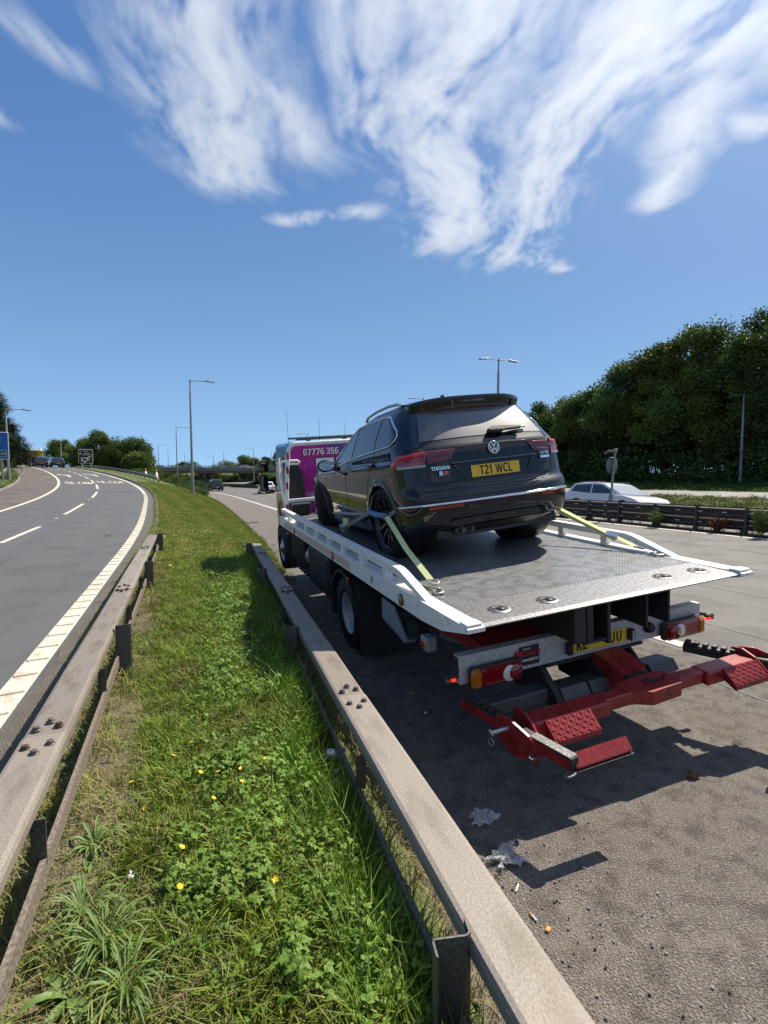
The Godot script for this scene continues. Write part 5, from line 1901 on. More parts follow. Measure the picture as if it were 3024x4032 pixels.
	text("TIGUAN", .044, M.chrome, o, Transform3D(Basis(Vector3.UP, -.10), V(-.565, .862, -.772)), "model_lettering", 1.08, "Droid Sans", true, .004)
	text("R", .055, M.chrome, o, Transform3D(Basis(Vector3.UP, -.10), V(-.565, .812, -.774)), "trim_letter", 1.25, "Droid Sans", true, .004)
	s = nst()
	box(s, V(-.515, .812, -.778), Vector3(.045, .035, .004), .001, Basis(Vector3.UP, -.1))
	put(s, "trim_badge", M.bright_red, o)
	text("2.0 TDI", .038, M.chrome, o, Transform3D(Basis(Vector3.UP, .10), V(.565, .90, -.772)), "engine_lettering", .9, "Droid Sans", true, .004)
	s = nst()
	box(s, V(.565, .862, -.776), Vector3(.11, .022, .004), .001, Basis(Vector3.UP, .1))
	put(s, "engine_badge", M.chrome, o)
	for x in [-.44, -.345]:
		s = nst()
		lathe(s, [Vector2(.034, -.12), Vector2(.042, -.11), Vector2(.044, .01), Vector2(.040, .016), Vector2(.036, .012), Vector2(.034, -.08), Vector2(0, -.08)], 24, Transform3D(Basis(Vector3.RIGHT, PI / 2), V(x, .278, -.80)))
		put(s, "exhaust_tip", M.steel, o)

# ---------- ratchet straps ----------
func strap_ribbon(s: SurfaceTool, pts: Array, w: float, across: Vector3):
	for k in pts.size() - 1:
		var a: Vector3 = pts[k]
		var b: Vector3 = pts[k + 1]
		var c := (b - a).normalized()
		var x := (across - c * across.dot(c)).normalized() * w * .5
		var n := c.cross(x).normalized() * .0015
		q4(s, a - x + n, a + x + n, b + x + n, b - x + n, (a + b) * .5 - n * 4)
		q4(s, a - x - n, a + x - n, b + x - n, b - x - n, (a + b) * .5 + n * 4)
		q4(s, a - x + n, a - x - n, b - x - n, b - x + n, (a + b) * .5)
		q4(s, a + x + n, a + x - n, b + x - n, b + x + n, (a + b) * .5)

func shackle(par: Node, p: Vector3, dir: Vector3, side: Vector3):
	var s := nst()
	var pts := []
	for k in 12:
		var t := lerpf(-.6, PI + .6, k / 11.0)
		pts.append(p + dir * (sin(t) * .05) + side * cos(t) * .036 + Vector3(0, .014, 0))
	tube(s, pts, .010, 8)
	tube(s, [pts[0] - side * -.012, pts[11] + side * -.012], .011, 8)
	put(s, "shackle", M.steel, par)
	s = nst()
	var q := []
	for k in 13: q.append(p - dir * .055 + dir * cos(TAU * k / 12) * .034 + side * sin(TAU * k / 12) * .022 + Vector3(0, .022 + .01 * cos(TAU * k / 12), 0))
	tube(s, q, .008, 6, false)
	put(s, "chain_link", M.steel, par)

func straps():
	textured("lime_webbing", noise_tex(51, .12, [[0.0, col(.35, .40, .14)], [.5, col(.55, .60, .27)], [1.0, col(.68, .70, .42)]], 256), .2, null, 1, .8, 0, null, 0, false)
	mat("blue_sleeve", col(.10, .17, .34), .7)
	mat("grey_webbing", col(.16, .15, .12), .8)
	var sd := -1.0
	var o := thing("ratchet_strap", "lime yellow strap over the SUV's left rear wheel with blue sleeve and ratchet", "strap", TT, "straps holding the SUV to the bed")
	var s := nst()
	strap_ribbon(s, [V(-.955, .44, -.28), V(-.985, .21, -.80), V(-1.01, .05, -1.32)], .048, Vector3(.8, .2, .5))
	put(s, "rear_webbing", M.lime_webbing, o)
	s = nst()
	strap_ribbon(s, [V(-.925, .445, -.26), V(-.90, .50, -.38), V(-.86, .56, -.46), V(-.75, .60, -.40)], .05, Vector3(.3, 1, .3))
	put(s, "tail_webbing", M.grey_webbing, o)
	s = nst()
	tube(s, [V(-.93, .43, .32), V(-.945, .43, .25), V(-.96, .43, .0), V(-.955, .445, -.26)], [.022, .030, .030, .024], 10)
	put(s, "protective_sleeve", M.blue_sleeve, o)
	s = nst()
	strap_ribbon(s, [V(-.935, .42, .28), V(-.955, .28, .75), V(-.975, .19, 1.0)], .045, Vector3(.2, 1, .2))
	strap_ribbon(s, [V(-.93, .44, .28), V(-.91, .60, .22), V(-.86, .68, .12)], .03, Vector3(.0, .3, 1))
	put(s, "front_webbing", M.grey_webbing, o)
	s = nst()
	box(s, V(-.985, .15, 1.13), Vector3(.07, .045, .15), .008, Basis(Vector3.RIGHT, .45))
	box(s, V(-.985, .185, 1.10), Vector3(.05, .02, .12), .006, Basis(Vector3.RIGHT, .2))
	tube(s, [V(-1.03, .16, 1.08), V(-.94, .16, 1.08)], .022, 10)
	put(s, "ratchet", M.steel, o)
	s = nst()
	lathe(s, [Vector2(.012, .03), Vector2(.05, .03), Vector2(.052, -.03), Vector2(.012, -.03)], 18, Transform3D(Basis(Vector3.FORWARD, PI / 2), V(-.98, .235, 1.02)))
	put(s, "rolled_end", M.lime_webbing, o)
	s = nst()
	tube(s, [V(-.99, .12, 1.22), V(-1.01, .04, 1.42), V(-1.03, .01, 1.50)], .014, 8)
	put(s, "hook", M.chassis_black, o)
	s = nst()
	tube(s, [V(-1.045, .055, -1.31), V(-1.01, .055, -1.34), V(-.97, .055, -1.35), V(-.985, .04, -1.41), V(-1.03, .04, -1.42), V(-1.045, .055, -1.31)], .008, 6, false)
	put(s, "end_ring", M.steel, o)
	shackle(o, V(-1.05, .0, -1.53), Vector3(-.4, 0, .9), Vector3(.9, 0, .4))
	o = thing("ratchet_strap", "lime yellow strap from the SUV's right rear corner to the bed's tail", "strap", TT, "straps holding the SUV to the bed")
	s = nst()
	strap_ribbon(s, [V(.93, .37, -.40), V(1.0, .25, -.72), V(1.085, .09, -1.2), V(1.105, .05, -1.34)], .048, Vector3(.8, .3, -.5))
	strap_ribbon(s, [V(.90, .335, -.44), V(1.0, .21, -.76), V(1.06, .09, -1.12)], .03, Vector3(.3, 1.0, -.2))
	put(s, "webbing", M.lime_webbing, o)
	s = nst()
	strap_ribbon(s, [V(1.035, .15, -1.02), V(1.075, .13, -1.14)], .05, Vector3(.8, .6, -.5))
	put(s, "label", M.blue_sleeve, o)
	s = nst()
	tube(s, [V(1.13, .05, -1.32), V(1.10, .055, -1.35), V(1.07, .055, -1.33), V(1.10, .045, -1.42), V(1.13, .05, -1.32)], .008, 6, false)
	put(s, "end_ring", M.steel, o)
	shackle(o, V(1.13, .0, -1.55), Vector3(.5, 0, .8), Vector3(.8, 0, -.5))

# ---------- other vehicles: z ahead of the middle, y up from the road ----------
const SHAPES := {
	"hatch": {"L": 4.3, "W": 1.8, "body": [[-2.05, .30], [-2.14, .55], [-2.10, .80], [-1.98, .98], [.95, .96], [1.95, .80], [2.12, .62], [2.15, .40], [2.05, .24], [-1.95, .24]], "top": [[-2.0, .95], [-1.72, 1.36], [-1.55, 1.44], [-.2, 1.48], [.35, 1.42], [1.18, .93]], "wh": [-1.28, 1.32], "r": .32},
	"mpv": {"L": 4.7, "W": 1.9, "body": [[-2.28, .34], [-2.35, .60], [-2.33, .95], [-2.27, 1.08], [1.3, 1.05], [2.15, .86], [2.32, .65], [2.34, .42], [2.2, .26], [-2.2, .26]], "top": [[-2.28, 1.05], [-2.12, 1.72], [-1.95, 1.84], [.1, 1.86], [.6, 1.76], [1.55, 1.02]], "wh": [-1.45, 1.45], "r": .34},
	"saloon": {"L": 4.6, "W": 1.82, "body": [[-2.2, .34], [-2.3, .55], [-2.27, .82], [-2.15, .98], [-1.6, .99], [1.0, .94], [2.1, .78], [2.28, .6], [2.3, .4], [2.2, .24], [-2.1, .24]], "top": [[-1.95, .95], [-1.2, 1.34], [-.8, 1.42], [-.1, 1.44], [.3, 1.38], [1.2, .92]], "wh": [-1.38, 1.42], "r": .33},
	"crossover": {"L": 4.6, "W": 1.88, "body": [[-2.12, .34], [-2.26, .58], [-2.28, .90], [-2.12, 1.04], [.9, 1.00], [1.5, .97], [2.12, .84], [2.28, .66], [2.30, .40], [2.2, .26], [-2.05, .26]], "top": [[-2.2, .98], [-1.88, 1.30], [-1.75, 1.46], [-1.1, 1.53], [-.2, 1.54], [.25, 1.46], [1.28, .97]], "wh": [-1.36, 1.42], "r": .36},
	"van": {"L": 5.2, "W": 2.0, "body": [[-2.6, .34], [-2.62, 1.0], [-2.6, 1.2], [1.6, 1.15], [2.4, .95], [2.58, .7], [2.6, .4], [2.5, .28], [-2.5, .28]], "top": [[-2.6, 1.15], [-2.56, 2.1], [-2.45, 2.2], [.5, 2.2], [.95, 2.05], [1.75, 1.12]], "wh": [-1.6, 1.6], "r": .34}}

func car_solid(s: SurfaceTool, prof: Array, W: float, k: float, inset := .05):
	var cen := Vector2.ZERO
	for p in prof: cen += Vector2(p[0], p[1]) / prof.size()
	var rows := []
	for st in [[-1.0, 1.4], [-.985, .5], [-.94, .12], [-.86, 0.0], [.86, 0.0], [.94, .12], [.985, .5], [1.0, 1.4]]:
		var row := []
		for p in prof:
			var q := Vector2(p[0], p[1])
			q = cen + (q - cen) - (q - cen).normalized() * inset * st[1]
			row.append(V(st[0] * W * .5 * (1.0 - k * maxf(0, q.y - .9)), q.y, q.x))
		rows.append(row)
	s.set_smooth_group(9)
	for i in 7:
		for j in prof.size():
			q4(s, rows[i][j], rows[i][(j + 1) % prof.size()], rows[i + 1][(j + 1) % prof.size()], rows[i + 1][j], V(0, cen.y, cen.x))
	s.set_smooth_group(4294967295)
	var idx := Geometry2D.triangulate_polygon(pv(prof))
	for e in [0, 7]:
		for t in range(0, idx.size(), 3): t3(s, rows[e][idx[t]], rows[e][idx[t + 1]], rows[e][idx[t + 2]], V(0, cen.y, cen.x))

func vehicle(called: String, label: String, cat: String, at: Transform3D, shape: String, paint: Material, group := "", screen: Material = null) -> Node3D:
	var o := thing(called, label, cat, at, group)
	var S: Dictionary = SHAPES[shape]
	var W: float = S.W
	var k := .26
	var s := nst()
	car_solid(s, S.body, W, 0.0)
	put(s, "body", paint, o)
	s = nst()
	car_solid(s, S.top, W * .96, k, .035)
	put(s, "roof", paint, o)
	var top: Array = S.top
	var n := top.size()
	var glass: Material = M.privacy_glass
	# windscreen and rear window between the first and last pairs of the roof outline
	for e in [[top[n - 1], top[n - 2], "windscreen"], [top[0], top[1], "rear_window"]]:
		s = nst()
		var a := Vector2(e[0][0], e[0][1])
		var b := Vector2(e[1][0], e[1][1])
		var out := Vector2(b.y - a.y, a.x - b.x).normalized() * .012
		if out.x * a.x < 0: out = -out
		a = a.lerp(b, .08) + out
		b = a.lerp(b, .92) + out * .5
		var hw := func(y: float) -> float: return W * .43 * (1.0 - k * maxf(0, y - .9))
		q4(s, V(-hw.call(a.y), a.y, a.x), V(hw.call(a.y), a.y, a.x), V(hw.call(b.y), b.y, b.x), V(-hw.call(b.y), b.y, b.x), V(0, .9, 0))
		put(s, e[2], screen if screen and e[2] == "windscreen" else glass, o)
	var zr: float = lerpf(top[0][0], top[1][0], .5) + .12
	var zf: float = lerpf(top[n - 1][0], top[n - 2][0], .1) - .12
	var y0: float = top[0][1] + .05
	var y1: float = top[n - 3][1] - .10
	var mid := lerpf(zr, zf, .47)
	if shape != "van":
		for sd: float in [-1.0, 1.0]:
			for w in [["rear_side_window", [[zr + .05, y0 + .08], [zr + .3, y1 - .04], [mid - .04, y1], [mid - .04, y0]]], ["front_side_window", [[mid + .04, y0], [mid + .04, y1], [lerpf(mid, zf, .38), y1 - .03], [zf, y0]]]]:
				s = nst()
				var v := []
				for q in w[1]: v.append(V(sd * (W * .48 * (1.0 - k * maxf(0, q[1] - .9)) + .006), q[1], q[0]))
				q4(s, v[0], v[1], v[2], v[3], V(0, 1.2, -v[0].z))
				put(s, w[0], glass, o)
	for sd: float in [-1.0, 1.0]:
		for z in S.wh:
			s = nst()
			wheel(s, S.r, .22, S.r * .68, 24)
			var wn := put(s, "wheel", M.rubber, o, Transform3D(Basis(), V(sd * (W * .5 - .10), S.r, z)))
			s = nst()
			lathe(s, [Vector2(S.r * .68, .09), Vector2(S.r * .6, .06), Vector2(.08, .08), Vector2(0, .085)], 16, Transform3D(Basis(Vector3.FORWARD, sd * PI / 2), Vector3.ZERO))
			put(s, "rim", M.steel, wn)
			s = nst()
			lathe(s, [Vector2(0, 0), Vector2(S.r + .05, 0)], 20, Transform3D(Basis(Vector3.FORWARD, sd * PI / 2), V(sd * (W * .5 + .002), S.r + .01, z)))
			put(s, "wheel_arch", M.satin_black, o)
		var zb: float = S.body[1][0]
		var ff: float = S.body[S.body.size() - 4][0]
		s = nst()
		box(s, V(sd * W * .40, .82, zb + .02), Vector3(.26, .14, .10), .03)
		put(s, "tail_lamp", M.red_lens, o)
		s = nst()
		box(s, V(sd * W * .38, .68, ff - .12), Vector3(.32, .12, .22), .04)
		put(s, "headlamp", M.clear_lens, o)
		s = nst()
		box(s, V(sd * (W * .5 + .10), 1.02, zf - .12), Vector3(.17, .11, .10), .03)
		put(s, "door_mirror", paint, o)
	s = nst()
	box(s, V(0, .62, S.body[1][0] - .008), Vector3(.52, .11, .02))
	put(s, "number_plate", M.plate_yellow, o)
	s = nst()
	box(s, V(0, .42, S.body[1][0] + .03), Vector3(W * .85, .18, .10), .03)
	put(s, "rear_bumper", M.satin_black, o)
	return o

func flip(b: Basis) -> Basis: return b * Basis(Vector3.UP, PI)

func traffic():
	mat("silver_paint", col(.56, .58, .61), .25, .25, 1.0)
	mat("white_car_paint", col(.72, .73, .75), .25, 0, 1.0)
	mat("navy_paint", col(.012, .014, .022), .25, .2, 1.0)
	mat("grey_car_paint", col(.05, .052, .056), .25, .3, 1.0)
	mat("works_yellow", col(.62, .46, .03), .5)
	mat("works_orange", col(.62, .22, .04), .5)
	var scr := mat("reflection_screen", col(.30, .33, .35), .05)  # pale albedo stands in for sky reflected in the windscreen
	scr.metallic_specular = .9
	var T := Transform3D(flip(main_basis(13.0, 16.6)), main_at(12.9, 16.6))
	var w := vehicle("white_car", "white crossover car beyond the central barrier, driving towards the camera", "car", T, "crossover", M.white_car_paint, "", scr)
	var s := nst()
	for sd: float in [-.66, .66]: tube(s, [V(sd, 1.52, -1.5), V(sd, 1.57, -1.3), V(sd, 1.575, .0), V(sd, 1.52, .2)], .016, 6)
	put(s, "roof_rails", M.satin_black, w).name = "roof_rail"
	T = Transform3D(main_basis(84, 4.8), main_at(84.0, 5.1))
	vehicle("black_van", "black people carrier driving away under the bridge along the hard shoulder line", "car", T, "mpv", M.navy_paint)
	T = Transform3D(main_basis(60, 8) * Basis(Vector3.UP, -.12), main_at(60.5, 8.2))
	vehicle("white_saloon", "white saloon driving away behind the truck's door mirrors", "car", T, "saloon", M.white_car_paint)
	# queue at the top of the slip road
	for q in [["black_car", "nearest black hatchback in the left lane of the queue at the crest", 95.0, 4.9, "hatch", "navy_paint"], ["dark_car", "black hatchback in the right lane of the queue, nearest the brown sign", 97.5, 2.2, "hatch", "navy_paint"], ["dark_car", "dark car half hidden behind the right-lane hatchback in the queue", 103.5, 2.6, "hatch", "grey_car_paint"], ["dark_mpv", "dark people carrier half hidden behind the left-lane hatchback in the queue", 101.5, 5.5, "hatch", "navy_paint"], ["white_hatchback", "white car behind the dark people carrier in the queue at the crest", 107.0, 6.6, "hatch", "white_car_paint"], ["white_hatchback", "farthest white car in the queue, left of all the dark cars", 116.0, 8.2, "hatch", "white_car_paint"]]:
		vehicle(q[0], q[1], "car", Transform3D(slip_basis(q[2]), slip_at(q[2], q[3])), q[4], M[q[5]], "cars queueing at the crest of the slip road")
	# works lorry in the queue
	var o := thing("works_lorry", "yellow works lorry with an orange roof and chevroned back in the queue", "truck", Transform3D(slip_basis(112.0), slip_at(112.0, 3.4, .25)))
	s = nst()
	box(s, V(0, 1.5, 0), Vector3(2.4, 1.9, 5.6), .06)
	put(s, "body", M.works_yellow, o)
	s = nst()
	box(s, V(0, 2.35, .3), Vector3(2.0, .34, 4.4), .10)
	put(s, "roof", M.works_orange, o)
	s = nst()
	box(s, V(0, 2.2, -2.0), Vector3(2.5, .16, 1.7), .05)
	put(s, "black_band", M.satin_black, o)
	for k in 4:
		for sd: float in [-1.0, 1.0]:
			s = nst()
			prism(s, pv([[sd * (.08 + k * .29), .8], [sd * (.22 + k * .29), .8], [sd * (.22 + k * .29) - sd * .14, 2.0], [sd * (.08 + k * .29) - sd * .14, 2.0]]), .02, BACK(-2.8))
			put(s, "chevron", M.works_orange, o)
	s = nst()
	tube(s, [V(.8, 2.4, .5), V(.85, 2.8, -.2), V(1.05, 2.85, -.7), V(1.1, 2.4, -.9)], .07, 8)
	put(s, "crane_arm", M.white_paint, o)
	for sd: float in [-1.0, 1.0]:
		for z in [-1.6, 1.9]:
			s = nst()
			wheel(s, .45, .3, .26, 24)
			put(s, "wheel", M.rubber, o, Transform3D(Basis(), V(sd * 1.0, .45, z)))
		s = nst()
		box(s, V(sd * .95, .85, -2.82), Vector3(.3, .14, .05), .02)
		put(s, "tail_lamp", M.red_lens, o)
	vehicle("bridge_car", "silver car crossing the bridge behind the railings", "car", Transform3D(Basis(Vector3.UP, -PI / 2), Vector3(-45.6, 3.5, -176)), "hatch", M.silver_paint)
	vehicle("white_van", "white van on the embankment road, seen between the bridge columns", "van", Transform3D(Basis(Vector3.UP, -PI / 2), Vector3(-70.3, .6, -212)), "van", M.white_car_paint)

# ---------- street furniture ----------
func lamp_post(label: String, base: Vector3, top: float, arms: Array, wide := false, r := .085):
	var o := thing("street_lamp", label, "street lamp", Transform3D(Basis(), base), "street lamps along the roads")
	var h := top - base.y
	var s := nst()
	tube(s, [Vector3(0, -.5, 0), Vector3(0, 1.9, 0)], r * 1.25, 12)
	put(s, "base", M.lamp_grey, o)
	s = nst()
	tube(s, [Vector3(0, 1.85, 0), Vector3(0, 2.0, 0), Vector3(0, h - .9, 0), Vector3(0, h - .85, 0), Vector3(0, h, 0)], [r * 1.2, r, r * .72, r * .5, r * .48], 12)
	put(s, "column", M.lamp_grey, o)
	if top - base.y > 9.5 and base.z > -50:
		s = nst()
		tube(s, [Vector3(0, 1.80, 0), Vector3(0, 2.05, 0)], r * 1.34, 12)
		put(s, "rusty_collar", M.sand_beige, o)
	for a in arms:
		var d: Vector3 = a[0]
		var l: float = a[1]
		s = nst()
		tube(s, [Vector3(0, h - .12, 0), d * .12 + Vector3(0, h - .10, 0), d * (l - .6) + Vector3(0, h - .06, 0)], [.06, .03, .028], 8)
		put(s, "bracket_arm", M.lamp_grey, o)
		s = nst()
		var B := Basis(d, Vector3.UP, d.cross(Vector3.UP)) * Basis(Vector3.BACK, -.10)
		box(s, d * (l - .28) + Vector3(0, h - .10, 0), Vector3(.72, .07, .34 if wide else .20), .025, B)
		box(s, d * (l - .55) + Vector3(0, h - .04, 0), Vector3(.22, .08, .14), .02, B)
		put(s, "lantern", M.lamp_top, o)
		s = nst()
		box(s, d * (l - .26) + Vector3(0, h - .140, 0), Vector3(.36, .012, .2 if wide else .12), .004, B)
		put(s, "lamp_glass", M.clear_lens, o)

func street_furniture():
	var R := RGT
	var L := -RGT
	for q in [["tall grey street lamp on the mown verge, nearest of those left of the truck", Vector3(-16.45, -.15, -45.6), 9.76, [[R, 1.9]], false, .11],
		["grey street lamp rising from the dark bushes, second from the truck along the verge", Vector3(-38.5, .3, -99), 10.58, [[R, 2.1]], false, .10],
		["street lamp behind the bushes with its arm over the left end of the bridge", Vector3(-63.5, .5, -150), 10.25, [[R, 2.2]], false, .10],
		["thin street lamp with no visible arm beyond the left end of the bridge", Vector3(-77, 1.0, -190), 11.0, [], false, .10],
		["thin street lamp beyond the bridge, just right of the second verge lamp", Vector3(-69.6, 3.0, -186), 9.28, [[L, 1.0]], false, .10],
		["tiny street lamp on the skyline left of the bridge", Vector3(-129.6, 3.0, -300), 9.86, [], false, .13],
		["tiny street lamp on the skyline above the bridge, between two verge lamps", Vector3(-110.6, 3.0, -300), 10.83, [], false, .13],
		["street lamp beyond the bridge whose arm points left over the railings", Vector3(-65, -1.1, -203), 8.86, [[L, 2.5]], false, .12],
		["armless pole on the bridge beside the dark people carrier", Vector3(-55.8, 3.6, -185.5), 9.81, [], false, .10],
		["short armless pole far beyond the bridge railings", Vector3(-68.2, 3.0, -230), 9.41, [], false, .10],
		["street lamp in the central reserve before the right-hand bridge columns", Vector3(-35, -1.3, -143), 8.7, [[L, 2.2]], false, .11],
		["thin pole on the bridge nearest the truck's mirrors", Vector3(-38.2, 3.6, -181), 9.9, [], false, .10],
		["street lamp in front of the tall trees on the right grass bank", Vector3(29.5, .5, -44), 8.27, [[L, 1.1]], true, .10],
		["double-armed street lamp standing behind the black SUV's roof", Vector3(8.5, .0, -40), 10.29, [[R, 1.55], [L, 1.55]], true, .12],
		["street lamp whose arm shows over the SUV's roof rail", Vector3(4.05, .0, -55), 9.55, [[L, 1.6]], false, .10],
		["street lamp whose head shows above the truck cab's beacon bar", Vector3(-15, -.4, -105), 9.8, [[L, 2.0]], false, .10],
		["pale street lamp behind the blue sign before the conifers", Vector3(-34.25, .6, -48.5), 7.71, [[R, 1.9]], false, .10],
		["pale street lamp column half hidden in the conifers", Vector3(-54.4, 1.8, -80), 7.46, [], false, .10],
		["street lamp on the skyline above the queueing cars", Vector3(-72.7, 2.5, -120), 9.52, [[L, 1.6]], false, .12],
		["small street lamp at the left end of the queue's skyline", Vector3(-131.9, 2.5, -200), 8.57, [[L, 2.0]], false, .13]]:
		lamp_post(q[0], q[1], q[2], q[3], q[4], q[5])
	# blue direction sign
	mat("sign_blue", col(.01, .09, .36), .4)
	mat("sign_green", col(.005, .07, .045), .4)
	mat("sign_brown", col(.07, .028, .015), .45)
	mat("sign_grey", col(.34, .36, .38), .5)
	mat("sign_back", col(.13, .135, .14), .6)
	var B := Basis(Vector3.UP, .30)
	var o := thing("direction_sign", "blue road sign with white border, half out of the picture before the conifers", "road sign", Transform3D(B, Vector3(-32.35, .3, -46)))
	var s := nst()
	box(s, Vector3(-1.8, 3.9, 0), Vector3(3.6, 2.34, .05), .02)
	put(s, "border", M.white_paint, o)
	s = nst()
	box(s, Vector3(-1.8, 3.9, .02), Vector3(3.50, 2.24, .03))
	put(s, "board", M.sign_blue, o)
	for g in [[-.86, 4.46, .5, .34], [-.50, 3.23, .70, .56]]:
		s = nst()
		box(s, Vector3(g[0], g[1], .03), Vector3(g[2], g[3], .024))
		put(s, "panel_border", M.white_paint, o)
		s = nst()
		box(s, Vector3(g[0], g[1], .036), Vector3(g[2] - .05, g[3] - .05, .024))
		put(s, "green_panel", M.sign_green, o)
	text("ne", .34, M.white_paint, o, Transform3D(Basis(), Vector3(-.42, 3.25, .052)), "lettering", 1.0, "Droid Sans", false, .01)
	s = nst()
	box(s, Vector3(-2.3, 3.62, .05), Vector3(3.0, 1.68, .03))
	put(s, "temporary_board", M.sign_grey, o)
	s = nst()
	prism(s, pv([[-1.45, 2.92], [-.96, 2.92], [-1.2, 3.34]]), .02, Transform3D(Basis(), Vector3(0, 0, .066)))
	put(s, "red_triangle", M.red_reflector, o)
	for x in [-.6, -2.9]:
		s = nst()
		tube(s, [Vector3(x, -.6, -.08), Vector3(x, 5.0, -.08)], .06, 10)
		put(s, "post", M.lamp_grey, o)
	# brown tourist sign with a roundabout
	o = thing("tourist_sign", "brown tourist sign with a white roundabout diagram behind the slip road barrier", "road sign", Transform3D(Basis(Vector3.UP, .35), Vector3(-53.2, 1.9, -95)))
	s = nst()
	box(s, Vector3(0, 3.1, 0), Vector3(2.3, 2.5, .05), .02)
	put(s, "border", M.white_paint, o)
	s = nst()
	box(s, Vector3(0, 3.1, .02), Vector3(2.18, 2.38, .03))
	put(s, "board", M.sign_brown, o)
	s = nst()
	var P := func(x: float, y: float) -> Vector3: return Vector3((x - 455) / 248.0, 3.1 - (y - 495) / 248.0, .045)
	var ring := []
	for k in 25: ring.append(P.call(415 + cos(TAU * k / 24) * 110, 640 + sin(TAU * k / 24) * 72))
	tube(s, ring, .10, 6, false)
	put(s, "roundabout_ring", M.white_paint, o)
	for q in [[500, 590, 655, 485, .10], [520, 645, 615, 648, .08], [425, 710, 425, 790, .09], [320, 600, 270, 550, .09], [325, 680, 275, 700, .08]]:
		s = nst()
		bar(s, P.call(q[0], q[1]), P.call(q[2], q[3]), q[4] * 2.0, .03, 0, Vector3.BACK)
		put(s, "arm_line", M.white_paint, o)
	s = nst()
	box(s, P.call(265, 265), Vector3(.46, .4, .02))
	put(s, "icon", M.ink_black, o)
	text("i", .34, M.white_paint, o, Transform3D(Basis(), P.call(260, 265) + Vector3(0, 0, .012)), "icon_letter", 1.2, "Droid Serif", true, .01)
	s = nst()
	lathe(s, [Vector2(0, .02), Vector2(.22, .02), Vector2(.22, 0)], 20, Transform3D(Basis(Vector3.RIGHT, PI / 2), P.call(255, 385)))
	put(s, "blue_disc", M.sign_grey, o)
	for q in [[338, 268, 570], [405, 362, 620], [340, 425, 700]]:
		s = nst()
		for k in 9: box(s, P.call(lerpf(q[0], q[2], (k + .5) / 9.0), q[1] + (k % 3) * 3.0), Vector3((q[2] - q[0]) / 248.0 / 12.0, .085 + .03 * (k % 2), .01))
		tag(put(s, "worn_lettering", M.white_paint, o), "", "", "", "stuff")
	for x in [-.6, .82]:
		s = nst()
		tube(s, [Vector3(x, -.3, -.08), Vector3(x, 4.1, -.08)], .07, 10)
		put(s, "post", M.white_paint, o)
	# round sign seen from behind, in the central reserve
	o = thing("round_sign", "grey back of a round lit road sign on a post in the central reserve", "road sign", Transform3D(main_basis(9.2, 12.55), main_at(9.0, 12.62, -.05)))
	s = nst()
	tube(s, [Vector3(0, 0, 0), Vector3(0, .98, 0), Vector3(0, 1.05, 0)], [.075, .075, .05], 12)
	put(s, "base", M.lamp_grey, o)
	s = nst()
	tube(s, [Vector3(0, 1.0, 0), Vector3(.03, 2.5, 0), Vector3(.035, 2.6, 0)], .042, 12)
	put(s, "post", M.lamp_grey, o)
	s = nst()
	lathe(s, [Vector2(0, .012), Vector2(.29, .012), Vector2(.30, 0), Vector2(.29, -.012), Vector2(0, -.012)], 36, Transform3D(Basis(Vector3.UP, .1) * Basis(Vector3.RIGHT, PI / 2), Vector3(.0, 2.05, -.08)))
	put(s, "disc", M.sign_back, o)
	for y in [1.82, 2.3]:
		s = nst()
		box(s, Vector3(0.02, y, -.055), Vector3(.46, .04, .03))
		put(s, "clip_rail", M.lamp_top, o)
	s = nst()
	tube(s, [Vector3(.03, 2.56, 0), Vector3(-.12, 2.55, -.16), Vector3(-.22, 2.46, -.26)], [.03, .05, .045], 8)
	put(s, "sign_light", M.lamp_top, o)
	s = nst()
	box(s, Vector3(.035, 2.58, 0), Vector3(.11, .14, .11), .015)
	put(s, "post_cap", M.lamp_grey, o)
	# two cones on the slip road verge
	mat("cone_orange", col(.62, .09, .02), .5)
	for q in [["orange and white traffic cone at the near end of the slip road barrier", slip_at(67.4, -4.0, .25)], ["small orange traffic cone farther along behind the slip road barrier", slip_at(75.0, -4.4, .1)]]:
		o = thing("traffic_cone", q[0], "traffic cone", Transform3D(Basis(), q[1]), "traffic cones on the embankment")
		s = nst()
		box(s, Vector3(0, .03, 0), Vector3(.5, .06, .5), .015)
		put(s, "base", M.cone_orange, o)
		for b in [[.05, .20, .22, .185, "cone_orange"], [.20, .62, .185, .10, "white_paint"], [.62, 1.0, .10, .03, "cone_orange"]]:
			s = nst()
			lathe(s, [Vector2(b[2], b[0]), Vector2(b[3], b[1]), Vector2(0, b[1])], 18)
			put(s, "cone_band", M[b[4]], o)
	# flush covers
	o = thing("access_cover", "rectangular brown access cover set in the mown grass verge", "cover", Transform3D(Basis(Vector3.UP, .37), verge_at(10.9, .36, -.005)))
	s = nst()
	box(s, Vector3.ZERO, Vector3(.95, .05, .75), .01)
	put(s, "frame", M.soil, o)
	s = nst()
	box(s, Vector3(0, .01, 0), Vector3(.85, .05, .64), .01)
	put(s, "lid", M.brown_tarmac, o)
	o = thing("drain_gully", "iron drain grating in the hard shoulder beside the verge", "drain", Transform3D(main_basis(18.6, 1.2), main_at(18.6, 1.15, .008)))
	s = nst()
	box(s, Vector3.ZERO, Vector3(.6, .02, .5))
	put(s, "frame", M.post_steel, o)
	for k in 6:
		s = nst()
		box(s, Vector3(-.24 + k * .095, .008, 0), Vector3(.03, .018, .42))
		put(s, "grate_bar", M.ink_black, o)

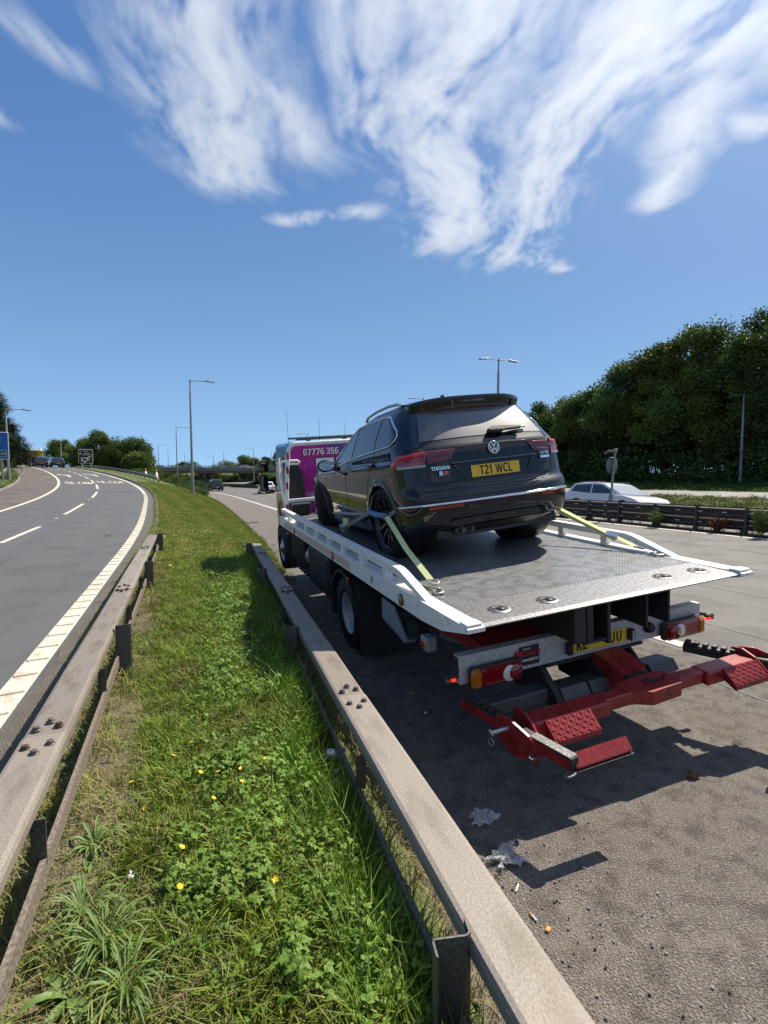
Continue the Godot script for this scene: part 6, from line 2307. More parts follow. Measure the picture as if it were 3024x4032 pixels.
# ---------- trees ----------
func spray(n: int, rad: float, ll: float, lw: float, seed_: int, needle := false) -> ArrayMesh:
	var r := RandomNumberGenerator.new()
	r.seed = seed_
	var s := nst()
	for k in n:
		var d := Vector3(r.randfn(), r.randfn() * .8, r.randfn()).normalized()
		var c := d * rad * pow(r.randf(), .45)
		var ax := (d + Vector3(r.randfn(), r.randfn() - (.2 if not needle else -.1), r.randfn()) * (.7 if not needle else .35)).normalized()
		var sd := ax.cross(Vector3(r.randfn(), r.randfn(), r.randfn())).normalized()
		var up := ax.cross(sd)
		var l := ll * r.randf_range(.7, 1.25)
		var w := lw * r.randf_range(.7, 1.2)
		var a := c
		var b := c + ax * l * .5 + sd * w * .5 + up * w * .12
		var e := c + ax * l * .5 - sd * w * .5 + up * w * .12
		var t := c + ax * l
		tri(s, a, b, t)
		tri(s, a, t, e)
	s.generate_normals()
	return s.commit()

func scatter(par: Node, called: String, mesh: Mesh, m: Material, at: Array, cols: Array, kind := "stuff") -> MultiMeshInstance3D:
	var mm := MultiMesh.new()
	mm.transform_format = MultiMesh.TRANSFORM_3D
	mm.use_colors = true
	mm.mesh = mesh
	mm.instance_count = at.size()
	for k in at.size():
		mm.set_instance_transform(k, at[k])
		mm.set_instance_color(k, cols[k])
	var o := MultiMeshInstance3D.new()
	o.multimesh = mm
	o.material_override = m
	if par:
		o.name = called
		par.add_child(o, true)
	else:
		o.name = numbered(called)
		add_child(o)
	if kind: o.set_meta("kind", kind)
	return o

func foliage_mat(called: String, back: Color, rough := .55) -> StandardMaterial3D:
	var m := mat(called, Color.WHITE, maxf(rough, .5))
	m.metallic_specular = .3
	m.vertex_color_use_as_albedo = true
	m.backlight_enabled = true
	m.backlight = back
	m.cull_mode = BaseMaterial3D.CULL_DISABLED
	return m

var sprays := {}
func broadleaf(called: String, label: String, cat: String, base: Vector3, h: float, rad: float, tone: Color, seed_: int, group := "", low := .25, clumps := 30, per := 44, size := 1.0, trunk := true) -> Node3D:
	var r := RandomNumberGenerator.new()
	r.seed = seed_
	var o := thing(called, label, cat, Transform3D(Basis(), base), group)
	var cen := Vector3(0, h * (low + 1.0) * .5, 0)
	var half := h * (1.0 - low) * .5
	var pos := []
	for k in clumps:
		var d := Vector3(r.randfn(), r.randfn(), r.randfn()).normalized()
		var rr := pow(r.randf(), .30)
		if k < 3: rr = .9
		pos.append(cen + Vector3(d.x * rad * rr, d.y * half * rr * .92, d.z * rad * rr) * r.randf_range(.78, 1.02))
	if trunk:
		var s := nst()
		var tr := clampf(h * .018, .06, .34)
		var bend := Vector3(r.randfn() * .25, 0, r.randfn() * .25)
		tube(s, [Vector3(0, -.6, 0), Vector3(0, h * .12, 0), bend + Vector3(0, h * .35, 0), bend * 1.6 + Vector3(0, h * .62, 0), bend * 2.0 + Vector3(0, h * .86, 0)], [tr * 1.35, tr, tr * .8, tr * .5, tr * .15], 10)
		put(s, "trunk", M.bark, o)
		for k in range(0, clumps, 3):
			var t := clampf((pos[k].y / h) * .62, .12, .7)
			s = nst()
			var a := bend * (t * 2.0) + Vector3(0, h * t, 0)
			tube(s, [a, a.lerp(pos[k], .5) + Vector3(0, h * .02, 0), pos[k]], [tr * .42, tr * .25, tr * .06], 6)
			put(s, "limb", M.bark, o)
	var at := []
	var cols := []
	for k in clumps:
		var rc := rad * r.randf_range(.20, .44)
		var tv := r.randf_range(.62, 1.45)
		var hue := r.randf_range(-.15, .15)
		for j in per:
			var d := Vector3(r.randfn(), r.randfn(), r.randfn()).normalized()
			d.y *= .72
			var p: Vector3 = pos[k] + d * rc * pow(r.randf(), .4)
			if p.y < .15: p.y = .15 + r.randf() * .3
			var sc := r.randf_range(.7, 1.25) * size
			at.append(Transform3D(Basis.from_euler(Vector3(r.randf() * .8, r.randf() * TAU, r.randf() * .8)).scaled(Vector3.ONE * sc), p))
			var b := tv * r.randf_range(.8, 1.2)
			cols.append(Color(tone.r * b * (1.0 + hue), tone.g * b, tone.b * b * (1.0 - hue)))
	if sprays.is_empty(): sprays = {"leaf": spray(22, .55, .30, .17, 2), "fine": spray(22, .42, .17, .10, 3), "needle": spray(26, .34, .62, .07, 4, true)}
	scatter(o, "crown", sprays.leaf if size > .6 else sprays.fine, M.foliage, at, cols)
	return o

func conifer(label: String, base: Vector3, h: float, rad: float, seed_: int, bare := .12):
	var r := RandomNumberGenerator.new()
	r.seed = seed_
	var o := thing("conifer", label, "tree", Transform3D(Basis(), base), "conifers left of the slip road")
	var s := nst()
	tube(s, [Vector3(0, -.5, 0), Vector3(0, h * .5, 0), Vector3(0, h, 0)], [.34, .22, .04], 10)
	put(s, "trunk", M.bark, o)
	var at := []
	var cols := []
	var n := int(h * 9)
	for k in n:
		var f := lerpf(bare, 1.0, (k + r.randf()) / n)
		var az := r.randf() * TAU
		var l := rad * pow(1.0 - f * .94, .72) * r.randf_range(.6, 1.12)
		var d := Vector3(cos(az), r.randf_range(.10, .38), sin(az))
		var a := Vector3(0, h * f - l * .18, 0)
		if k % 5 == 0 and l > 1.5:
			s = nst()
			tube(s, [a, a + d * l * .9], [.05, .015], 5)
			put(s, "branch", M.bark, o)
		var m := int(l * 7) + 3
		var tv := r.randf_range(.7, 1.25)
		for j in m:
			var t := lerpf(.15, 1.0, (j + r.randf()) / m)
			var wd := l * .20 * (1.0 - t * .75)
			var p := a + d * l * t + Vector3(r.randfn() * wd, r.randfn() * wd * .35 + .16 * l * t * t, r.randfn() * wd)
			var dir := (d + Vector3(r.randfn() * .3, .3 * t, r.randfn() * .3)).normalized()
			var x := dir.cross(Vector3.UP).normalized()
			at.append(Transform3D(Basis(x, x.cross(dir) * -1.0, dir).scaled_local(Vector3(1.0, .55, 1.35) * r.randf_range(.75, 1.2)), p))
			var b := tv * r.randf_range(.8, 1.2)
			cols.append(Color(.022 * b, .040 * b, .018 * b))
	if sprays.is_empty(): sprays = {"leaf": spray(22, .55, .30, .17, 2), "fine": spray(22, .42, .17, .10, 3), "needle": spray(26, .34, .62, .07, 4, true)}
	scatter(o, "crown", sprays.needle, M.foliage_dark, at, cols)

func trees():
	foliage_mat("foliage", col(.22, .32, .05))
	foliage_mat("foliage_dark", col(.012, .02, .006))
	textured("bark", noise_tex(61, .05, [[0.0, col(.02, .017, .014)], [.5, col(.05, .042, .034)], [1.0, col(.10, .088, .075)]], 256), .8, null, 1, .9)
	var dark := Color(.066, .100, .028)
	var mid := Color(.094, .134, .034)
	var lite := Color(.105, .138, .034)
	# the belt of tall trees on the right bank: front row, then those behind
	var spec := [[.245, 80, 9.6, 3.6, "slender tree at the left end of the right-hand belt, showing beside the SUV's rear window"], [.318, 72, 11.8, 4.3, "dark round tree second from the left in the right-hand belt"], [.385, 65.5, 12.2, 4.4, "tree above the round sign in the right-hand belt, with a ragged dark top"], [.455, 60, 14.6, 4.5, "tree that steps up above the white car in the right-hand belt"], [.525, 55.5, 16.2, 4.4, "tall pale-leaved tree left of the highest crowns in the right-hand belt"], [.592, 52, 15.6, 4.5, "highest tree of the right-hand belt, above the service road"], [.655, 49, 14.8, 4.3, "tall tree beside the right-hand street lamp"], [.72, 46.6, 16.4, 4.6, "tall tree cut by the right edge of the picture"], [.80, 44.5, 12.6, 4.5, "tree wholly at the right edge behind the street lamp"]]
	var k := 0
	for t in spec:
		var p := Vector3(t[0] * t[1], 0, -t[1])
		p.y = main_at((p - ORG).dot(FWD), (p - ORG).dot(RGT)).y
		broadleaf("tall_tree", t[4], "tree", p, t[2], t[3], [dark, dark, mid, dark, lite, mid, mid, dark, mid][k], 100 + k, "tall trees on the right bank", .04 if k < 3 else .07, 46, 60, .95)
		k += 1
	for t in [[.275, 84, 8, 4.6, "shaded tree behind the gap between the two leftmost trees of the belt"], [.35, 76, 10, 4.8, "shaded tree behind the second and third trees of the belt"], [.425, 69, 10, 4.8, "shaded tree behind the round sign's trees"], [.495, 64, 11, 4.8, "shaded tree behind the pale-leaved tree"], [.56, 60, 11.5, 5.0, "shaded tree behind the two highest crowns"], [.63, 57, 11.5, 5.0, "shaded tree behind the street lamp's tree"], [.70, 54, 11.5, 5.0, "shaded tree behind the crown at the right edge"], [.79, 51, 11.5, 5.0, "shaded tree farthest right behind the belt"]]:
		var p := Vector3(t[0] * t[1], 0, -t[1])
		p.y = main_at((p - ORG).dot(FWD), (p - ORG).dot(RGT)).y
		broadleaf("shaded_tree", t[4], "tree", p, t[2], t[3], dark, 150 + k, "trees behind the front row on the right bank", .05, 30, 44, 1.15)
		k += 1
	# undergrowth and rank grass along the foot of the belt
	var at := []
	var cols := []
	for j in 3000:
		var a := rng.randf_range(2, 90)
		var p := main_at(a, 40.5 + rng.randf() * 9.0 + sin(a * .6) * .8, .05)
		var sc := rng.randf_range(.6, 1.7)
		at.append(Transform3D(Basis(Vector3.UP, rng.randf() * TAU).scaled(Vector3(sc, sc * 1.1, sc)), p + Vector3(0, .35 * sc + (rng.randf() * 2.6 if j % 2 == 0 and p.y > .0 else 0.0), 0)))
		var b := rng.randf_range(.7, 1.2)
		cols.append(Color(.05 * b, .09 * b, .02 * b))
	tag(scatter(null, "undergrowth", sprays.leaf, M.foliage, at, cols), "dark green undergrowth along the foot of the right-hand trees", "undergrowth", "", "stuff")
	# conifers and hedge on the left
	conifer("tall dark conifer at the left edge, rising out of the picture", Vector3(-49.6, 1.2, -62), 16.8, 7.0, 201)
	conifer("second dark conifer, behind the blue sign's lamp", Vector3(-51.5, 1.5, -70), 11.5, 4.8, 202)
	conifer("shorter conifer with a long low branch over the crest", Vector3(-57.5, 2.2, -80), 8.0, 4.6, 203, .2)
	conifer("conifer behind the others at the left edge", Vector3(-56.5, 1.2, -66), 15.0, 6.5, 204)
	for q in [[-35.8, .4, -47.5, 2.7, 1.8, "hedge bush right under the blue sign"], [-38.6, .6, -51, 3.0, 2.0, "hedge bush behind the short pale barrier"], [-42.5, 1.0, -56, 3.6, 2.2, "pale green bush before the tall conifer"], [-46.0, 1.3, -62, 3.6, 2.3, "bush at the foot of the tall conifer beside the kerb"], [-50.6, 1.8, -69, 3.3, 2.2, "bush at the foot of the second conifer"], [-57.0, 2.6, -79, 2.4, 2.0, "low bush left of the crest"]]:
		broadleaf("hedge_bush", q[5], "bush", Vector3(q[0], q[1], q[2]), q[3], q[4], lite, 220 + k, "bushes left of the slip road", .0, 18, 50, .55, false)
		k += 1
	# clump beyond the brown sign
	for q in [[-62.0, 2.2, -110, 7.2, 3.2, "left tree of the round clump behind the brown sign"], [-57.5, 2.0, -108, 8.8, 4.6, "middle and tallest tree of the round clump behind the brown sign"], [-52.8, 1.6, -110, 8.0, 4.2, "right tree of the round clump above the traffic cones"], [-48.6, 1.0, -106, 5.0, 3.0, "low shoulder of bushes at the right of the round clump"]]:
		broadleaf("clump_tree", q[5], "tree", Vector3(q[0], q[1], q[2]), q[3], q[4], mid, 240 + k, "trees in the clump behind the brown sign", .06, 34, 46, 1.0)
		k += 1
	# bushes down the embankment between the roads
	var eb := [[-50.0, -113, 3.6, 2.6, 2.6], [-45.6, -100, 3.6, 2.6, 2.7], [-43.1, -95, 3.2, 2.4, 2.8], [-39.2, -90, 2.9, 2.4, 2.75], [-35.6, -84, 2.8, 2.3, 2.3], [-32.6, -79, 2.7, 2.2, 2.0], [-29.4, -73, 2.5, 2.1, 1.45], [-26.8, -68, 2.3, 2.0, 1.0], [-24.5, -64, 2.2, 1.8, .65], [-22.4, -60, 2.1, 1.7, .45], [-20.2, -56, 2.0, 1.6, .3], [-18.6, -52.5, 1.9, 1.5, .2], [-41.5, -104, 3.4, 2.6, 1.8], [-31.5, -88, 2.6, 2.2, .9]]
	var where := ["at the far end of the embankment hedge", "behind the barrier's middle", "above the second cone", "between the two cones", "just right of the near cone", "behind the near cone's barrier end", "third down the bank from the barrier end", "fourth down the bank from the barrier end", "halfway down the embankment", "two above the nearest street lamp", "one above the nearest street lamp", "at the foot of the nearest street lamp", "beside the second verge lamp", "low down beside the motorway edge"]
	for j in eb.size():
		var q: Array = eb[j]
		broadleaf("embankment_bush", "dark bush " + where[j], "bush", Vector3(q[0], q[4] - q[2] * .93, q[1]), q[2], q[3], dark if j % 3 else mid, 260 + j, "bushes on the embankment between the roads", .0, 18, 50, .55, false)
	# distant trees
	for q in [["tree", -75.5, 3.0, -125, 7.2, 3.6, "tree on the skyline left of the yellow lorry"], ["tree", -68.5, 3.0, -122, 5.2, 2.8, "smaller tree on the skyline right of the yellow lorry"], ["tree", -86.0, 3.0, -130, 4.2, 3.6, "low tree on the skyline above the far white cars"], ["tree", -49.4, 2.6, -192, 7.0, 3.6, "thin-topped tree standing beyond the bridge deck"], ["tree", -43.4, 2.6, -192, 6.2, 3.2, "bushy tree beyond the bridge nearest the truck's mirrors"], ["tree", -39.2, 2.6, -194, 5.0, 3.6, "low tree beyond the bridge behind the truck's mirrors"], ["tree", -98, 3.0, -260, 5.0, 3.0, "small tree on the skyline above the bridge"]]:
		broadleaf("skyline_tree", q[6], q[0], Vector3(q[1], q[2], q[3]), q[4], q[5], mid, 300 + k, "trees on the skyline", .1, 22, 40, .9)
		k += 1
	for j in 12:
		broadleaf("slope_bush", "bush on the slope seen under the bridge, %s of twelve from the left" % ["first", "second", "third", "fourth", "fifth", "sixth", "seventh", "eighth", "ninth", "tenth", "eleventh", "twelfth"][j], "bush", Vector3(-84 + j * 4.6, -1.6 + (j % 3) * .5, -186 - (j % 4) * 3), 3.4 + (j % 2) * .8, 3.6, mid if j % 2 else lite, 330 + j, "bushes on the slope under the bridge", .0, 14, 40, .9, false)
	for j in 8:
		broadleaf("far_hedge", "hedge on the far skyline behind the bridge, part %s from the left" % ["one", "two", "three", "four", "five", "six", "seven", "eight"][j], "hedge", Vector3(-150 + j * 14, 2.2, -262 - (j % 2) * 8), 4.6 + (j % 3) * .7, 8.5, mid, 350 + j, "hedges on the far skyline", .0, 20, 30, 1.3, false)
	for q in [[-22, 1.8, -128], [-26.5, .6, -126], [-20, 2.4, -140], [-25, .8, -140], [-30, -.6, -138]]:
		broadleaf("abutment_bush", "bush on the bank behind the truck's mirrors, " + {-22: "upper near one", -26: "lower near one", -20: "upper far one", -25: "middle far one", -30: "lower far one"}[int(q[0])], "bush", Vector3(q[0], q[1] - 1.4, q[2]), 3.0, 3.0, lite, 370 + k, "bushes on the bank beside the bridge", .0, 16, 46, .7, false)
		k += 1

# ---------- grass and weeds ----------
func tuft(n: int, rad: float, h: float, w: float, lean: float, seed_: int) -> ArrayMesh:
	var r := RandomNumberGenerator.new()
	r.seed = seed_
	var s := nst()
	for k in n:
		var a := r.randf() * TAU
		var p := Vector3(cos(a), 0, sin(a)) * rad * sqrt(r.randf())
		var d := Vector3(cos(a + r.randfn() * .9), 0, sin(a + r.randfn() * .9))
		var hh := h * r.randf_range(.45, 1.15)
		var ln := lean * r.randf_range(.3, 1.3)
		var sd := d.cross(Vector3.UP) * w * .5 * r.randf_range(.7, 1.2)
		var m := p + Vector3(0, hh * .55, 0) + d * hh * ln * .25
		var t := p + Vector3(0, hh * (1.0 - ln * .25), 0) + d * hh * ln
		tri(s, p - sd, m - sd * .8, p + sd)
		tri(s, p + sd, m - sd * .8, m + sd * .8)
		tri(s, m - sd * .8, t, m + sd * .8)
	s.generate_normals()
	return s.commit()

func leaflet(s: SurfaceTool, b: Vector3, d: Vector3, n: Vector3, l: float, w: float, droop := .25):       # a rounded leaf folded along its rib
	var sd := d.cross(n).normalized()
	n = sd.cross(d).normalized()
	var m := b + d * l * .5 + n * l * .05
	var t := b + d * l - n * l * droop
	for g: float in [-1.0, 1.0]:
		var e := b + d * l * .28 + sd * g * w * .46 + n * w * .16
		var f := b + d * l * .66 + sd * g * w * .42 + n * (w * .14 - l * droop * .4)
		tri(s, b, e, m)
		tri(s, e, f, m)
		tri(s, m, f, t)

func weed(seed_: int, h: float, leaves: int, ll: float) -> ArrayMesh:                                   # stalks that carry leaves in threes
	var r := RandomNumberGenerator.new()
	r.seed = seed_
	var s := nst()
	for k in leaves:
		var a := TAU * k / leaves + r.randfn() * .5
		var d := Vector3(cos(a), 0, sin(a))
		var hh := h * r.randf_range(.35, 1.1)
		var p := d * h * r.randf_range(.1, .75)
		var top := p + Vector3(0, hh, 0)
		var sd := d.cross(Vector3.UP) * .0012
		tri(s, p * .3 - sd, top, p * .3 + sd)
		var n := (Vector3.UP + d * r.randf_range(-.1, .7) + Vector3(r.randfn(), 0, r.randfn()) * .25).normalized()
		var f := (d - n * d.dot(n)).normalized()
		for j in [-1.15, 0.0, 1.15]:
			leaflet(s, top, f.rotated(n, j + r.randfn() * .15), n, ll * (1.15 if j == 0.0 else .9) * r.randf_range(.8, 1.15), ll * .62, .12)
	s.generate_normals()
	return s.commit()

func rosette(seed_: int, n: int, l: float, w: float, up: float) -> ArrayMesh:                           # strap leaves from one root, arched over
	var r := RandomNumberGenerator.new()
	r.seed = seed_
	var s := nst()
	s.set_smooth_group(1)
	for k in n:
		var a := TAU * k / n + r.randfn() * .35
		var d := Vector3(cos(a), 0, sin(a))
		var sd := d.cross(Vector3.UP)
		var ll := l * r.randf_range(.55, 1.15)
		var u := up * r.randf_range(.5, 1.3)
		var prev := []
		for j in 6:
			var t := j / 5.0
			var c := d * ll * (t * .9) + Vector3(0, ll * (u * t - (u * .75 + .1) * t * t) + .01, 0)
			var ww := w * sin(PI * clampf(t * .92 + .06, 0, 1)) * .5
			var row := [c - sd * ww + Vector3(0, ww * .5, 0), c, c + sd * ww + Vector3(0, ww * .5, 0)]
			if j:
				for i in 2: q4(s, prev[i], prev[i + 1], row[i + 1], row[i], c - Vector3(0, 1, 0))
			prev = row
	s.generate_normals()
	return s.commit()

func rail_lat(a: float) -> float: return -1.06 + (a + 5.95) * .0645

func on_verge(a: float, lat: float, dy := 0.0) -> Vector3:
	var L := slip_at(a + 6.0, -.62)
	var l0 := (L - ORG).dot(RGT)
	var l1 := verge_edge(a)
	return verge_at(a, clampf((lat - l0) / (l1 - l0), 0, 1), dy)

func plants():
	foliage_mat("grass_blade", col(.30, .40, .04), .5)
	foliage_mat("weed_leaf", col(.18, .32, .03), .45)
	foliage_mat("straw", col(.12, .10, .04), .7)
	mat("petal_yellow", col(.78, .52, .005), .5).backlight_enabled = true
	M.petal_yellow.backlight = col(.4, .26, .0)
	var green := Color(.150, .208, .026)
	var fine := [tuft(26, .045, .075, .0042, .75, 1), tuft(22, .05, .11, .005, .8, 2)]
	var tall := tuft(22, .06, .21, .006, .65, 3)
	var short := tuft(20, .05, .045, .004, .9, 4)
	var far := tuft(34, .16, .075, .011, .8, 5)
	var sets := {"a": [[], []], "b": [[], []], "t": [[], []], "s": [[], []], "f": [[], []], "x": [[], []], "d": [[], []], "w": [[], []], "v": [[], []]}
	var patch := FastNoiseLite.new()
	patch.seed = 77
	patch.frequency = 1.1
	var add := func(key: String, p: Vector3, sc: float, c: Color, tilt := .15):
		sets[key][0].append(Transform3D(Basis.from_euler(Vector3(rng.randfn() * tilt, rng.randf() * TAU, rng.randfn() * tilt)).scaled(Vector3.ONE * sc), p))
		sets[key][1].append(c)
	for k in 15000:
		var a := rng.randf_range(-6.6, 5.5)
		var l1 := verge_edge(a) + .02
		var lat := rng.randf_range(-2.62, l1)
		var p := on_verge(a, lat)
		var rr := rail_lat(a) - lat                 # distance left of the right-hand rail's middle
		var lr := lat + 2.38                        # distance right of the left-hand rail's middle
		var n := patch.get_noise_2d(a, lat) + .35 * patch.get_noise_2d(a * 4.0, lat * 4.0)
		var b := rng.randf_range(.75, 1.25) * (1.0 + n * .35)
		if Vector2(p.x + .29, p.z + 2.98).length() < .13 or (Vector2(p.x + .29, p.z + 2.80).length() < .14 and rng.randf() < .8): continue
		var c := Color(green.r * b * (1.0 + .12 * rng.randfn()), green.g * b, green.b * b)
		if rr < .12:
			if rng.randf() < .25: add.call("d", p, rng.randf_range(.6, 1.1), Color(.20 * b, .165 * b, .08 * b))
			continue
		if lr < .34 + n * .2:                                # thin, trodden and dry beside the left rail
			if rng.randf() < .55: add.call("s" if rng.randf() < .7 else "d", p + Vector3(0, .015, 0), rng.randf_range(.5, 1.3), c.lerp(Color(.26, .21, .10), rng.randf()))
			if rng.randf() < .04: add.call("v", p, rng.randf_range(.7, 1.3), Color(.09 * b, .15 * b, .03 * b))
			continue
		if rr < .42 and rng.randf() < .34:
			add.call("t", p, rng.randf_range(.6, 1.15), Color(c.r * .85, c.g * .95, c.b))
		elif n < -.34:
			if rng.randf() < .25:
				add.call("d", p, rng.randf_range(.4, .9), Color(.24 * b, .19 * b, .10 * b))
				continue
			add.call("s", p, rng.randf_range(.8, 1.5), c.lerp(Color(.20, .17, .06), rng.randf() * .55))
		else:
			add.call("a" if rng.randf() < .6 else "b", p, rng.randf_range(.6, 1.25), c)
		if rng.randf() < .05: add.call("d", p, rng.randf_range(.5, 1.0), Color(.26 * b, .21 * b, .10 * b))
		if n > -.2 and rr < .95 and rr > .12 and rng.randf() < .42: add.call("w" if rng.randf() < .84 else "x", p, rng.randf_range(.55, 1.3), Color(.115 * b, .195 * b, .030 * b))
		elif rng.randf() < .05: add.call("v", p, rng.randf_range(.6, 1.2), Color(.09 * b, .15 * b, .028 * b))
	# along the left rail's road side
	for k in 900:
		var a := rng.randf_range(-6.6, 8.0)
		var p := slip_at(a + 6.0, rng.randf_range(-.68, -.48), .02)
		var b := rng.randf_range(.7, 1.2)
		add.call("b" if rng.randf() < .5 else "t", p, rng.randf_range(.5, .9), Color(green.r * b * 1.1, green.g * b, green.b * b))
	# mown verge beyond, in paler and greener swaths
	for k in 21000:
		var a := 5.0 + 50.0 * pow(rng.randf(), 1.5)
		var u := rng.randf()
		var p := verge_at(a, u)
		var st := sin((u * 5.0 + a * .06) * 4.2) * .5 + patch.get_noise_2d(a * .5, u * 5.0)
		var b := rng.randf_range(.75, 1.25)
		var c := green.lerp(Color(.30, .255, .085), clampf(.40 + st * .5, 0, .9))
		add.call("f", p, rng.randf_range(.55, 1.1) * (1.0 if u < .94 else 1.3), Color(c.r * b, c.g * b, c.b * b))
	# ragged edge towards the hard shoulder, the far banks
	for k in 2600:
		var a := rng.randf_range(4, 60)
		add.call("f", main_at(a, verge_edge(a) + rng.randf_range(-.35, .05), .03), rng.randf_range(.5, 1.2), Color(.10, .12, .03) * rng.randf_range(.7, 1.2))
	for k in 3800:
		var a := rng.randf_range(2, 60)
		add.call("f", main_at(a, rng.randf_range(21.4, 26.0), .03), rng.randf_range(1.2, 2.6), Color(.13, .13, .045) * rng.randf_range(.7, 1.2))
	for k in 5200:
		var a := rng.randf_range(2, 80)
		add.call("f", main_at(a, rng.randf_range(33.1, 41.5), .06), rng.randf_range(1.5, 3.4), Color(.055, .10, .022) * rng.randf_range(.7, 1.25))
	for k in 3600:
		var s := rng.randf_range(40, 100)
		add.call("f", slip_at(s, 9.45 + rng.randf() * 5.0, .09), rng.randf_range(.8, 1.8), Color(.085, .12, .026) * rng.randf_range(.7, 1.2))
	for k in 420:
		var a := rng.randf_range(-6, 10)
		add.call("d" if k % 3 else "b", main_at(a, verge_edge(a) + rng.randf_range(-.1, .45) * rng.randf(), .012), rng.randf_range(.3, .7), Color(.17, .15, .07) * rng.randf_range(.6, 1.2))
	for k in 900:
		var a := rng.randf_range(0, 60)
		add.call("d", main_at(a, 12.0 + rng.randf() * .5, .02), rng.randf_range(.8, 2.0), Color(.20, .16, .075) * rng.randf_range(.6, 1.2))
	var gl := {"a": ["grass", fine[0], "grass_blade", "short green grass growing between the two crash barriers"], "b": ["grass", fine[1], "grass_blade", "longer green grass growing between the two crash barriers"], "t": ["tall_grass", tall, "grass_blade", "tall dark grass growing against the crash barriers"], "s": ["thin_grass", short, "grass_blade", "thin dry grass on the bare ground beside the left barrier"], "f": ["mown_grass", far, "grass_blade", "mown grass of the verges and banks"], "d": ["dry_grass", tuft(14, .06, .13, .004, .95, 6), "straw", "dry straw-coloured grass under the barriers and in the central reserve"], "w": ["leafy_weeds", weed(11, .085, 12, .017), "weed_leaf", "low leafy weeds spreading beside the right-hand barrier"], "x": ["broad_weeds", weed(15, .11, 8, .024), "weed_leaf", "broader-leaved weeds scattered along the right-hand barrier"], "v": ["clover", weed(12, .045, 11, .016), "weed_leaf", "clover and small weeds among the verge grass"]}
	for key in gl:
		var g: Array = gl[key]
		tag(scatter(null, g[0], g[1], M[g[2]], sets[key][0], sets[key][1]), g[3], "grass" if not key in ["w", "v", "x"] else "weeds", "", "stuff")
	# flowering stalks of plantain and grass standing above the rest
	var sk := []
	var sc := []
	for k in 170:
		var a := rng.randf_range(-5.2, 3.0)
		var lat := rng.randf_range(-2.1, rail_lat(a) - .2)
		sk.append(Transform3D(Basis.from_euler(Vector3(rng.randfn() * .16, rng.randf() * TAU, rng.randfn() * .16)).scaled(Vector3.ONE * rng.randf_range(.6, 1.25)), on_verge(a, lat)))
		sc.append(Color(.16, .13, .05).lerp(Color(.12, .15, .04), rng.randf()))
	var ss := nst()
	tube(ss, [Vector3.ZERO, Vector3(.012, .13, 0), Vector3(.035, .24, .01)], [.0016, .0013, .001], 4, false)
	tube(ss, [Vector3(.033, .232, .009), Vector3(.037, .25, .010), Vector3(.041, .275, .011)], [.002, .0042, .001], 5, false)
	ss.generate_normals()
	tag(scatter(null, "seed_stalks", ss.commit(), M.straw, sk, sc), "thin flowering stalks standing above the verge grass", "grass", "", "stuff")
	# single plants
	var wm := mat("plantain_leaf", col(.085, .150, .030), .6)
	wm.backlight_enabled = true
	wm.backlight = col(.08, .14, .01)
	for q in [[-1.23, -2.15, 34, .15, .013, 1.5, "upright clump of strap-leaved plantain on the left of the verge, the farthest of the clumps"], [-.63, -1.71, 14, .13, .030, .5, "flat broad-leaved plantain rosette in the middle of the verge"], [-.93, -1.66, 60, .19, .007, 1.7, "dense clump of long grass at the lower left of the verge"], [-.95, -1.50, 14, .16, .030, .8, "broad-leaved dock plant at the bottom left corner of the verge"], [-1.16, -1.98, 18, .15, .016, .8, "sprawling plantain below the upright clump"], [-.98, -3.0, 16, .14, .016, .8, "plantain tuft beside the third bolt group of the left barrier"], [-1.08, -1.80, 40, .17, .008, 1.6, "fine-leaved grass clump between the two plantain clumps at the left"], [-.78, -1.50, 44, .18, .007, 1.7, "bright grass clump at the bottom of the verge, right of the dock"], [-1.52, -4.3, 12, .15, .022, .7, "plantain by the second post of the left barrier"]]:
		var p := Vector3(q[0], 0, q[1])
		p = on_verge((p - ORG).dot(FWD), (p - ORG).dot(RGT))
		tag(put(rosette(int(absf(q[1]) * 100), q[2], q[3], q[4], q[5]), "plantain", wm, null, Transform3D(Basis(), p)), q[6], "plant", "clumps of broad-leaved plants on the verge")
	var fl := [[-1.066, -2.267, "large buttercup standing alone at the left of the verge"], [-1.076, -2.651, "buttercup left of the topmost pair"], [-1.03, -2.76, "left bloom of the topmost buttercup pair"], [-1.0, -2.75, "right bloom of the topmost buttercup pair"], [-.877, -2.477, "biggest buttercup in the middle cluster, facing sideways"], [-.818, -2.49, "small buttercup just right of the biggest bloom"], [-.761, -2.454, "buttercup second from the right in the middle row"], [-.69, -2.424, "open buttercup at the right end of the middle row"], [-.773, -2.304, "half-open buttercup below the middle row"], [-.615, -2.672, "buttercup farthest right among the leafy weeds"], [-.733, -2.599, "small buttercup above the middle row"], [-.81, -1.978, "buttercup over the flat plantain rosette"], [-.749, -1.794, "lowest buttercup, left of the broad rosette"], [-.39, -1.815, "buttercup among the leaves by the near barrier"], [-1.199, -2.439, "faint buttercup in the dry grass at the left"], [-3.61, -8.857, "yellow dandelion on the far grass beside the left barrier's end"]]
	for q in fl:
		var p := Vector3(q[0], 0, q[1])
		p = on_verge((p - ORG).dot(FWD), (p - ORG).dot(RGT))
		var o := thing("buttercup", q[2], "flower", Transform3D(Basis.from_euler(Vector3(rng.randfn() * .12, rng.randf() * TAU, rng.randfn() * .12)), p), "yellow flowers on the verge")
		flower(o, .10 + rng.randf() * .05, .013 if q[1] > -8 else .03, 5)
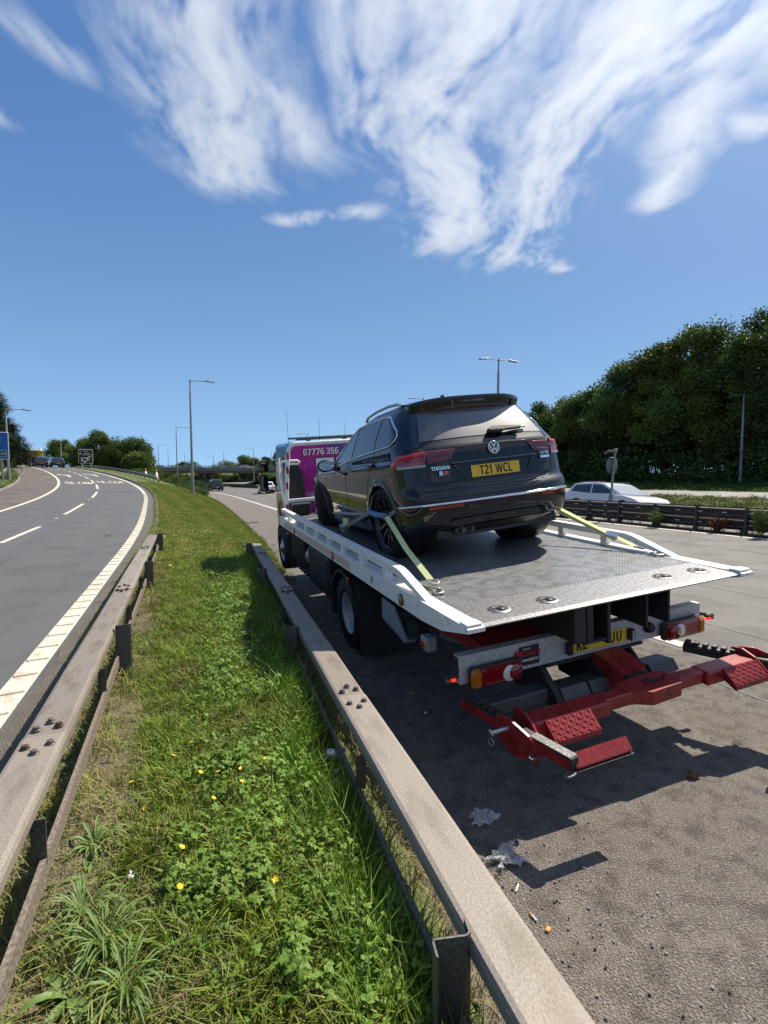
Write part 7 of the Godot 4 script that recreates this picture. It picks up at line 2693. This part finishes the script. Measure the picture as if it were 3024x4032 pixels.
	for q in [[.228, -3.975, .34, "yellow hawkweed flower growing behind the right-hand barrier"], [.30, -3.85, .28, "smaller hawkweed flower beside the first, nearer the truck"]]:
		var p := Vector3(q[0], 0, q[1])
		p = main_at((p - ORG).dot(FWD), (p - ORG).dot(RGT), .0)
		var o := thing("hawkweed", q[3], "flower", Transform3D(Basis.from_euler(Vector3(.12, rng.randf() * 6, .1)), p), "hawkweed by the hard shoulder")
		flower(o, q[2], .022 if q[2] > .3 else .013, 14)
	var o := thing("white_clover", "white clover flower head in the lower part of the verge", "flower", Transform3D(Basis(), on_verge((Vector3(-.965, 0, -1.902) - ORG).dot(FWD), (Vector3(-.965, 0, -1.902) - ORG).dot(RGT))))
	var s := nst()
	tube(s, [Vector3.ZERO, Vector3(.01, .08, 0)], .0015, 5)
	put(s, "stem", M.plantain_leaf, o)
	put(spray(40, .010, .012, .004, 9), "flower_head", M.white_paint, o, Transform3D(Basis(), Vector3(.01, .085, 0)))
	# weeds along the central reserve
	for q in [[3.2, 12.0, .7, "tall green weed before the central barrier, right of the white car"], [2.6, 12.05, .6, "second tall green weed before the central barrier, at the right"], [6.4, 12.1, .5, "small green weed beside the round sign's post"], [4.4, 12.05, .4, "reddish low weed before the central barrier"]]:
		var t := thing("roadside_weed", q[3], "plant", Transform3D(Basis(), main_at(q[0], q[1], .0)), "weeds along the central barrier")
		var st := nst()
		var at := []
		var cols := []
		for k in 5:
			var d := Vector3(rng.randfn() * .12, q[2] * rng.randf_range(.7, 1.1), rng.randfn() * .12)
			tube(st, [Vector3.ZERO, d * .5 + Vector3(.01, 0, 0), d], .006, 5)
			for j in 16:
				at.append(Transform3D(Basis.from_euler(Vector3(0, rng.randf() * TAU, 0)).scaled(Vector3.ONE * .16), d * rng.randf_range(.25, 1.0) + Vector3(rng.randfn(), rng.randfn(), rng.randfn()) * .03))
				cols.append(Color(.10, .13, .03) if q[2] > .45 else Color(.16, .06, .04))
		put(st, "stem", M.plantain_leaf, t)
		scatter(t, "foliage", sprays.leaf, M.foliage, at, cols)

func flower(o: Node3D, h: float, r: float, petals: int):
	var s := nst()
	tube(s, [Vector3.ZERO, Vector3(.006, h * .5, 0), Vector3(0, h, 0)], .0014 + h * .004, 5)
	put(s, "stem", M.plantain_leaf, o)
	var m := nst()
	for j in petals:
		var a := TAU * j / petals
		var d := Vector3(cos(a), .25, sin(a)).normalized()
		leaflet(m, Vector3.ZERO, d, Vector3(-cos(a) * .25, 1, -sin(a) * .25), r * 1.1, r * (1.1 if petals < 8 else .35), -.1)
	put(m, "petals", M.petal_yellow, o, Transform3D(Basis.from_euler(Vector3(.5 * rng.randf(), 0, .4 * rng.randfn())), Vector3(0, h, 0))).name = "blossom"
	s = nst()
	lathe(s, [Vector2(0, .004), Vector2(r * .28, .003), Vector2(r * .3, 0)], 8, Transform3D(Basis(), Vector3(0, h, 0)))
	put(s, "flower_centre", M.petal_yellow, o)

# ---------- litter ----------
func crumple(w: float, d: float, h: float, seed_: int, at: Transform3D) -> SurfaceTool:
	var n := FastNoiseLite.new()
	n.seed = seed_
	n.frequency = 9.0
	var s := nst()
	grid(s, 14, 14, func(u, v):
		var x: float = (u - .5) * w * (1.0 + .35 * sin(v * 5.0 + seed_))
		var z: float = (v - .5) * d * (1.0 + .3 * cos(u * 6.0 + seed_))
		return at * Vector3(x + n.get_noise_2d(u, v) * w * .2, h * absf(n.get_noise_2d(u * 1.7 + 5, v * 1.7)) * 2.4 + .006, z + n.get_noise_2d(v + 8, u) * d * .2), Vector3.UP, 4294967295)
	return s

func litter():
	mat("can_white", col(.62, .64, .66), .3, .6)
	mat("can_red", col(.45, .02, .02), .35, .3)
	mat("film_plastic", col(.55, .55, .56), .35).transparency = BaseMaterial3D.TRANSPARENCY_ALPHA
	M.film_plastic.albedo_color.a = .55
	M.film_plastic.roughness = .4
	mat("paper_white", col(.66, .65, .62), .8)
	mat("filter_orange", col(.55, .27, .07), .8)
	mat("leaf_brown", col(.16, .06, .03), .8)
	mat("stone_grey", col(.06, .058, .056), .9)
	var p := on_verge((Vector3(-.285, 0, -3.01) - ORG).dot(FWD), (Vector3(-.285, 0, -3.01) - ORG).dot(RGT), .045)
	var o := thing("drinks_can", "dented silver drinks can with a red mark lying under the right-hand barrier", "can", Transform3D(Basis(Vector3.UP, .22) * Basis(Vector3.BACK, PI / 2 - .08), p))
	var s := nst()
	lathe(s, [Vector2(0, .054), Vector2(.022, .055), Vector2(.027, .0575), Vector2(.029, .052), Vector2(.033, .042), Vector2(.033, -.044), Vector2(.028, -.056), Vector2(.022, -.056), Vector2(.018, -.05), Vector2(0, -.048)], 28)
	put(s, "can_body", M.can_white, o)
	s = nst()
	lathe(s, [Vector2(.0333, .0), Vector2(.0333, -.04)], 10, Transform3D(Basis(Vector3.UP, 3.9), Vector3.ZERO), true, 1.2)
	put(s, "red_print", M.can_red, o)
	s = nst()
	lathe(s, [Vector2(0, .0562), Vector2(.012, .0562), Vector2(.012, .054)], 12, Transform3D(Basis(), Vector3(.008, 0, 0)))
	put(s, "opening", M.ink_black, o)
	for q in [[Vector3(.579, 0, -2.977), .16, .10, .03, 3, "crumpled clear plastic film on the dark tarmac, farther from the camera"], [Vector3(.641, 0, -2.648), .16, .12, .03, 8, "flattened clear plastic bag against the dirt, nearer the camera"]]:
		var b := main_at((q[0] - ORG).dot(FWD), (q[0] - ORG).dot(RGT), .012)
		tag(put(crumple(q[1], q[2], q[3], q[4], Transform3D(Basis(Vector3.UP, .5), b)), "plastic_film", M.film_plastic), q[5], "litter", "scraps of plastic on the hard shoulder")
	for q in [[Vector3(.649, 0, -2.455), 1.1, "white cigarette end beside the nearer plastic bag"], [Vector3(.684, 0, -2.285), 2.0, "white cigarette end beside the orange filter"]]:
		var b := main_at((q[0] - ORG).dot(FWD), (q[0] - ORG).dot(RGT), .012)
		o = thing("cigarette_end", q[2], "litter", Transform3D(Basis(Vector3.UP, q[1]), b), "cigarette ends on the hard shoulder")
		s = nst()
		tube(s, [Vector3(-.02, 0, 0), Vector3(.012, 0, 0)], .0042, 8)
		put(s, "paper", M.paper_white, o)
		s = nst()
		tube(s, [Vector3(.012, 0, 0), Vector3(.030, 0, 0)], .0043, 8)
		put(s, "filter", M.filter_orange if q[1] > 1.5 else M.paper_white, o)
	var b2 := main_at((Vector3(.73, 0, -2.222) - ORG).dot(FWD), (Vector3(.73, 0, -2.222) - ORG).dot(RGT), .010)
	s = nst()
	box(s, Vector3.ZERO, Vector3(.032, .012, .02), .004, Basis(Vector3.UP, .9))
	tag(put(s, "orange_scrap", M.filter_orange, null, Transform3D(Basis(), b2)), "orange scrap lying nearest the camera on the hard shoulder", "litter")
	b2 = main_at((Vector3(2.009, 0, -3.318) - ORG).dot(FWD), (Vector3(2.009, 0, -3.318) - ORG).dot(RGT), .006)
	tag(put(crumple(.07, .05, .02, 4, Transform3D(Basis(), b2)), "dead_leaf", M.leaf_brown), "dead brown leaf on the tarmac below the wheel lift's shadow", "leaf")
	tag(put(crumple(.13, .06, .03, 6, Transform3D(Basis(), Vector3(-8.12, slip_at(17.5, 1.2).y + .0, -15.47))), "orange_litter", M.works_orange), "orange scrap of litter on the slip road inside the ribbed line", "litter")
	# loose chippings on the shoulder by the barrier
	var at := []
	var cols := []
	for k in 1500:
		var a := rng.randf_range(-5.2, 2)
		var lat := verge_edge(a) + .15 + absf(rng.randfn()) * .45 if k % 4 else rng.randf_range(-.6, 2.4)
		var sc := rng.randf_range(.2, .8) * (1.0 if k % 4 else .7)
		at.append(Transform3D(Basis.from_euler(Vector3(rng.randf() * 6, rng.randf() * 6, 0)).scaled(Vector3.ONE * sc), main_at(a, lat, .009)))
		var g := rng.randf_range(.04, .30)
		cols.append(Color(g, g * .95, g * .86))
	var st := nst()
	lathe(st, [Vector2(0, .006), Vector2(.008, .003), Vector2(.010, -.002), Vector2(0, -.006)], 6, Transform3D(), false)
	st.generate_normals()
	var gm := mat("chipping", Color.WHITE, .9)
	gm.vertex_color_use_as_albedo = true
	tag(scatter(null, "gravel", st.commit(), gm, at, cols), "loose chippings and grit along the edge of the hard shoulder", "gravel", "", "stuff")
